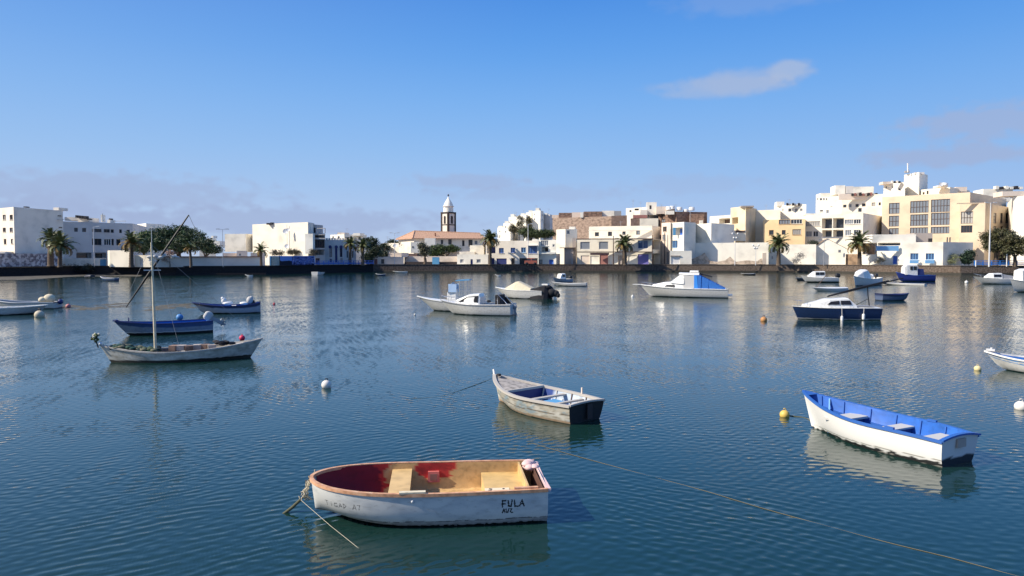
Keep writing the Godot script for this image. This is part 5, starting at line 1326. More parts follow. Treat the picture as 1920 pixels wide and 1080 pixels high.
	var bo := Mb.new(); bo.bar(Vector3(-1.4, 2.45, 0.3), Vector3(-2.45, 2.12, 0.3), 0.7, 0.1); part(t, "canvas_boom", bo, M.black_cloth)
	pulpit(t, h, 0.8, 0.26, M.steel)
	var bsp := Mb.new(); bsp.box(Vector3(3.95, 1.26, 0), Vector3(0.8, 0.07, 0.32)); part(t, "bow_platform", bsp, M.gelcoat)
	var sw := Mb.new(); sw.box(Vector3(-3.95, 0.28, 0), Vector3(0.4, 0.08, 1.7)); part(t, "swim_platform", sw, M.gelcoat)
	for k in 3:
		var bar := Mb.new(); var bxx := -1.55 - k * 0.62; var byy := lerpf(2.36, 0.98, (-bxx - 1.35) / 2.2)
		bar.tube([Vector3(bxx, 0.9, 1.06), Vector3(bxx, byy + 0.03, 0.84), Vector3(bxx, byy + 0.06, 0.0), Vector3(bxx, byy + 0.03, -0.84), Vector3(bxx, 0.9, -1.06)], 0.022, 6); part(t, "canvas_hoop", bar, M.canvas_blue)
	for k in 4:
		var cl := Mb.new(); var cp := h.top(0.15 + k * 0.22, 1.0 if t.basis.z.z > 0 else -1.0, -0.06, 0.05); cl.bar(cp + Vector3(-0.1, 0, 0), cp + Vector3(0.1, 0, 0), 0.03, 0.03); part(t, "cleat", cl, M.steel)
	side_panes(t, "cabin_window", [[[0.6, 1.08, 0.945], [1.5, 1.1, 0.735], [1.35, 1.26, 0.70], [0.65, 1.28, 0.90]]], M.tinted)
	t.scale = Vector3(0.94, 0.78, 0.95)
	# covered runabout
	t = boat("covered_runabout", "white runabout under a cream cover with a black covered outboard", "motor boat", Vector2(1015, 560), Vector2(935, 558))
	h = Hull.new({"L": 4.3, "beam": 1.7, "s0": 0.62, "s1": 0.66, "s2": 0.86, "sw": 0.88, "draft": 0.2, "rise": 0.35, "rake": 0.8, "bz": 0.86})
	hull_parts(t, h, bands([[-9, BLACK], [0.06, WHITE]]), M.painted, 26, 18); rails(t, h, M.gelcoat)
	dk = Mb.new(); h.deck(dk, 0.0, 1.0, 0.06); part(t, "deck", dk, M.gelcoat)
	part(t, "boat_cover", loft([[1.15, 0.5, 0.4, 0.72, 0.76], [0.25, 0.72, 0.30, 0.68, 1.28], [0.0, 0.74, 0.28, 0.66, 1.32], [-1.15, 0.76, 0.5, 0.62, 0.8]], 0.03), M.canvas_cream)
	for k in 3:
		var fo := Mb.new(); fo.bar(Vector3(0.0 - k * 0.28, 1.24 - k * 0.12, 0.38 + k * 0.05), Vector3(0.3 - k * 0.55, 0.72, 0.76), 0.05, 0.04); part(t, "cover_seam", fo, M.frame_brown)
	part(t, "black_cover", loft([[-1.2, 0.80, 0.66, -0.02, 0.72], [-1.9, 0.82, 0.6, -0.06, 0.95], [-2.3, 0.78, 0.45, -0.06, 1.0], [-2.55, 0.6, 0.35, -0.02, 0.62]], 0.04), M.black_cloth)
	var ob := Mb.new(); ob.ball(Vector3(-2.65, 0.48, 0), Vector3(0.45, 0.36, 0.36)); ob.ball(Vector3(-3.05, 0.42, 0.05), Vector3(0.26, 0.28, 0.26)); ob.ball(Vector3(-3.25, 0.30, 0), Vector3(0.16, 0.2, 0.16)); ob.ball(Vector3(-2.3, 0.9, 0), Vector3(0.42, 0.2, 0.38)); ob.ball(Vector3(-2.5, 0.75, 0.15), Vector3(0.3, 0.24, 0.3)); part(t, "motor_cover", ob, M.black_cloth)
	var lg := Mb.new(); lg.bar(Vector3(-2.9, 0.4, 0), Vector3(-3.1, -0.2, 0), 0.12, 0.2); lg.box(Vector3(-2.55, 0.16, 0.5), Vector3(0.5, 0.1, 0.3)); lg.box(Vector3(-2.2, 1.12, 0), Vector3(0.5, 0.1, 0.4)); part(t, "motor_bracket", lg, M.gelcoat)
	# twin white motor boats
	t = boat("centre_console_boat", "white motor boat with a console and blue top, half hidden behind the white cabin boat", "motor boat", Vector2(900, 583), Vector2(796, 582))
	h = Hull.new({"L": 4.4, "beam": 1.7, "s0": 0.6, "s1": 0.6, "s2": 0.9, "sw": 0.9, "draft": 0.22, "rise": 0.42, "rake": 0.85, "bz": 0.85})
	hull_parts(t, h, bands([[-9, BLACK], [0.04, WHITE]]), M.painted, 26, 16); rails(t, h, M.gelcoat); open_boat(t, h, 0.3, null, M.gelcoat, 0.6)
	dk = Mb.new(); h.deck(dk, 0.58); part(t, "foredeck", dk, M.gelcoat)
	part(t, "console", loft([[0.25, 0.35, 0.3, 0.3, 1.1], [-0.3, 0.38, 0.34, 0.3, 1.3]]), M.gelcoat)
	var ws := Mb.new(); ws.quad(Vector3(0.2, 1.1, -0.4), Vector3(0.2, 1.1, 0.4), Vector3(-0.1, 1.75, 0.4), Vector3(-0.1, 1.75, -0.4)); ws.box(Vector3(-0.1, 1.40, 0.38), Vector3(0.5, 0.5, 0.03)); ws.box(Vector3(-0.1, 1.40, -0.38), Vector3(0.5, 0.5, 0.03)); part(t, "windscreen", ws, mat("blue_white", lin(0.50, 0.66, 0.86), 0.3))
	var fr := Mb.new()
	for s in [0.4, -0.4]:
		fr.tube([Vector3(-0.62, 0.6, s), Vector3(-0.62, 1.85, s)], 0.02, 6); fr.tube([Vector3(-1.05, 0.6, s), Vector3(-1.05, 1.9, s)], 0.02, 6); fr.tube([Vector3(-0.62, 1.25, s), Vector3(-1.05, 1.25, s)], 0.015, 6)
	part(t, "top_frame", fr, M.steel)
	var tp := Mb.new(); tp.box(Vector3(-0.72, 1.88, 0), Vector3(0.85, 0.06, 0.9), Basis(Vector3.BACK, -0.06)); part(t, "sun_top", tp, M.teal_blue)
	outboard(t, Vector3(-2.2, 0.4, 0), 0.6, 0.0, M.black, M.black)
	t = boat("cabin_boat", "white cabin motor boat with dark side window, nearest of the three in mid water", "motor boat", Vector2(956, 590.5), Vector2(832, 588.2))
	h = Hull.new({"L": 4.35, "beam": 1.8, "s0": 0.62, "s1": 0.60, "s2": 0.82, "sw": 0.9, "draft": 0.22, "rise": 0.40, "rake": 0.6, "bz": 0.88})
	hull_parts(t, h, bands([[-9, BLACK], [0.05, WHITE]]), M.painted, 30, 20); rails(t, h, M.frame_grey, 0.025, 0.0, 0.0, 0.04); open_boat(t, h, 0.25, null, M.gelcoat, 0.5)
	dk = Mb.new(); h.deck(dk, 0.48, 1.0, 0.08); part(t, "foredeck", dk, M.gelcoat)
	for s in [1.0, -1.0]:
		var sd := Mb.new(); h.rail(sd, s, 0.0, 0.2, 0.02, 0.05, 0.0, 0.55); part(t, "side_deck", sd, M.gelcoat)
	part(t, "cabin", loft([[1.15, 0.35, 0.3, 0.7, 0.8], [0.35, 0.68, 0.52, 0.62, 1.12], [-0.3, 0.72, 0.56, 0.6, 1.18], [-0.38, 0.72, 0.56, 0.6, 1.0]]), M.gelcoat)
	side_panes(t, "cabin_window", [[[-0.28, 0.72, 0.70], [0.95, 0.74, 0.46], [0.4, 1.02, 0.55], [-0.28, 1.1, 0.585]]], M.tinted)
	pulpit(t, h, 0.74, 0.24, M.steel)
	var nm := Mb.new(); nm.box(Vector3(-0.95, 0.60, 0.86), Vector3(0.75, 0.12, 0.02)); part(t, "name_panel", nm, M.frame_grey)
	for s in [0.62, -0.62]:
		var wf := Mb.new()
		wf.tube([Vector3(-1.4, 0.62, s), Vector3(-1.42, 1.2, s), Vector3(-1.98, 0.65, s)], 0.022, 6)
		part(t, "stern_frame", wf, M.steel)
	var sb := Mb.new(); sb.poly(PackedVector3Array([Vector3(-1.42, 0.6, 0.58), Vector3(-1.42, 1.16, 0.58), Vector3(-1.94, 0.62, 0.58)]), Vector3(0, 0, 1)); sb.box(Vector3(-1.4, 0.85, 0), Vector3(0.3, 0.6, 1.1)); part(t, "dark_seat_cover", sb, M.black_cloth)
	outboard(t, Vector3(-2.2, 0.36, 0), 0.5, 0.1, M.outboard_grey, M.outboard_grey)
	# --- right hand group
	t = boat("cabin_boat", "low white cabin boat with dark outboard, far off left of the white fishing boat", "motor boat", Vector2(1557, 529.5), Vector2(1512, 529.5))
	h = Hull.new({"L": 4.6, "beam": 1.7, "s0": 0.6, "s1": 0.62, "s2": 0.9, "sw": 0.88, "rake": 0.6})
	hull_parts(t, h, bands([[-9, BLACK], [0.14, WHITE]]), M.painted, 20, 14); dk = Mb.new(); h.deck(dk, 0.0); part(t, "deck", dk, M.gelcoat)
	part(t, "cabin", loft([[1.3, 0.4, 0.3, 0.7, 0.85], [0.6, 0.6, 0.5, 0.65, 1.35], [-0.6, 0.65, 0.55, 0.6, 1.4]]), M.gelcoat); side_panes(t, "cabin_window", [[[-0.5, 0.95, 0.61], [0.05, 0.95, 0.6], [0.05, 1.3, 0.55], [-0.5, 1.3, 0.57]], [[0.12, 0.95, 0.6], [0.6, 0.95, 0.57], [0.58, 1.3, 0.51], [0.12, 1.3, 0.54]]], M.tinted)
	outboard(t, Vector3(-2.3, 0.6, 0), 1.2, 0.0, M.black, M.black)
	t = boat("small_boat", "small dark dinghy tied at the bow of the low white cabin boat", "boat", Vector2(1512, 525.5), Vector2(1492, 526))
	h = Hull.new({"L": 2.3, "beam": 1.0, "s0": 0.4, "s1": 0.35, "s2": 0.45}); hull_parts(t, h, bands([[-9, Color(0.10, 0.10, 0.11)], [0.3, DIRTY]]), M.painted, 14, 8); open_boat(t, h, 0.1, null, M.frame_grey); rails(t, h, M.frame_grey)
	t = boat("fishing_boat", "white fishing boat with a rounded forward cuddy, behind the long black boom", "boat", Vector2(1655, 533.5), Vector2(1586, 537.5))
	h = Hull.new({"L": 5.6, "beam": 1.9, "s0": 0.9, "s1": 0.78, "s2": 1.15, "sw": 0.8, "rake": 0.4, "draft": 0.25})
	hull_parts(t, h, bands([[-9, BLACK], [0.07, Color(0.66, 0.67, 0.68)]], 0.06, WHITE), M.painted, 24, 14); rails(t, h, M.gelcoat); open_boat(t, h, 0.3, null, M.gelcoat, 0.65); dk = Mb.new(); h.deck(dk, 0.6); part(t, "foredeck", dk, M.gelcoat)
	part(t, "cuddy", loft([[2.3, 0.25, 0.2, 1.0, 1.1], [1.5, 0.6, 0.45, 0.85, 1.55], [0.6, 0.75, 0.55, 0.75, 1.75], [0.1, 0.78, 0.55, 0.7, 1.45]], 0.1), M.gelcoat)
	for e in [[-1.2, 1.05, 0.3], [-1.8, 1.0, 0.25]]:
		var bx := Mb.new(); bx.ball(Vector3(e[0], e[1], 0.1), Vector3(0.28, 0.3, 0.3)); part(t, "white_bundle", bx, M.gelcoat)
	outboard(t, Vector3(-2.8, 0.85, 0), 1.0, 0.2, M.black, M.black)
	t = boat("sailing_dinghy", "low white sailing dinghy with a slack dark line, behind the blue cabin sailing boat", "sailing boat", Vector2(1578, 545), Vector2(1530, 545.5))
	h = Hull.new({"L": 3.6, "beam": 1.3, "s0": 0.28, "s1": 0.26, "s2": 0.34, "sw": 0.7}); hull_parts(t, h, bands([[-9, WHITE]]), M.painted, 18, 8); dk = Mb.new(); h.deck(dk, 0.0, 1.0, 0.1); part(t, "deck", dk, M.gelcoat)
	var ms := Mb.new(); ms.tube([Vector3(1.4, 0.3, 0), Vector3(0.3, 1.55, 0)], 0.03, 6); part(t, "lowered_mast", ms, M.frame_brown)
	t = boat("small_boat", "low white flat boat below the blue wheelhouse boat", "boat", Vector2(1720, 535.5), Vector2(1662, 534))
	h = Hull.new({"L": 5.0, "beam": 1.4, "s0": 0.22, "s1": 0.2, "s2": 0.25, "sw": 0.7, "draft": 0.1}); hull_parts(t, h, bands([[-9, WHITE]]), M.painted, 18, 6); dk = Mb.new(); h.deck(dk, 0.0, 1.0, 0.03); part(t, "deck", dk, M.gelcoat)
	t = boat("wheelhouse_boat", "dark blue boat with a white wheelhouse, far off near the right quay", "motor boat", Vector2(1734, 527.5), Vector2(1694, 527.5))
	h = Hull.new({"L": 4.9, "beam": 1.7, "s0": 0.85, "s1": 0.8, "s2": 1.25, "sw": 0.85, "rake": 0.5})
	hull_parts(t, h, bands([[-9, BLACK], [0.05, Color(0.02, 0.04, 0.22)]]), M.painted, 22, 12); rails(t, h, M.blue_paint); open_boat(t, h, 0.3, null, M.deep_blue, 0.55); dk = Mb.new(); h.deck(dk, 0.5); part(t, "foredeck", dk, M.deep_blue)
	part(t, "wheelhouse", loft([[1.5, 0.55, 0.45, 0.9, 1.9], [1.2, 0.6, 0.5, 0.9, 2.15], [-0.1, 0.62, 0.54, 0.8, 2.15]]), M.gelcoat); side_panes(t, "window", [[[0.0, 1.5, 0.59], [0.4, 1.5, 0.58], [0.4, 2.0, 0.55], [0.0, 2.0, 0.56]], [[0.5, 1.5, 0.58], [0.85, 1.5, 0.57], [0.85, 2.0, 0.54], [0.5, 2.0, 0.55]]], M.tinted)
	var cv := Mb.new(); cv.box(Vector3(-0.6, 1.25, 0), Vector3(0.9, 0.8, 1.1), Basis.IDENTITY, 0.8); part(t, "blue_cover", cv, M.deep_blue); mast(t, 1707, 500, 507, 98, 0.03, "frame_white", 0)
	t = boat("small_boat", "small slate blue dinghy behind the stern of the blue cabin sailing boat", "boat", Vector2(1650, 563.5), Vector2(1702, 563))
	h = Hull.new({"L": 2.5, "beam": 1.15, "s0": 0.54, "s1": 0.46, "s2": 0.55, "sw": 0.85, "rake": 0.2})
	hull_parts(t, h, bands([[-9, BLACK], [0.03, Color(0.09, 0.12, 0.20)]], 0.12, Color(0.02, 0.03, 0.08)), M.painted, 18, 14); open_boat(t, h, 0.1, null, M.deep_blue); rails(t, h, M.deep_blue)
	t = boat("cabin_boat", "white boat with a small cabin and folded cover, left of the right edge", "motor boat", Vector2(1888, 532.5), Vector2(1842, 532.5))
	h = Hull.new({"L": 5.2, "beam": 1.8, "s0": 0.6, "s1": 0.62, "s2": 0.95, "sw": 0.88, "rake": 0.9})
	hull_parts(t, h, bands([[-9, BLACK], [0.06, WHITE]]), M.painted, 22, 12); dk = Mb.new(); h.deck(dk, 0.0); part(t, "deck", dk, M.gelcoat); pulpit(t, h, 0.75, 0.3, M.steel)
	part(t, "cabin", loft([[1.1, 0.4, 0.3, 0.75, 0.9], [0.5, 0.6, 0.5, 0.7, 1.25], [-0.5, 0.65, 0.55, 0.65, 1.28]]), M.gelcoat); side_panes(t, "cabin_window", [[[-0.4, 0.85, 0.62], [0.5, 0.85, 0.58], [0.45, 1.15, 0.51], [-0.4, 1.15, 0.565]]], M.tinted)
	part(t, "folded_cover", loft([[-0.6, 0.6, 0.5, 0.62, 1.2], [-1.2, 0.65, 0.5, 0.62, 1.05], [-2.2, 0.7, 0.55, 0.6, 0.9]]), M.frame_grey)
	t = boat("fishing_boat", "white fishing boat with railed cabin cut off by the right edge", "boat", Vector2(1975, 547), Vector2(1897, 548))
	h = Hull.new({"L": 5.2, "beam": 2.0, "s0": 0.9, "s1": 0.9, "s2": 1.25, "sw": 0.85, "rake": 0.5})
	hull_parts(t, h, bands([[-9, BLACK], [0.07, WHITE]]), M.painted, 22, 14); dk = Mb.new(); h.deck(dk, 0.0); part(t, "deck", dk, M.gelcoat); rails(t, h, M.gelcoat)
	part(t, "cabin", loft([[1.7, 0.5, 0.45, 1.0, 2.0], [1.2, 0.6, 0.5, 1.0, 2.15], [-1.2, 0.65, 0.55, 0.9, 2.15]]), M.gelcoat)
	var wn := []
	for k in 4: wn.append([[0.7 - k * 0.45, 1.35, 0.6], [1.0 - k * 0.45, 1.35, 0.59], [1.0 - k * 0.45, 1.95, 0.54], [0.7 - k * 0.45, 1.95, 0.55]])
	side_panes(t, "cabin_window", wn, M.tinted)

func near_boats() -> void:
	var t: Node3D; var h: Hull; var dk: Mb
	# blue cabin sailing boat
	t = boat("cabin_sailing_boat", "dark blue sailing boat with a white cabin and a lowered black mast", "sailing boat", Vector2(1633, 598), Vector2(1494, 598))
	h = Hull.new({"L": 4.45, "beam": 1.75, "s0": 0.78, "s1": 0.80, "s2": 0.88, "sw": 0.86, "draft": 0.3, "rise": 0.25, "rake": 0.32, "bz": 0.96, "trake": 0.12, "fa": 2.3})
	hull_parts(t, h, bands([[-9, BLACK], [0.045, WHITE], [0.085, NAVY]], 0.035, Color(0.02, 0.02, 0.035)), M.painted, 34, 40)
	dk = Mb.new(); h.deck(dk, 0.0, 1.0, 0.07, 20); part(t, "deck", dk, M.gelcoat)
	for s in [1.0, -1.0]:
		var r := Mb.new(); h.rail(r, s, 0.015, 0.03, 0.035, 0.0); part(t, "toe_rail", r, M.gelcoat)
	part(t, "cabin", loft([[1.65, 0.3, 0.22, 0.84, 0.98], [1.0, 0.52, 0.42, 0.82, 1.16], [0.45, 0.62, 0.5, 0.8, 1.36], [-0.55, 0.66, 0.52, 0.8, 1.44], [-0.95, 0.66, 0.54, 0.8, 1.0]], 0.05), M.gelcoat)
	side_panes(t, "cabin_window", [[[-0.66, 1.04, 0.63], [-0.10, 1.04, 0.615], [-0.10, 1.30, 0.54], [-0.58, 1.32, 0.56]], [[-0.03, 1.04, 0.615], [0.62, 1.04, 0.575], [0.40, 1.24, 0.515], [-0.03, 1.30, 0.535]]], M.tinted)
	var ck := Mb.new(); ck.box(Vector3(-1.55, 0.9, 0), Vector3(0.95, 0.03, 0.8)); part(t, "cockpit_sole", ck, M.frame_grey)
	var mb := Mb.new(); mb.tube([Vector3(0.35, 1.54, 0.05), Vector3(-1.7, 2.2, 0.05), Vector3(-3.66, 2.83, 0.05)], [0.045, 0.055, 0.04], 8); mb.tube([Vector3(0.3, 1.6, 0.05), Vector3(-1.3, 2.15, 0.05), Vector3(-2.9, 2.66, 0.05)], [0.03, 0.06, 0.03], 8); part(t, "lowered_mast", mb, M.black)
	var cr := Mb.new(); cr.tube([Vector3(-1.9, 0.9, 0.05), Vector3(-1.82, 1.6, 0.05), Vector3(-1.78, 2.2, 0.05)], [0.03, 0.03, 0.03], 6); cr.tube([Vector3(-1.85, 1.4, 0.05), Vector3(-1.2, 0.92, 0.2)], 0.02, 6); part(t, "mast_crutch", cr, M.black)
	var bo := Mb.new(); bo.tube([Vector3(-0.75, 1.38, 0.3), Vector3(-1.02, 1.1, 0.34), Vector3(-1.25, 0.95, 0.36)], 0.03, 6); part(t, "hatch_rail", bo, M.gelcoat)
	pulpit(t, h, 0.86, 0.42, M.steel)
	for e in [[0.495, 0.22, 0.07], [0.235, 0.36, 0.075]]:
		for s in [1.0]:
			var f := Mb.new(); var p := h.pt(e[0], 1, -1.0); var side := -1.0
			# the side facing the camera
			side = 1.0 if t.basis.z.z > 0 else -1.0
			p = h.pt(e[0], 0.6, side) + Vector3(0, 0, side * 0.09); var yt: float = e[1]
			f.lathe([[0.0, yt - 0.36], [e[2] * 0.7, yt - 0.34], [e[2], yt - 0.28], [e[2], yt + 0.0], [e[2] * 0.6, yt + 0.06], [0.0, yt + 0.08]], 12, Vector3(p.x, 0.02, p.z + side * 0.03)); part(t, "fender", f, M.frame_white)
			var ln := Mb.new(); ln.tube([Vector3(p.x, yt + 0.05, p.z + side * 0.03), h.top(e[0], side, 0.02, 0.04)], 0.012, 5); part(t, "fender_line", ln, M.frame_white)
	var ou := Mb.new(); ou.tube([Vector3(-2.24, 0.35, 0.2), Vector3(-2.35, -0.1, 0.2)], 0.05, 6); part(t, "rudder_stock", ou, M.black)
	t.scale = Vector3(1, 0.77, 1)
	# white boat at right edge
	t = boat("rowing_boat", "white rowing boat with thin blue stripes, cut off by the right edge", "rowing boat", Vector2(2012, 704), Vector2(1892, 694))
	h = Hull.new({"L": 2.75, "beam": 1.2, "s0": 0.44, "s1": 0.36, "s2": 0.52, "sw": 0.75, "draft": 0.12, "rake": 0.28})
	var nse := noise(3, 2, 3)
	var stripe := func(p: Vector3, _t: float, s: float) -> Color:
		if p.y < 0.02: return BLACK
		var d := s - p.y
		return Color(0.10, 0.26, 0.55) if (d > 0.05 and d < 0.085) or (d > 0.125 and d < 0.15) else WHITE
	hull_parts(t, h, stripe, M.painted, 34, 44); rails(t, h, M.gelcoat); open_boat(t, h, 0.1, null, M.canvas_blue); seats(t, h, [[0.35, 0.26, 0.2], [0.65, 0.28, 0.18]], M.weathered_wood)
	var wp := Mb.new(); wp.box(Vector3(1.22, 0.56, 0), Vector3(0.22, 0.06, 0.12)); wp.lathe([[0.03, 0.5], [0.03, 0.63]], 8, Vector3(1.2, 0, 0)); part(t, "bow_fitting", wp, M.pale_metal)
	# left edge: two boats overlapping
	t = boat("work_boat", "grey white boat with a bundled outboard, behind the other at the left edge", "boat", Vector2(100, 578), Vector2(-18, 579))
	h = Hull.new({"L": 4.3, "beam": 1.5, "s0": 0.40, "s1": 0.42, "s2": 0.75, "sw": 0.85, "rake": 0.4})
	hull_parts(t, h, bands([[-9, BLACK], [0.04, DIRTY]], 0.05, Color(0.10, 0.09, 0.09), 0.3), M.matt_paint, 26, 16); rails(t, h, M.frame_white); open_boat(t, h, 0.15, null, M.frame_grey); seats(t, h, [[0.4, 0.34, 0.25]], M.frame_white)
	var bu := Mb.new(); bu.ball(Vector3(-1.6, 0.62, 0.1), Vector3(0.34, 0.3, 0.3)); bu.ball(Vector3(-1.25, 0.55, 0), Vector3(0.25, 0.2, 0.3)); part(t, "motor_bundle", bu, M.canvas_cream)
	var st := Mb.new(); st.ball(Vector3(-2.25, 0.42, 0.1), Vector3(0.17, 0.17, 0.17)); part(t, "dark_fender", st, M.deep_blue)
	t = boat("rowing_boat", "white open boat with a rounded bow, nearer one at the left edge", "rowing boat", Vector2(-55, 592), Vector2(70, 588))
	h = Hull.new({"L": 4.2, "beam": 1.5, "s0": 0.45, "s1": 0.42, "s2": 0.5, "sw": 0.85, "rake": 0.3, "fb": 0.75})
	hull_parts(t, h, bands([[-9, BLACK], [0.05, WHITE]], 0.0, WHITE, 0.15), M.painted, 26, 16); rails(t, h, M.gelcoat, 0.04, 0.06); open_boat(t, h, 0.15, null, M.gelcoat); seats(t, h, [[0.55, 0.36, 0.25]], M.gelcoat)
	# blue and white boat with two covered engines
	t = boat("work_boat", "navy and grey open boat with two pale covered bundles, beyond the white mast", "boat", Vector2(470, 586), Vector2(380, 588))
	h = Hull.new({"L": 3.75, "beam": 1.4, "s0": 0.62, "s1": 0.46, "s2": 0.68, "sw": 0.8, "rake": 0.45, "ts": 0.4})
	hull_parts(t, h, bands([[-9, BLACK], [0.05, Color(0.32, 0.36, 0.45)]], 0.16, NAVY), M.painted, 26, 22); rails(t, h, M.deep_blue); open_boat(t, h, 0.15, null, M.canvas_blue); seats(t, h, [[0.4, 0.42, 0.25]], M.frame_white)
	for e in [[0.15, 0.72, 0.15, 0.20], [0.22, 0.86, 0.10, 0.10], [-1.28, 0.74, 0.19, 0.22], [-1.36, 0.86, 0.12, 0.12], [-0.05, 0.58, 0.30, 0.12], [-0.95, 0.56, 0.25, 0.10]]:
		var b := Mb.new(); b.ball(Vector3(e[0], e[1], 0.0), Vector3(e[2], e[3], e[2])); part(t, "covered_bundle", b, M.canvas_grey if e[0] < -1 else M.gelcoat)
	var kk := Mb.new(); kk.box(Vector3(-1.38, 0.6, 0.1), Vector3(0.35, 0.24, 0.3)); part(t, "dark_box", kk, M.dark)
	# blue dinghy with tilted outboard
	t = boat("motor_dinghy", "blue topped grey dinghy with a tilted grey outboard, behind the white sailing boat", "boat", Vector2(384, 621), Vector2(224, 630))
	h = Hull.new({"L": 3.85, "beam": 1.4, "s0": 0.50, "s1": 0.48, "s2": 0.66, "sw": 0.8, "rake": 0.5, "draft": 0.22, "rise": 0.3})
	hull_parts(t, h, bands([[-9, BLACK], [0.10, Color(0.62, 0.63, 0.66)], [0.14, Color(0.22, 0.27, 0.37)]], 0.17, Color(0.025, 0.07, 0.20), 0.25), M.painted, 34, 30); rails(t, h, M.deep_blue, 0.02, 0.04); open_boat(t, h, 0.12, null, M.canvas_blue); seats(t, h, [[0.3, 0.38, 0.25], [0.6, 0.4, 0.22]], M.canvas_blue)
	outboard(t, Vector3(-1.95, 0.50, 0.0), 0.8, 1.0, M.canvas_grey, M.outboard_grey)
	var cl := Mb.new(); cl.box(Vector3(1.8, 0.66, 0.05), Vector3(0.14, 0.05, 0.3)); cl.lathe([[0.02, 0.55], [0.02, 0.74]], 6, Vector3(1.3, 0, 0.25)); part(t, "bow_cleat", cl, M.deep_blue)
	sail_boat(); grey_boat(); blue_boat(); dinghy()

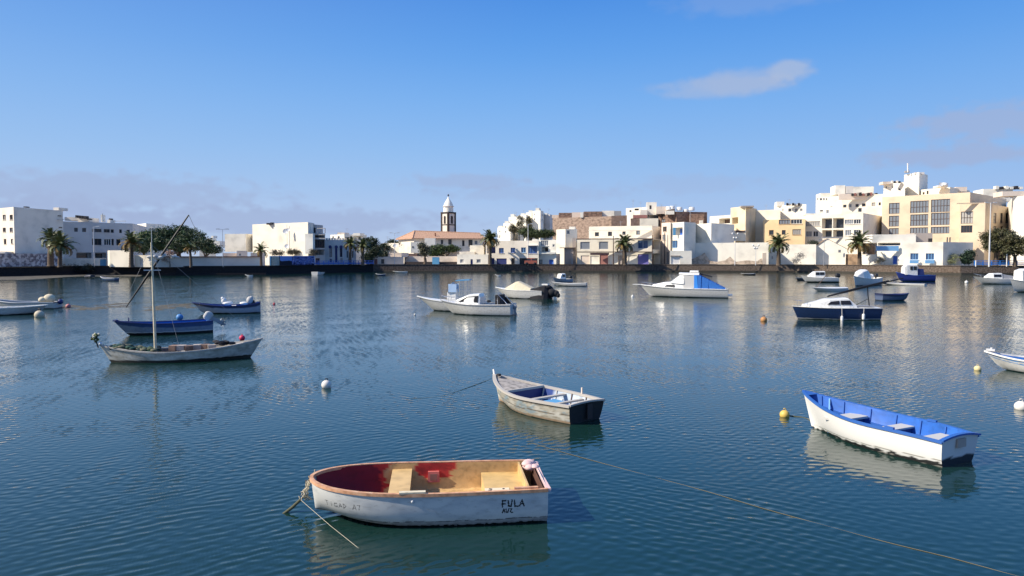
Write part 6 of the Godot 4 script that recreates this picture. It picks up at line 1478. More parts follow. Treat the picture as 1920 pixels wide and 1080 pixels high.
func sail_boat() -> void:
	var t := boat("white_sailing_boat", "long weathered white sailing boat with bare mast and slanted yard", "sailing boat", Vector2(222, 679), Vector2(462, 670))
	var h := Hull.new({"L": 4.85, "beam": 1.45, "sw": 0.0, "tm": 0.5, "s0": 0.56, "s1": 0.33, "s2": 0.62, "ts": 0.42, "draft": 0.25, "rise": 0.2, "rake": 0.42, "trake": 0.45, "bz": 0.8, "fa": 2.0})
	hull_parts(t, h, bands([[-9, BLACK], [0.085, Color(0.66, 0.65, 0.60)]], 0.03, Color(0.42, 0.40, 0.35), 0.75), M.matt_paint, 44, 40)
	var inn := func(p: Vector3, _t: float, _s: float) -> Color: return Color(0.20, 0.15, 0.13) if p.y < 0.3 else Color(0.30, 0.28, 0.25)
	var li := Mb.new(); h.lining(li, 0.08, 0.02, 0.97, 26, 8, inn); part(t, "inside", li, M.matt_paint)
	rails(t, h, M.weathered_wood, 0.015, 0.05, 0.015, 0.03)
	seats(t, h, [[0.3, 0.24, 0.22], [0.5, 0.24, 0.24], [0.7, 0.3, 0.22]], M.weathered_wood)
	for tt in [0.15, 0.85]:
		var dk := Mb.new()
		if tt < 0.5: h.deck(dk, 0.01, 0.2, 0.03, 10, 0.03, -0.03)
		else: h.deck(dk, 0.82, 0.99, 0.03, 10, 0.03, -0.03)
		part(t, "end_deck", dk, M.weathered_wood)
	var mx: float = -2.425 + 0.37 * 4.85
	var mp := spot(296, 640, 24.0)
	mx = (t.transform.affine_inverse() * mp).x
	var m := Mb.new(); m.tube([Vector3(mx, 0.0, 0), Vector3(mx - 0.03, 2.0, 0), Vector3(mx - 0.06, 3.78, 0)], [0.045, 0.04, 0.025], 10)
	var ma := part(t, "mast", m, M.canvas_cream)
	var sp := Mb.new(); sp.bar(Vector3(mx - 0.3, 2.9, 0), Vector3(mx + 0.2, 2.9, 0), 0.03, 0.03); sp.bar(Vector3(mx - 0.15, 3.2, 0), Vector3(mx + 0.1, 3.2, 0), 0.02, 0.02); part(ma, "spreader", sp, M.pale_metal)
	var inv := t.transform.affine_inverse()
	var ya := inv * spot(236.5, 576, 23.9); var yb := inv * spot(354, 403, 23.9)
	var yd := Mb.new(); yd.tube([ya, ya.lerp(yb, 0.35), ya.lerp(yb, 0.7), yb], [0.018, 0.04, 0.036, 0.022], 8); part(t, "yard", yd, M.black)
	var ln := Mb.new()
	var w1 := inv * spot(371, 434, 23.9)
	ln.tube([yb, yb.lerp(w1, 0.5) + Vector3(0, -0.06, 0), w1, inv * spot(378, 452, 23.9)], 0.006, 5); part(t, "halyard", ln, M.rope_olive)
	# rolled sail where yard and mast cross
	var cs := inv * spot(304, 487, 23.9); var r := RandomNumberGenerator.new(); r.seed = 3
	var sl := Mb.new()
	for k in 9: sl.ball(cs + Vector3(r.randf_range(-0.34, 0.42), r.randf_range(-0.1, 0.1) + 0.1, r.randf_range(-0.08, 0.08)), Vector3(r.randf_range(0.06, 0.15), r.randf_range(0.03, 0.07), 0.06), 8, Basis(Vector3.BACK, r.randf_range(-0.6, 0.6)))
	part(t, "furled_sail", sl, M.canvas_grey)
	for e in [[0.02, 0.57], [0.98, 0.62], [0.5, 0.33]]:
		var sy := Mb.new(); sy.tube([h.top(e[0], 1 if e[0] == 0.5 else 0.0, -0.02), Vector3(mx - 0.05, 3.7, 0)], 0.004, 4, false); part(t, "stay", sy, M.frame_grey)
	# heap of green net and brown boxes
	var nt := Mb.new()
	for k in 130:
		var f := r.randf()
		var x := lerpf(-2.05, -0.75, f); var hw := h.b((x + 2.425) / 4.85) * 0.75
		nt.tint = [Color(0.015, 0.06, 0.04), Color(0.04, 0.07, 0.03), Color(0.13, 0.13, 0.08), Color(0.012, 0.03, 0.03)][k % 4]
		nt.ball(Vector3(x, lerpf(0.46, 0.30, f) + r.randf_range(-0.02, 0.09), r.randf_range(-hw, hw)), Vector3(r.randf_range(0.05, 0.13), r.randf_range(0.03, 0.06), r.randf_range(0.05, 0.12)), 7, Basis(Vector3.UP, r.randf() * 3))
	single("fishing_net", nt, M.matt_paint, "heap of green fishing net in the white sailing boat, left of its mast", "net", t.position, "", t.rotation.y)
	for k in 6:
		var b := Mb.new(); b.box(Vector3.ZERO, Vector3(0.24, 0.16, 0.3), Basis(Vector3.UP, r.randf_range(-0.3, 0.3)))
		var p := Vector3(-0.30 + k * 0.23, 0.38, r.randf_range(-0.18, 0.18))
		single("fish_box", b, M.taupe if k % 2 else M.brown_brick, ["brown fish box nearest the mast of the white sailing boat", "grey brown fish box just right of the sailing boat's mast", "third fish box from the mast in the white sailing boat", "fourth fish box from the mast in the white sailing boat", "fifth fish box from the mast in the white sailing boat", "fish box farthest right from the mast in the white sailing boat"][k], "box", t.transform * p, "fish boxes in the white sailing boat", t.rotation.y)
	var b2 := Mb.new()
	for k in 12: b2.ball(Vector3(r.randf_range(-0.35, 0.35), r.randf_range(0, 0.08), r.randf_range(-0.15, 0.15)), Vector3(r.randf_range(0.08, 0.18), 0.05, 0.1), 7, Basis(Vector3.UP, r.randf() * 3))
	single("dark_tarp", b2, M.black_cloth, "crumpled dark tarpaulin near the right end of the white sailing boat", "tarpaulin", t.transform * Vector3(1.25, 0.47, 0), "", t.rotation.y)
	# weedy float hung on the left stem
	var fl := Mb.new()
	for k in 26:
		fl.tint = [Color(0.10, 0.13, 0.03), Color(0.05, 0.07, 0.03), Color(0.55, 0.53, 0.42)][k % 3]
		fl.ball(Vector3(r.randfn() * 0.045, 0.12 + r.randfn() * 0.055, r.randfn() * 0.045), Vector3.ONE * r.randf_range(0.02, 0.05), 7)
	fl.tint = Color(0.03, 0.03, 0.03); fl.tube([Vector3(0.1, -0.2, 0), Vector3(0, 0.1, 0)], 0.02, 6)
	single("weedy_float", fl, M.matt_paint, "weed covered yellow green float on the left stem of the white sailing boat", "float", t.transform * Vector3(-2.55, 0.68, 0))
	var ey := Mb.new(); ey.ball(Vector3(-2.4, 0.60, 0), Vector3(0.05, 0.06, 0.09)); part(t, "stem_fitting", ey, M.pale_metal)

func grey_boat() -> void:
	var t := boat("grey_rowing_boat", "weathered grey wooden boat with blue inside and transom shade painted black", "rowing boat", Vector2(1099, 791), Vector2(927, 750))
	var h := Hull.new({"L": 3.02, "beam": 1.32, "s0": 0.385, "s1": 0.385, "s2": 0.60, "ts": 0.4, "sw": 0.76, "tm": 0.45, "draft": 0.16, "rise": 0.18, "rake": 0.2, "bz": 0.80, "fa": 1.9, "fb": 0.92, "th": 0.04, "trake": 0.08})
	var n := noise(1.6, 44, 4); var n2 := noise(5.0, 45, 4)
	var paint := func(p: Vector3, tt: float, s: float) -> Color:
		var c := Color(0.46, 0.43, 0.36)
		var a := n.get_noise_3d(p.x * 1.2, p.y * 3.0, p.z)
		c = c.lerp(Color(0.56, 0.54, 0.48), smoothstep(0.0, 0.3, a))
		c = c.lerp(Color(0.24, 0.34, 0.40), smoothstep(0.12, 0.3, n.get_noise_3d(p.x * 1.4 + 20, p.y * 4.0, p.z)) * 0.8)
		c = c.lerp(Color(0.22, 0.18, 0.13), smoothstep(0.1, 0.45, n2.get_noise_3d(p.x * 0.7, p.y * 5.0, p.z)) * 0.7)
		var d := s - p.y
		if absf(d - 0.06) < 0.010 or (tt < 0.75 and absf(d - 0.20 - 0.03 * sin(tt * 2)) < 0.010): c = Color(0.14, 0.11, 0.08)
		if p.y < 0.06: c = c.lerp(Color(0.36, 0.22, 0.12), 0.7)
		if p.y < 0.01: c = Color(0.03, 0.03, 0.02)
		return c
	var a := Mb.new(); h.skin(a, 70, 44, paint); part(t, "hull", a, M.matt_paint)
	var b := Mb.new(); h.transom(b, 12, 0.03, func(_p, _t, _s): return Color(0.018, 0.02, 0.026)); part(t, "transom", b, M.matt_paint, "transom with its shade painted black")  # shade on the outer stern face is put in as near-black colour
	var inside := func(p: Vector3, tt: float, _s: float) -> Color:
		var c := Color(0.50, 0.58, 0.68)
		if tt > 0.52 and p.y < 0.40: c = Color(0.012, 0.05, 0.24)
		elif p.y < 0.14: c = Color(0.10, 0.30, 0.66) if tt > 0.26 else Color(0.36, 0.33, 0.29)
		return c * lerpf(0.75, 1.1, clampf(0.5 + n2.get_noise_3d(p.x, p.y, p.z), 0, 1))
	var li := Mb.new(); h.lining(li, 0.10, 0.012, 0.97, 40, 12, inside); part(t, "inside", li, M.matt_paint)
	var tl := Mb.new(); h.transom(tl, 8, 0.03, func(_p, _t, _s): return Color(0.45, 0.5, 0.56), 0.04, 0.05); part(t, "transom_lining", tl, M.matt_paint)
	rails(t, h, M.weathered_wood, 0.02, 0.055, 0.015, 0.035)
	var cap := Mb.new()
	for k in 8:
		var f0 := 1.0 - k / 4.0; var f1 := 1.0 - (k + 1) / 4.0
		var z := h.b(0.0)
		cap.bar(Vector3(-1.51, 0.395 + 0.03 * (1 - f0 * f0), z * f0), Vector3(-1.51, 0.395 + 0.03 * (1 - f1 * f1), z * f1), 0.07, 0.035)
	part(t, "transom_cap", cap, M.weathered_wood)
	var dk := Mb.new(); h.deck(dk, 0.63, 0.985, 0.025, 14, 0.05, -0.02)
	part(t, "foredeck", dk, worn("old_wood", lin(0.50, 0.455, 0.41), ramp_tex(0.02, 51, [[0.0, grey(0.5)], [0.45, grey(0.85)], [1.0, grey(1.0)]], 256, 5), 1.2))
	var ed := Mb.new(); h.bulkhead(ed, 0.63, 0.10, -1.0); part(t, "fore_bulkhead", ed, M.deep_blue)
	var eb := Mb.new(); var ez := h.b(0.63) - 0.05; eb.bar(Vector3(h.pt(0.63, 1, 1).x, h.s(0.63) - 0.005, ez), Vector3(h.pt(0.63, 1, 1).x, h.s(0.63) - 0.005, -ez), 0.05, 0.05); part(t, "deck_edge", eb, M.weathered_wood)
	# side shelf along the far bulwark, thwarts
	for e in [[0.42, 0.33, 0.11], [0.22, 0.31, 0.09], [0.05, 0.27, 0.26]]:
		var s := Mb.new(); h.thwart(s, e[0], e[1], e[2], 0.035); part(t, "thwart", s, M.weathered_wood)
	for e in [[0.36, -0.30], [0.36, 0.05], [0.30, 0.18], [0.16, -0.25]]:
		var s := Mb.new(); var x: float = e[0] * 3.02 - 1.51; s.bar(Vector3(x, 0.1, e[1]), Vector3(x, 0.31, e[1]), 0.035, 0.035); part(t, "seat_post", s, M.frame_white)
	var bp := Mb.new(); bp.box(Vector3(0.30 * 3.02 - 1.51, 0.20, -0.08), Vector3(0.34, 0.2, 0.36)); part(t, "locker", bp, M.teal_blue)
	for tt in [0.18, 0.34, 0.5, 0.62]:
		for s in [1.0, -1.0]:
			var q := Mb.new(); var p0 := h.pt(tt, 0.98, s, 0.045); var p1 := h.pt(tt, maxf(h.qfloor(tt, 0.1), 0.3), s, 0.03); q.bar(p0, p1, 0.03, 0.025, Vector3.RIGHT); part(t, "rib", q, M.frame_brown if tt < 0.4 else M.weathered_wood)
	var stp := Mb.new(); var bx := h.pt(0.99, 1, 1); stp.bar(Vector3(bx.x - 0.02, 0.5, 0), Vector3(bx.x + 0.03, 0.72, 0), 0.03, 0.05, Vector3.RIGHT); part(t, "stem_post", stp, M.frame_white)
	var pin := Mb.new(); var far_side: float = -1.0 if t.basis.z.z > 0 else 1.0
	var pp := h.top(0.24, far_side, -0.03); pin.bar(pp, pp + Vector3(0, 0.15, 0), 0.025, 0.03); part(t, "thole_pin", pin, M.pink_white)
	var lk := Mb.new(); lk.box(Vector3(bx.x - 0.16, 0.61, 0.0), Vector3(0.08, 0.05, 0.07)); part(t, "bow_ring", lk, M.dark)
	var rud := Mb.new(); rud.box(Vector3(-1.535, 0.22, 0.05), Vector3(0.03, 0.3, 0.14)); part(t, "motor_pad", rud, M.dark)

func blue_boat() -> void:
	var t := boat("blue_white_rowing_boat", "white rowing boat with a bright blue inside and rail", "rowing boat", Vector2(1786, 868), Vector2(1514, 800))
	var h := Hull.new({"L": 3.12, "beam": 1.2, "s0": 0.43, "s1": 0.47, "s2": 0.70, "ts": 0.35, "sw": 0.80, "tm": 0.42, "draft": 0.14, "rise": 0.16, "rake": 0.22, "bz": 0.82, "fa": 1.9, "fb": 0.95, "th": 0.025, "trake": 0.06})
	var n := noise(2.4, 61, 4)
	var paint := func(p: Vector3, tt: float, _s: float) -> Color:
		var c := Color(0.80, 0.79, 0.75)
		var w := n.get_noise_2d(p.x * 2.0, p.y * 5.0)
		var line: float = lerpf(0.075, 0.035, tt)
		c = c.lerp(Color(0.52, 0.50, 0.42), smoothstep(0.13, 0.03, p.y) * clampf(0.25 + w * 1.2, 0, 1))
		if absf(p.y - line - 0.035) < 0.006 and tt < 0.9: c = Color(0.25, 0.24, 0.2)
		if p.y < line + w * 0.05: c = Color(0.035, 0.035, 0.032) if w > -0.28 else Color(0.4, 0.38, 0.33)
		return c
	var a := Mb.new(); h.skin(a, 80, 50, paint); part(t, "hull", a, M.clean_paint)
	var tp := func(p: Vector3, _t: float, _s: float) -> Color: return Color(0.016, 0.022, 0.03) if p.y < 0.13 else Color(0.66, 0.66, 0.66)
	var b := Mb.new(); h.transom(b, 24, 0.055, tp); part(t, "transom", b, M.clean_paint)
	var pd := Mb.new(); pd.box(Vector3(-1.57, 0.36, 0.0), Vector3(0.03, 0.14, 0.22)); part(t, "motor_pad", pd, M.taupe)
	var n2 := noise(3.0, 62, 3)
	var inn := func(p: Vector3, _t: float, _s: float) -> Color: return Color(0.024, 0.14, 0.54) * lerpf(0.85, 1.12, clampf(0.5 + n2.get_noise_3d(p.x, p.y, p.z), 0, 1))
	var li := Mb.new(); h.lining(li, 0.07, 0.012, 0.985, 44, 12, inn); part(t, "inside", li, M.painted)
	var tl := Mb.new(); h.transom(tl, 8, 0.055, inn, 0.025, 0.04); part(t, "transom_lining", tl, M.painted)
	rails(t, h, mat("rail_blue", lin(0.03, 0.12, 0.42), 0.45), 0.02, 0.02, 0.01, 0.035)
	var cap := Mb.new()
	for k in 12:
		var f0 := 1.0 - k / 6.0; var f1 := 1.0 - (k + 1) / 6.0; var z := h.b(0.0) + 0.02
		cap.bar(Vector3(-1.555, 0.44 + 0.055 * (1 - f0 * f0), z * f0), Vector3(-1.555, 0.44 + 0.055 * (1 - f1 * f1), z * f1), 0.075, 0.03)
	part(t, "transom_cap", cap, M.rail_blue)
	for e in [[0.69, 0.37, 0.34, 0.04], [0.41, 0.33, 0.26, 0.03], [0.16, 0.32, 0.30, 0.03]]:
		var s := Mb.new(); h.thwart(s, e[0], e[1], e[2], e[3]); part(t, "thwart", s, M.canvas_grey)
		var f := Mb.new(); var q := h.qfloor(e[0], 0.2); var z: float = h.pt(e[0], q, 1, 0.03).z * 0.9
		f.bar(Vector3(h.pt(e[0], 1, 1).x - e[2] * 0.4, 0.19, z), Vector3(h.pt(e[0], 1, 1).x - e[2] * 0.4, 0.19, -z), 0.02, 0.24); part(t, "seat_front", f, M.deep_blue)
	for tt in [0.18, 0.33, 0.48, 0.63, 0.78, 0.9]:
		for s in [1.0, -1.0]:
			var pr := Mb.new(); var q0 := maxf(h.qfloor(tt, 0.07), 0.25)
			for k in 4: pr.bar(h.pt(tt, lerpf(q0, 0.99, k / 4.0), s, 0.032), h.pt(tt, lerpf(q0, 0.99, (k + 1) / 4.0), s, 0.032), 0.03, 0.02, Vector3.RIGHT)
			part(t, "rib", pr, M.rail_blue)
	for s in [1.0, -1.0]:
		var st := Mb.new()
		for k in 12: st.bar(h.pt(lerpf(0.03, 0.9, k / 12.0), 0.78, s, 0.03), h.pt(lerpf(0.03, 0.9, (k + 1) / 12.0), 0.78, s, 0.03), 0.025, 0.035)
		part(t, "stringer", st, M.rail_blue)
		var ol := Mb.new(); var op := h.top(0.27, s, -0.01, 0.02); ol.box(op, Vector3(0.16, 0.035, 0.05)); part(t, "oarlock_block", ol, M.rail_blue)
	var bk := Mb.new(); bk.bar(h.pt(0.86, 0.98, 1, 0.03), h.pt(0.8, 0.3, -1, 0.0), 0.025, 0.025); bk.bar(h.pt(0.86, 0.98, -1, 0.03), h.pt(0.8, 0.3, 1, 0.0), 0.025, 0.025); part(t, "bow_brace", bk, M.sky_blue)
	var kn := Mb.new(); var p1 := h.top(0.97, 1); kn.poly(PackedVector3Array([h.top(0.93, 1, -0.02), h.top(0.995, 1, -0.0), h.top(0.93, -1, -0.02)]), Vector3.UP); part(t, "breasthook", kn, M.rail_blue)

func dinghy() -> void:
	var t := boat("red_orange_dinghy", "blunt white dinghy with orange tan and dark red inside, in the foreground", "dinghy", Vector2(1010, 942), Vector2(610, 942))
	t.position = Vector3(-1.11, 0.0, -9.62); t.rotation.y = PI + deg_to_rad(6.0)
	var h := Hull.new({"L": 3.0, "beam": 1.42, "s0": 0.44, "s1": 0.44, "s2": 0.50, "ts": 0.4, "sw": 0.93, "tm": 0.45, "draft": 0.10, "rise": 0.17, "keelup": 1.1, "rake": 0.05, "bz": 0.99, "bowz": 0.9, "vee": 6.0, "fa": 3.1, "fb": 0.56, "th": 0.035, "trake": 0.0})
	var skin := mat("dinghy_paint", Color.WHITE, 0.55)
	skin.albedo_texture = ImageTexture.create_from_image(dinghy_paint())
	var a := Mb.new(); h.skin(a, 60, 24); part(t, "hull", a, skin)
	var n := noise(2.0, 71, 4)
	var soft := ramp_tex(0.012, 53, [[0.0, grey(0.80)], [0.5, grey(0.93)], [1.0, grey(1.0)]], 256, 6)
	var tp := func(p: Vector3, _t: float, _s: float) -> Color: return Color(0.5, 0.52, 0.55) if p.y > 0.06 else Color(0.1, 0.1, 0.1)
	var b := Mb.new(); h.transom(b, 12, 0.0, tp); part(t, "transom", b, M.painted)
	var red := Color(0.20, 0.006, 0.02); var tan_ := Color(0.58, 0.38, 0.17); var sp := Color(0.50, 0.035, 0.03)
	var cam_side: float = 1.0 if t.basis.z.z > 0 else -1.0
	var inn := func(p: Vector3, tt: float, _s: float) -> Color:
		var w := n.get_noise_3d(p.x * 1.5, p.y * 3.0, p.z * 1.5)
		var c := tan_ * lerpf(0.88, 1.1, clampf(0.5 + w * 1.5, 0, 1))
		if tt > 0.69 + w * 0.05: c = sp if tt < 0.725 + w * 0.08 else red
		if p.z * cam_side < 0 and p.y > 0.2:
			var d := Vector2((p.x + 0.10) / 0.27, (p.y - 0.40) / 0.17).length()
			if d < 1.0 + w * 0.6: c = sp if d > 0.6 + w else Color(0.36, 0.02, 0.02)
		if p.z * cam_side > 0.2 and absf(p.x + 0.72 + w * 0.3) < 0.14 and p.y < 0.16: c = Color(0.62, 0.16, 0.05)
		return c
	var li := Mb.new(); h.lining(li, 0.08, 0.012, 0.985, 90, 22, inn); part(t, "inside", li, M.matt_paint)
	var tl := Mb.new(); h.transom(tl, 8, 0.0, func(_p, _t, _s): return Color(0.12, 0.055, 0.04), 0.035, 0.05); part(t, "transom_lining", tl, M.matt_paint)
	var wood := worn("gunwale_wood", lin(0.70, 0.47, 0.31), ramp_tex(0.02, 52, [[0.0, Color(0.75, 0.65, 0.6)], [0.5, Color(0.95, 0.85, 0.78)], [1.0, Color(1, 1, 1)]], 256, 5), 1.5, 0.6)
	rails(t, h, wood, 0.016, 0.030, 0.010, 0.03)
	# forward thwart, stern bench with printed panel, bulkhead at the stern well
	var s := Mb.new(); h.thwart(s, 0.62, 0.37, 0.27, 0.03); part(t, "thwart", s, worn("thwart_paint", lin(0.74, 0.50, 0.22), soft, 0.9, 0.6))
	var sf := Mb.new(); var z0: float = h.pt(0.62, h.qfloor(0.62, 0.15), 1, 0.04).z
	var x0: float = h.pt(0.62, 1, 1).x - 0.10
	sf.bar(Vector3(x0 + 0.2, 0.215, z0), Vector3(x0 + 0.2, 0.215, -z0), 0.02, 0.26); part(t, "seat_front", sf, M.frame_brown)
	var sh := Mb.new(); h.thwart(sh, 0.165, 0.29, 0.52, 0.025); part(t, "stern_bench", sh, worn("bench_paint", lin(0.74, 0.50, 0.20), soft, 0.8, 0.6))
	var bx: float = h.pt(0.165, 1, 1).x
	var bf := Mb.new(); bf.bar(Vector3(bx + 0.25, 0.17, z0 * 0.97), Vector3(bx + 0.25, 0.17, -z0 * 0.97), 0.02, 0.2); part(t, "bench_front", bf, M.thwart_paint)
	var bh := Mb.new(); var bz_: float = h.b(0.07) - 0.04
	bh.bar(Vector3(bx - 0.27, 0.25, bz_), Vector3(bx - 0.27, 0.25, -bz_), 0.025, 0.36); part(t, "stern_bulkhead", bh, M.thwart_paint)
	var pn := Mb.new(); pn.box(Vector3(bx + 0.10, 0.292, cam_side * 0.30), Vector3(0.32, 0.012, 0.42))
	part(t, "pale_board", pn, mat("board", lin(0.80, 0.66, 0.46), 0.6))
	var mk := RandomNumberGenerator.new(); mk.seed = 8
	for k in 8:
		var d := Mb.new(); d.box(Vector3(bx + (0.19 if k < 5 else 0.03) + mk.randf_range(-0.02, 0.02), 0.301, cam_side * (0.14 + (k % 5) * 0.08)), Vector3(mk.randf_range(0.02, 0.05), 0.006, mk.randf_range(0.02, 0.06)), Basis(Vector3.UP, mk.randf_range(-0.8, 0.8))); part(t, "board_mark", d, M.dark)
	# pink block on the far side, patched far stern corner, near corner knee
	var fs := -cam_side
	var fb := Mb.new(); var fp := h.pt(0.475, 0.84, fs, 0.05); fb.box(fp, Vector3(0.17, 0.15, 0.06), Basis.IDENTITY, 0.9); part(t, "oar_block", fb, mat("pink_block", lin(0.62, 0.16, 0.14), 0.6))
	var oi := Mb.new(); oi.box(fp + Vector3(0, 0, cam_side * 0.028), Vector3(0.10, 0.09, 0.02)); part(t, "block_socket", oi, M.red_brown)
	var kn := Mb.new(); var r := RandomNumberGenerator.new(); r.seed = 5
	var kp := h.top(0.03, fs, -0.06)
	for k in 9: kn.ball(kp + Vector3(r.randf_range(-0.09, 0.06), r.randf_range(-0.05, 0.02), cam_side * r.randf_range(0.0, 0.24)), Vector3(r.randf_range(0.05, 0.09), r.randf_range(0.02, 0.045), r.randf_range(0.05, 0.09)), 9)
	part(t, "patched_corner", kn, mat("pale_pink", lin(0.72, 0.50, 0.47), 0.8))
	var cp := Mb.new(); cp.bar(Vector3(-1.51, 0.425, cam_side * 0.64), Vector3(-1.51, 0.40, cam_side * 0.10), 0.06, 0.04); cp.bar(Vector3(-1.51, 0.40, cam_side * 0.10), Vector3(-1.51, 0.425, -cam_side * 0.5), 0.05, 0.03); part(t, "transom_cap", cp, M.pale_pink)
	var lp := Mb.new(); lp.bar(h.top(0.04, cam_side, -0.04, 0.02), h.top(0.14, cam_side, -0.05, 0.02), 0.05, 0.02); part(t, "corner_knee", lp, wood)
	var oc := Mb.new(); oc.box(h.top(0.56, cam_side, -0.02, 0.022), Vector3(0.32, 0.02, 0.07)); part(t, "oarlock_pad", oc, M.canvas_cream)
	var bt := Mb.new(); bt.ball(h.pt(0.56, 0.93, cam_side) + Vector3(0, 0, cam_side * 0.01), Vector3(0.018, 0.018, 0.012), 8); part(t, "bolt", bt, M.pale_metal)
	# tangled mooring line at the bow
	var bow := t.transform * h.top(0.995, 1)
	var mr := Mb.new()
	for k in 9:
		var pts := []
		var e := bow + Vector3(-0.01, 0.0, 0.05 * (k - 4))
		for j in 9:
			var f := j / 8.0
			var end := Vector3(-2.80 + 0.02 * k, 0.14, -9.62)
			pts.append(e.lerp(end, f) + Vector3(r.randf_range(-0.03, 0.03) - 0.05 * sin(f * PI), -0.06 * sin(f * PI) + r.randf_range(-0.02, 0.02), r.randf_range(-0.04, 0.04)))
		mr.tube(pts, 0.008, 5, false)
	single("mooring_rope", mr, M.rope_pale, "tangle of pale mooring rope hanging from the blunt bow of the dinghy", "rope")
	var gr := Mb.new(); gr.tube([Vector3(-2.78, 0.15, -9.6), Vector3(-2.88, 0.06, -9.55), Vector3(-3.02, -0.04, -9.5)], [0.02, 0.022, 0.02], 7)
	single("weedy_rope", gr, M.rope_green, "dark weedy rope end dipping into the water left of the dinghy", "rope")
	var wl := Mb.new(); var wa := Vector3(-2.77, 0.15, -9.58); var wb := afloat(680, 1034, -0.01); wl.tube([wa, wa.lerp(wb, 0.5) + Vector3(0, -0.015, 0), wb], 0.003, 5)
	single("thin_line", wl, M.rope_pale, "thin white line running from the dinghy's bow rope into the water", "rope")

# paint on the dinghy's sides: scuffs, a grimy foot and hand painted letters; left half starboard, right half port
func dinghy_paint() -> Image:
	var W := 1536; var Hh := 192
	var im := Image.create(W, Hh, false, Image.FORMAT_RGB8)
	var n := noise(0.012, 81, 5); var n2 := noise(0.06, 82, 4)
	for y in Hh:
		for x in W:
			var a := n.get_noise_2d(x * 0.7, y * 1.6); var b := n2.get_noise_2d(x * 0.6, y)
			var c := Color(0.80, 0.80, 0.785).lerp(Color(0.72, 0.73, 0.73), clampf(a * 1.6 + 0.3, 0, 1))
			c = c.lerp(Color(0.66, 0.66, 0.64), smoothstep(0.2, 0.7, b + a * 0.6) * 0.5)
			var h := 1.0 - float(y) / Hh
			var foot := 0.31 + a * 0.03
			if h < foot: c = c.lerp(Color(0.56, 0.55, 0.55), 0.65 + b * 0.5)
			if absf(h - foot) < 0.010 and b > -0.22: c = Color(0.36, 0.36, 0.37)
			if h < 0.205 + b * 0.05: c = Color(0.09, 0.09, 0.08)
			im.set_pixel(x, y, c)
	# letters lie on the port side (right half); forward is +x there, so they read from bow to stern: x falls
	var font := {"F": [[0, 0, 0, 1], [0, 1, .7, 1], [0, .5, .5, .5]], "U": [[0, 1, .12, 0.1], [.12, 0.1, .55, 0.0], [.55, 0.0, .75, 1]], "L": [[.1, 1, .2, 0], [.2, 0, .8, 0.02]], "A": [[0, 0, .45, 1], [.45, 1, .85, 0], [.2, .4, .7, .4]], "Z": [[0.1, .9, .6, .95], [.6, .95, .05, .05], [.05, .05, .85, 0]], "C": [[.7, .9, .2, .9], [.2, .9, .1, .2], [.1, .2, .7, .1]], "I": [[.4, 0, .4, 1]], "G": [[.7, .9, .15, .8], [.15, .8, .2, .1], [.2, .1, .7, .1], [.7, .1, .7, .45]], "D": [[.1, 0, .1, 1], [.1, 1, .7, .6], [.7, .6, .1, 0]], "T": [[.4, 0, .4, 1], [0, 1, .8, 1]], "7": [[0, 1, .6, 1], [.6, 1, .35, 0]]}
	var write := func(word: String, tx: float, ty: float, size: float, ink: float, wgt: float) -> void:   # tx: along the hull 0 stern .. 1 bow
		var at := tx
		for ch in word:
			if font.has(ch):
				for sgm in font[ch]:
					for k in 41:
						var f := k / 40.0
						var fx: float = lerpf(sgm[0], sgm[2], f); var fy: float = lerpf(sgm[1], sgm[3], f)
						for half in [0.0, 0.5]:
							var px: float = (half + (at - fx * size * 0.17) * 0.5) * W; var py: float = (1.0 - (ty + fy * size)) * Hh
							var rr := int(ceil(wgt))
							for dy in range(-rr, rr + 1):
								for dx in range(-rr, rr + 1):
									var X := int(px) + dx; var Y := int(py) + dy
									var ww := wgt * (0.75 + 0.5 * n2.get_noise_2d(X * 3.0, Y * 3.0) * 2.0)
									if X >= 0 and X < W and Y >= 0 and Y < Hh and dx * dx + dy * dy * 0.5 <= ww * ww:
										im.set_pixel(X, Y, im.get_pixel(X, Y).lerp(Color(0.03, 0.03, 0.05), ink))
			at -= size * 0.185
	write.call("FULA", 0.192, 0.575, 0.13, 0.85, 2.6)
	write.call("AUZ", 0.192, 0.445, 0.085, 0.8, 2.0)
	write.call("TIGAD A7", 0.93, 0.56, 0.11, 0.09, 1.5)
	return im

# ---------------------------------------------------------------- floats and lines on the water
func buoy(label: String, u: float, v: float, r: float, m: Material, sub := 0.35, loop: Material = null) -> void:
	var p := afloat(u, v)
	var t := thing("mooring_buoy", label, "buoy", p, 0.0, "mooring buoys in the basin")
	var b := Mb.new(); b.ball(Vector3(0, r * (1 - 2 * sub), 0), Vector3(r, r * 0.97, r), 18); part(t, "ball", b, m)
	var e := Mb.new(); e.tube([Vector3(-0.25 * r, r * (1.9 - 2 * sub), 0), Vector3(-0.2 * r, r * (2.3 - 2 * sub), 0), Vector3(0.2 * r, r * (2.3 - 2 * sub), 0), Vector3(0.25 * r, r * (1.9 - 2 * sub), 0)], r * 0.1, 6); part(t, "ring", e, loop if loop else m)

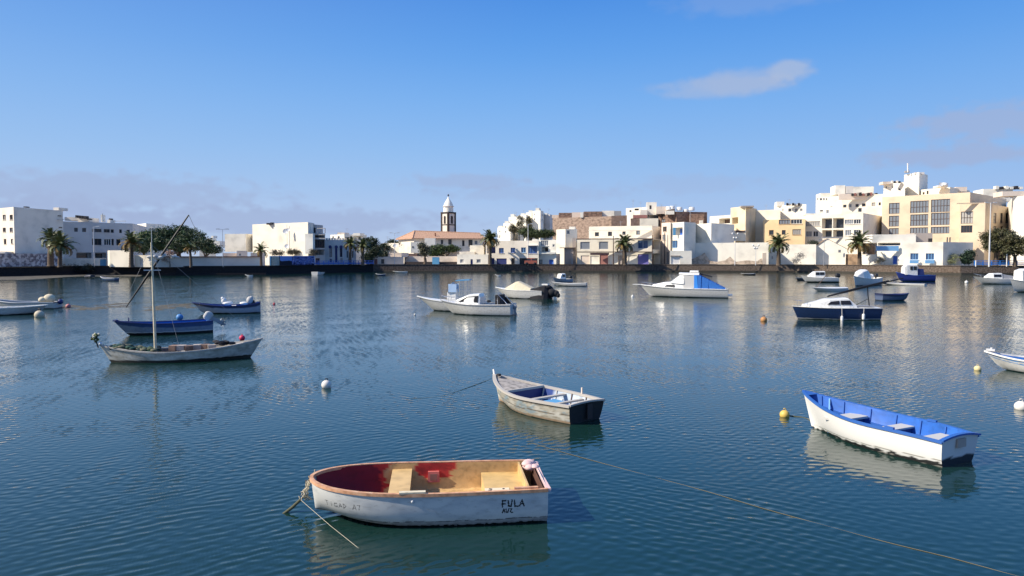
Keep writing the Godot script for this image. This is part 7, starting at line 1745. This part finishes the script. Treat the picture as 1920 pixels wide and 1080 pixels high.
func floats_and_ropes() -> void:
	buoy("white mooring buoy alone between white sailing boat and grey boat", 612, 727, 0.125, worn("buoy_white", lin(0.76, 0.72, 0.66), M.cool_white.albedo_texture, 0.8), 0.2, M.dark)
	buoy("yellow buoy at the bow of the blue and white rowing boat", 1471, 781, 0.10, mat("buoy_yellow", lin(0.66, 0.46, 0.10), 0.5), 0.3)
	buoy("pale yellow buoy left of the striped rowing boat at the right edge", 1833, 694, 0.10, mat("buoy_pale", lin(0.70, 0.58, 0.30), 0.5), 0.3)
	buoy("white buoy at the right edge below the striped rowing boat", 1914, 767, 0.13, M.buoy_white, 0.3)
	buoy("brown orange buoy with a dark knot, left of the blue cabin sailing boat", 1432, 602, 0.17, mat("buoy_orange", lin(0.45, 0.22, 0.08), 0.6), 0.3, M.frame_brown)
	buoy("small red buoy by itself, right of the navy open boat", 514, 571, 0.08, mat("buoy_red", lin(0.50, 0.03, 0.06), 0.5), 0.2)
	buoy("blue buoy behind the blue topped dinghy", 337, 600, 0.18, mat("buoy_blue", lin(0.06, 0.22, 0.50), 0.5), 0.1, M.deep_blue)
	buoy("crimson buoy behind the right end of the white sailing boat", 454, 638, 0.115, mat("buoy_crimson", lin(0.60, 0.02, 0.08), 0.5), 0.1)
	buoy("cream drum shaped buoy at the stern of the two boats at the left edge", 74, 594, 0.26, mat("buoy_cream", lin(0.52, 0.46, 0.34), 0.7), 0.3, M.frame_brown)
	buoy("faded pink and black buoy among floating weed on the left", 128, 576, 0.16, mat("buoy_pink", lin(0.55, 0.20, 0.20), 0.6), 0.3, M.dark)
	buoy("tiny white buoy left of the white cabin motor boat", 778, 591, 0.06, M.buoy_white, 0.2, M.dark)
	buoy("small white buoy under the bow of the large white cruiser", 1186, 556.5, 0.12, M.gelcoat, 0.4)
	buoy("small white buoy far off at the right, before the cabin boat", 1812, 531, 0.2, M.gelcoat, 0.2)
	# floating weed lines on the left
	var r := RandomNumberGenerator.new(); r.seed = 22
	var w := Mb.new()
	for k in 260:
		var u := r.randf_range(95, 360); var v := 575.0 + r.randf_range(-4, 5) + 3.0 * sin(u * 0.05)
		if u > 240 and u < 268: continue
		var p := afloat(u, v)
		w.ball(p + Vector3(0, 0.0, 0), Vector3(r.randf_range(0.1, 0.5), 0.012, r.randf_range(0.03, 0.10)), 6)
	structure("floating_weed", w, mat("weed_brown", lin(0.10, 0.085, 0.06), 0.9), "stuff", "thin brown lines of floating weed on the water at left", "weed")
	# long lines
	var lines := [["long_rope", "long olive mooring rope floating from the grey boat to the lower right", [[1000, 832], [1090, 858], [1210, 890], [1320, 920], [1425, 952], [1540, 983], [1660, 1016], [1780, 1046], [1905, 1079], [1990, 1100]], 0.0042, "rope_olive"],
		["bow_line", "dark line in the water from the grey boat's bow to the left", [[918, 712], [880, 726], [830, 742], [770, 748]], 0.005, "rope_green"],
		["bow_line", "short dark mooring line between yellow buoy and blue white boat", [[1478, 779], [1490, 781], [1508, 783], [1522, 790]], 0.012, "rope_green"]]
	for e in lines:
		var pts := []
		for k in e[2].size():
			var dip: float = 0.001 + 0.004 * sin(k * 2.1)
			pts.append(afloat(e[2][k][0], e[2][k][1]) + Vector3(0, dip, 0))
		var cv := Curve3D.new()
		for k in pts.size():
			var tg: Vector3 = (pts[mini(k + 1, pts.size() - 1)] - pts[maxi(k - 1, 0)]) / 6.0
			cv.add_point(pts[k], -tg, tg)
		var mb := Mb.new(); mb.tube(Array(cv.tessellate_even_length(5, 0.12)), e[3], 6)
		single(e[0], mb, M[e[4]], e[1], "rope")
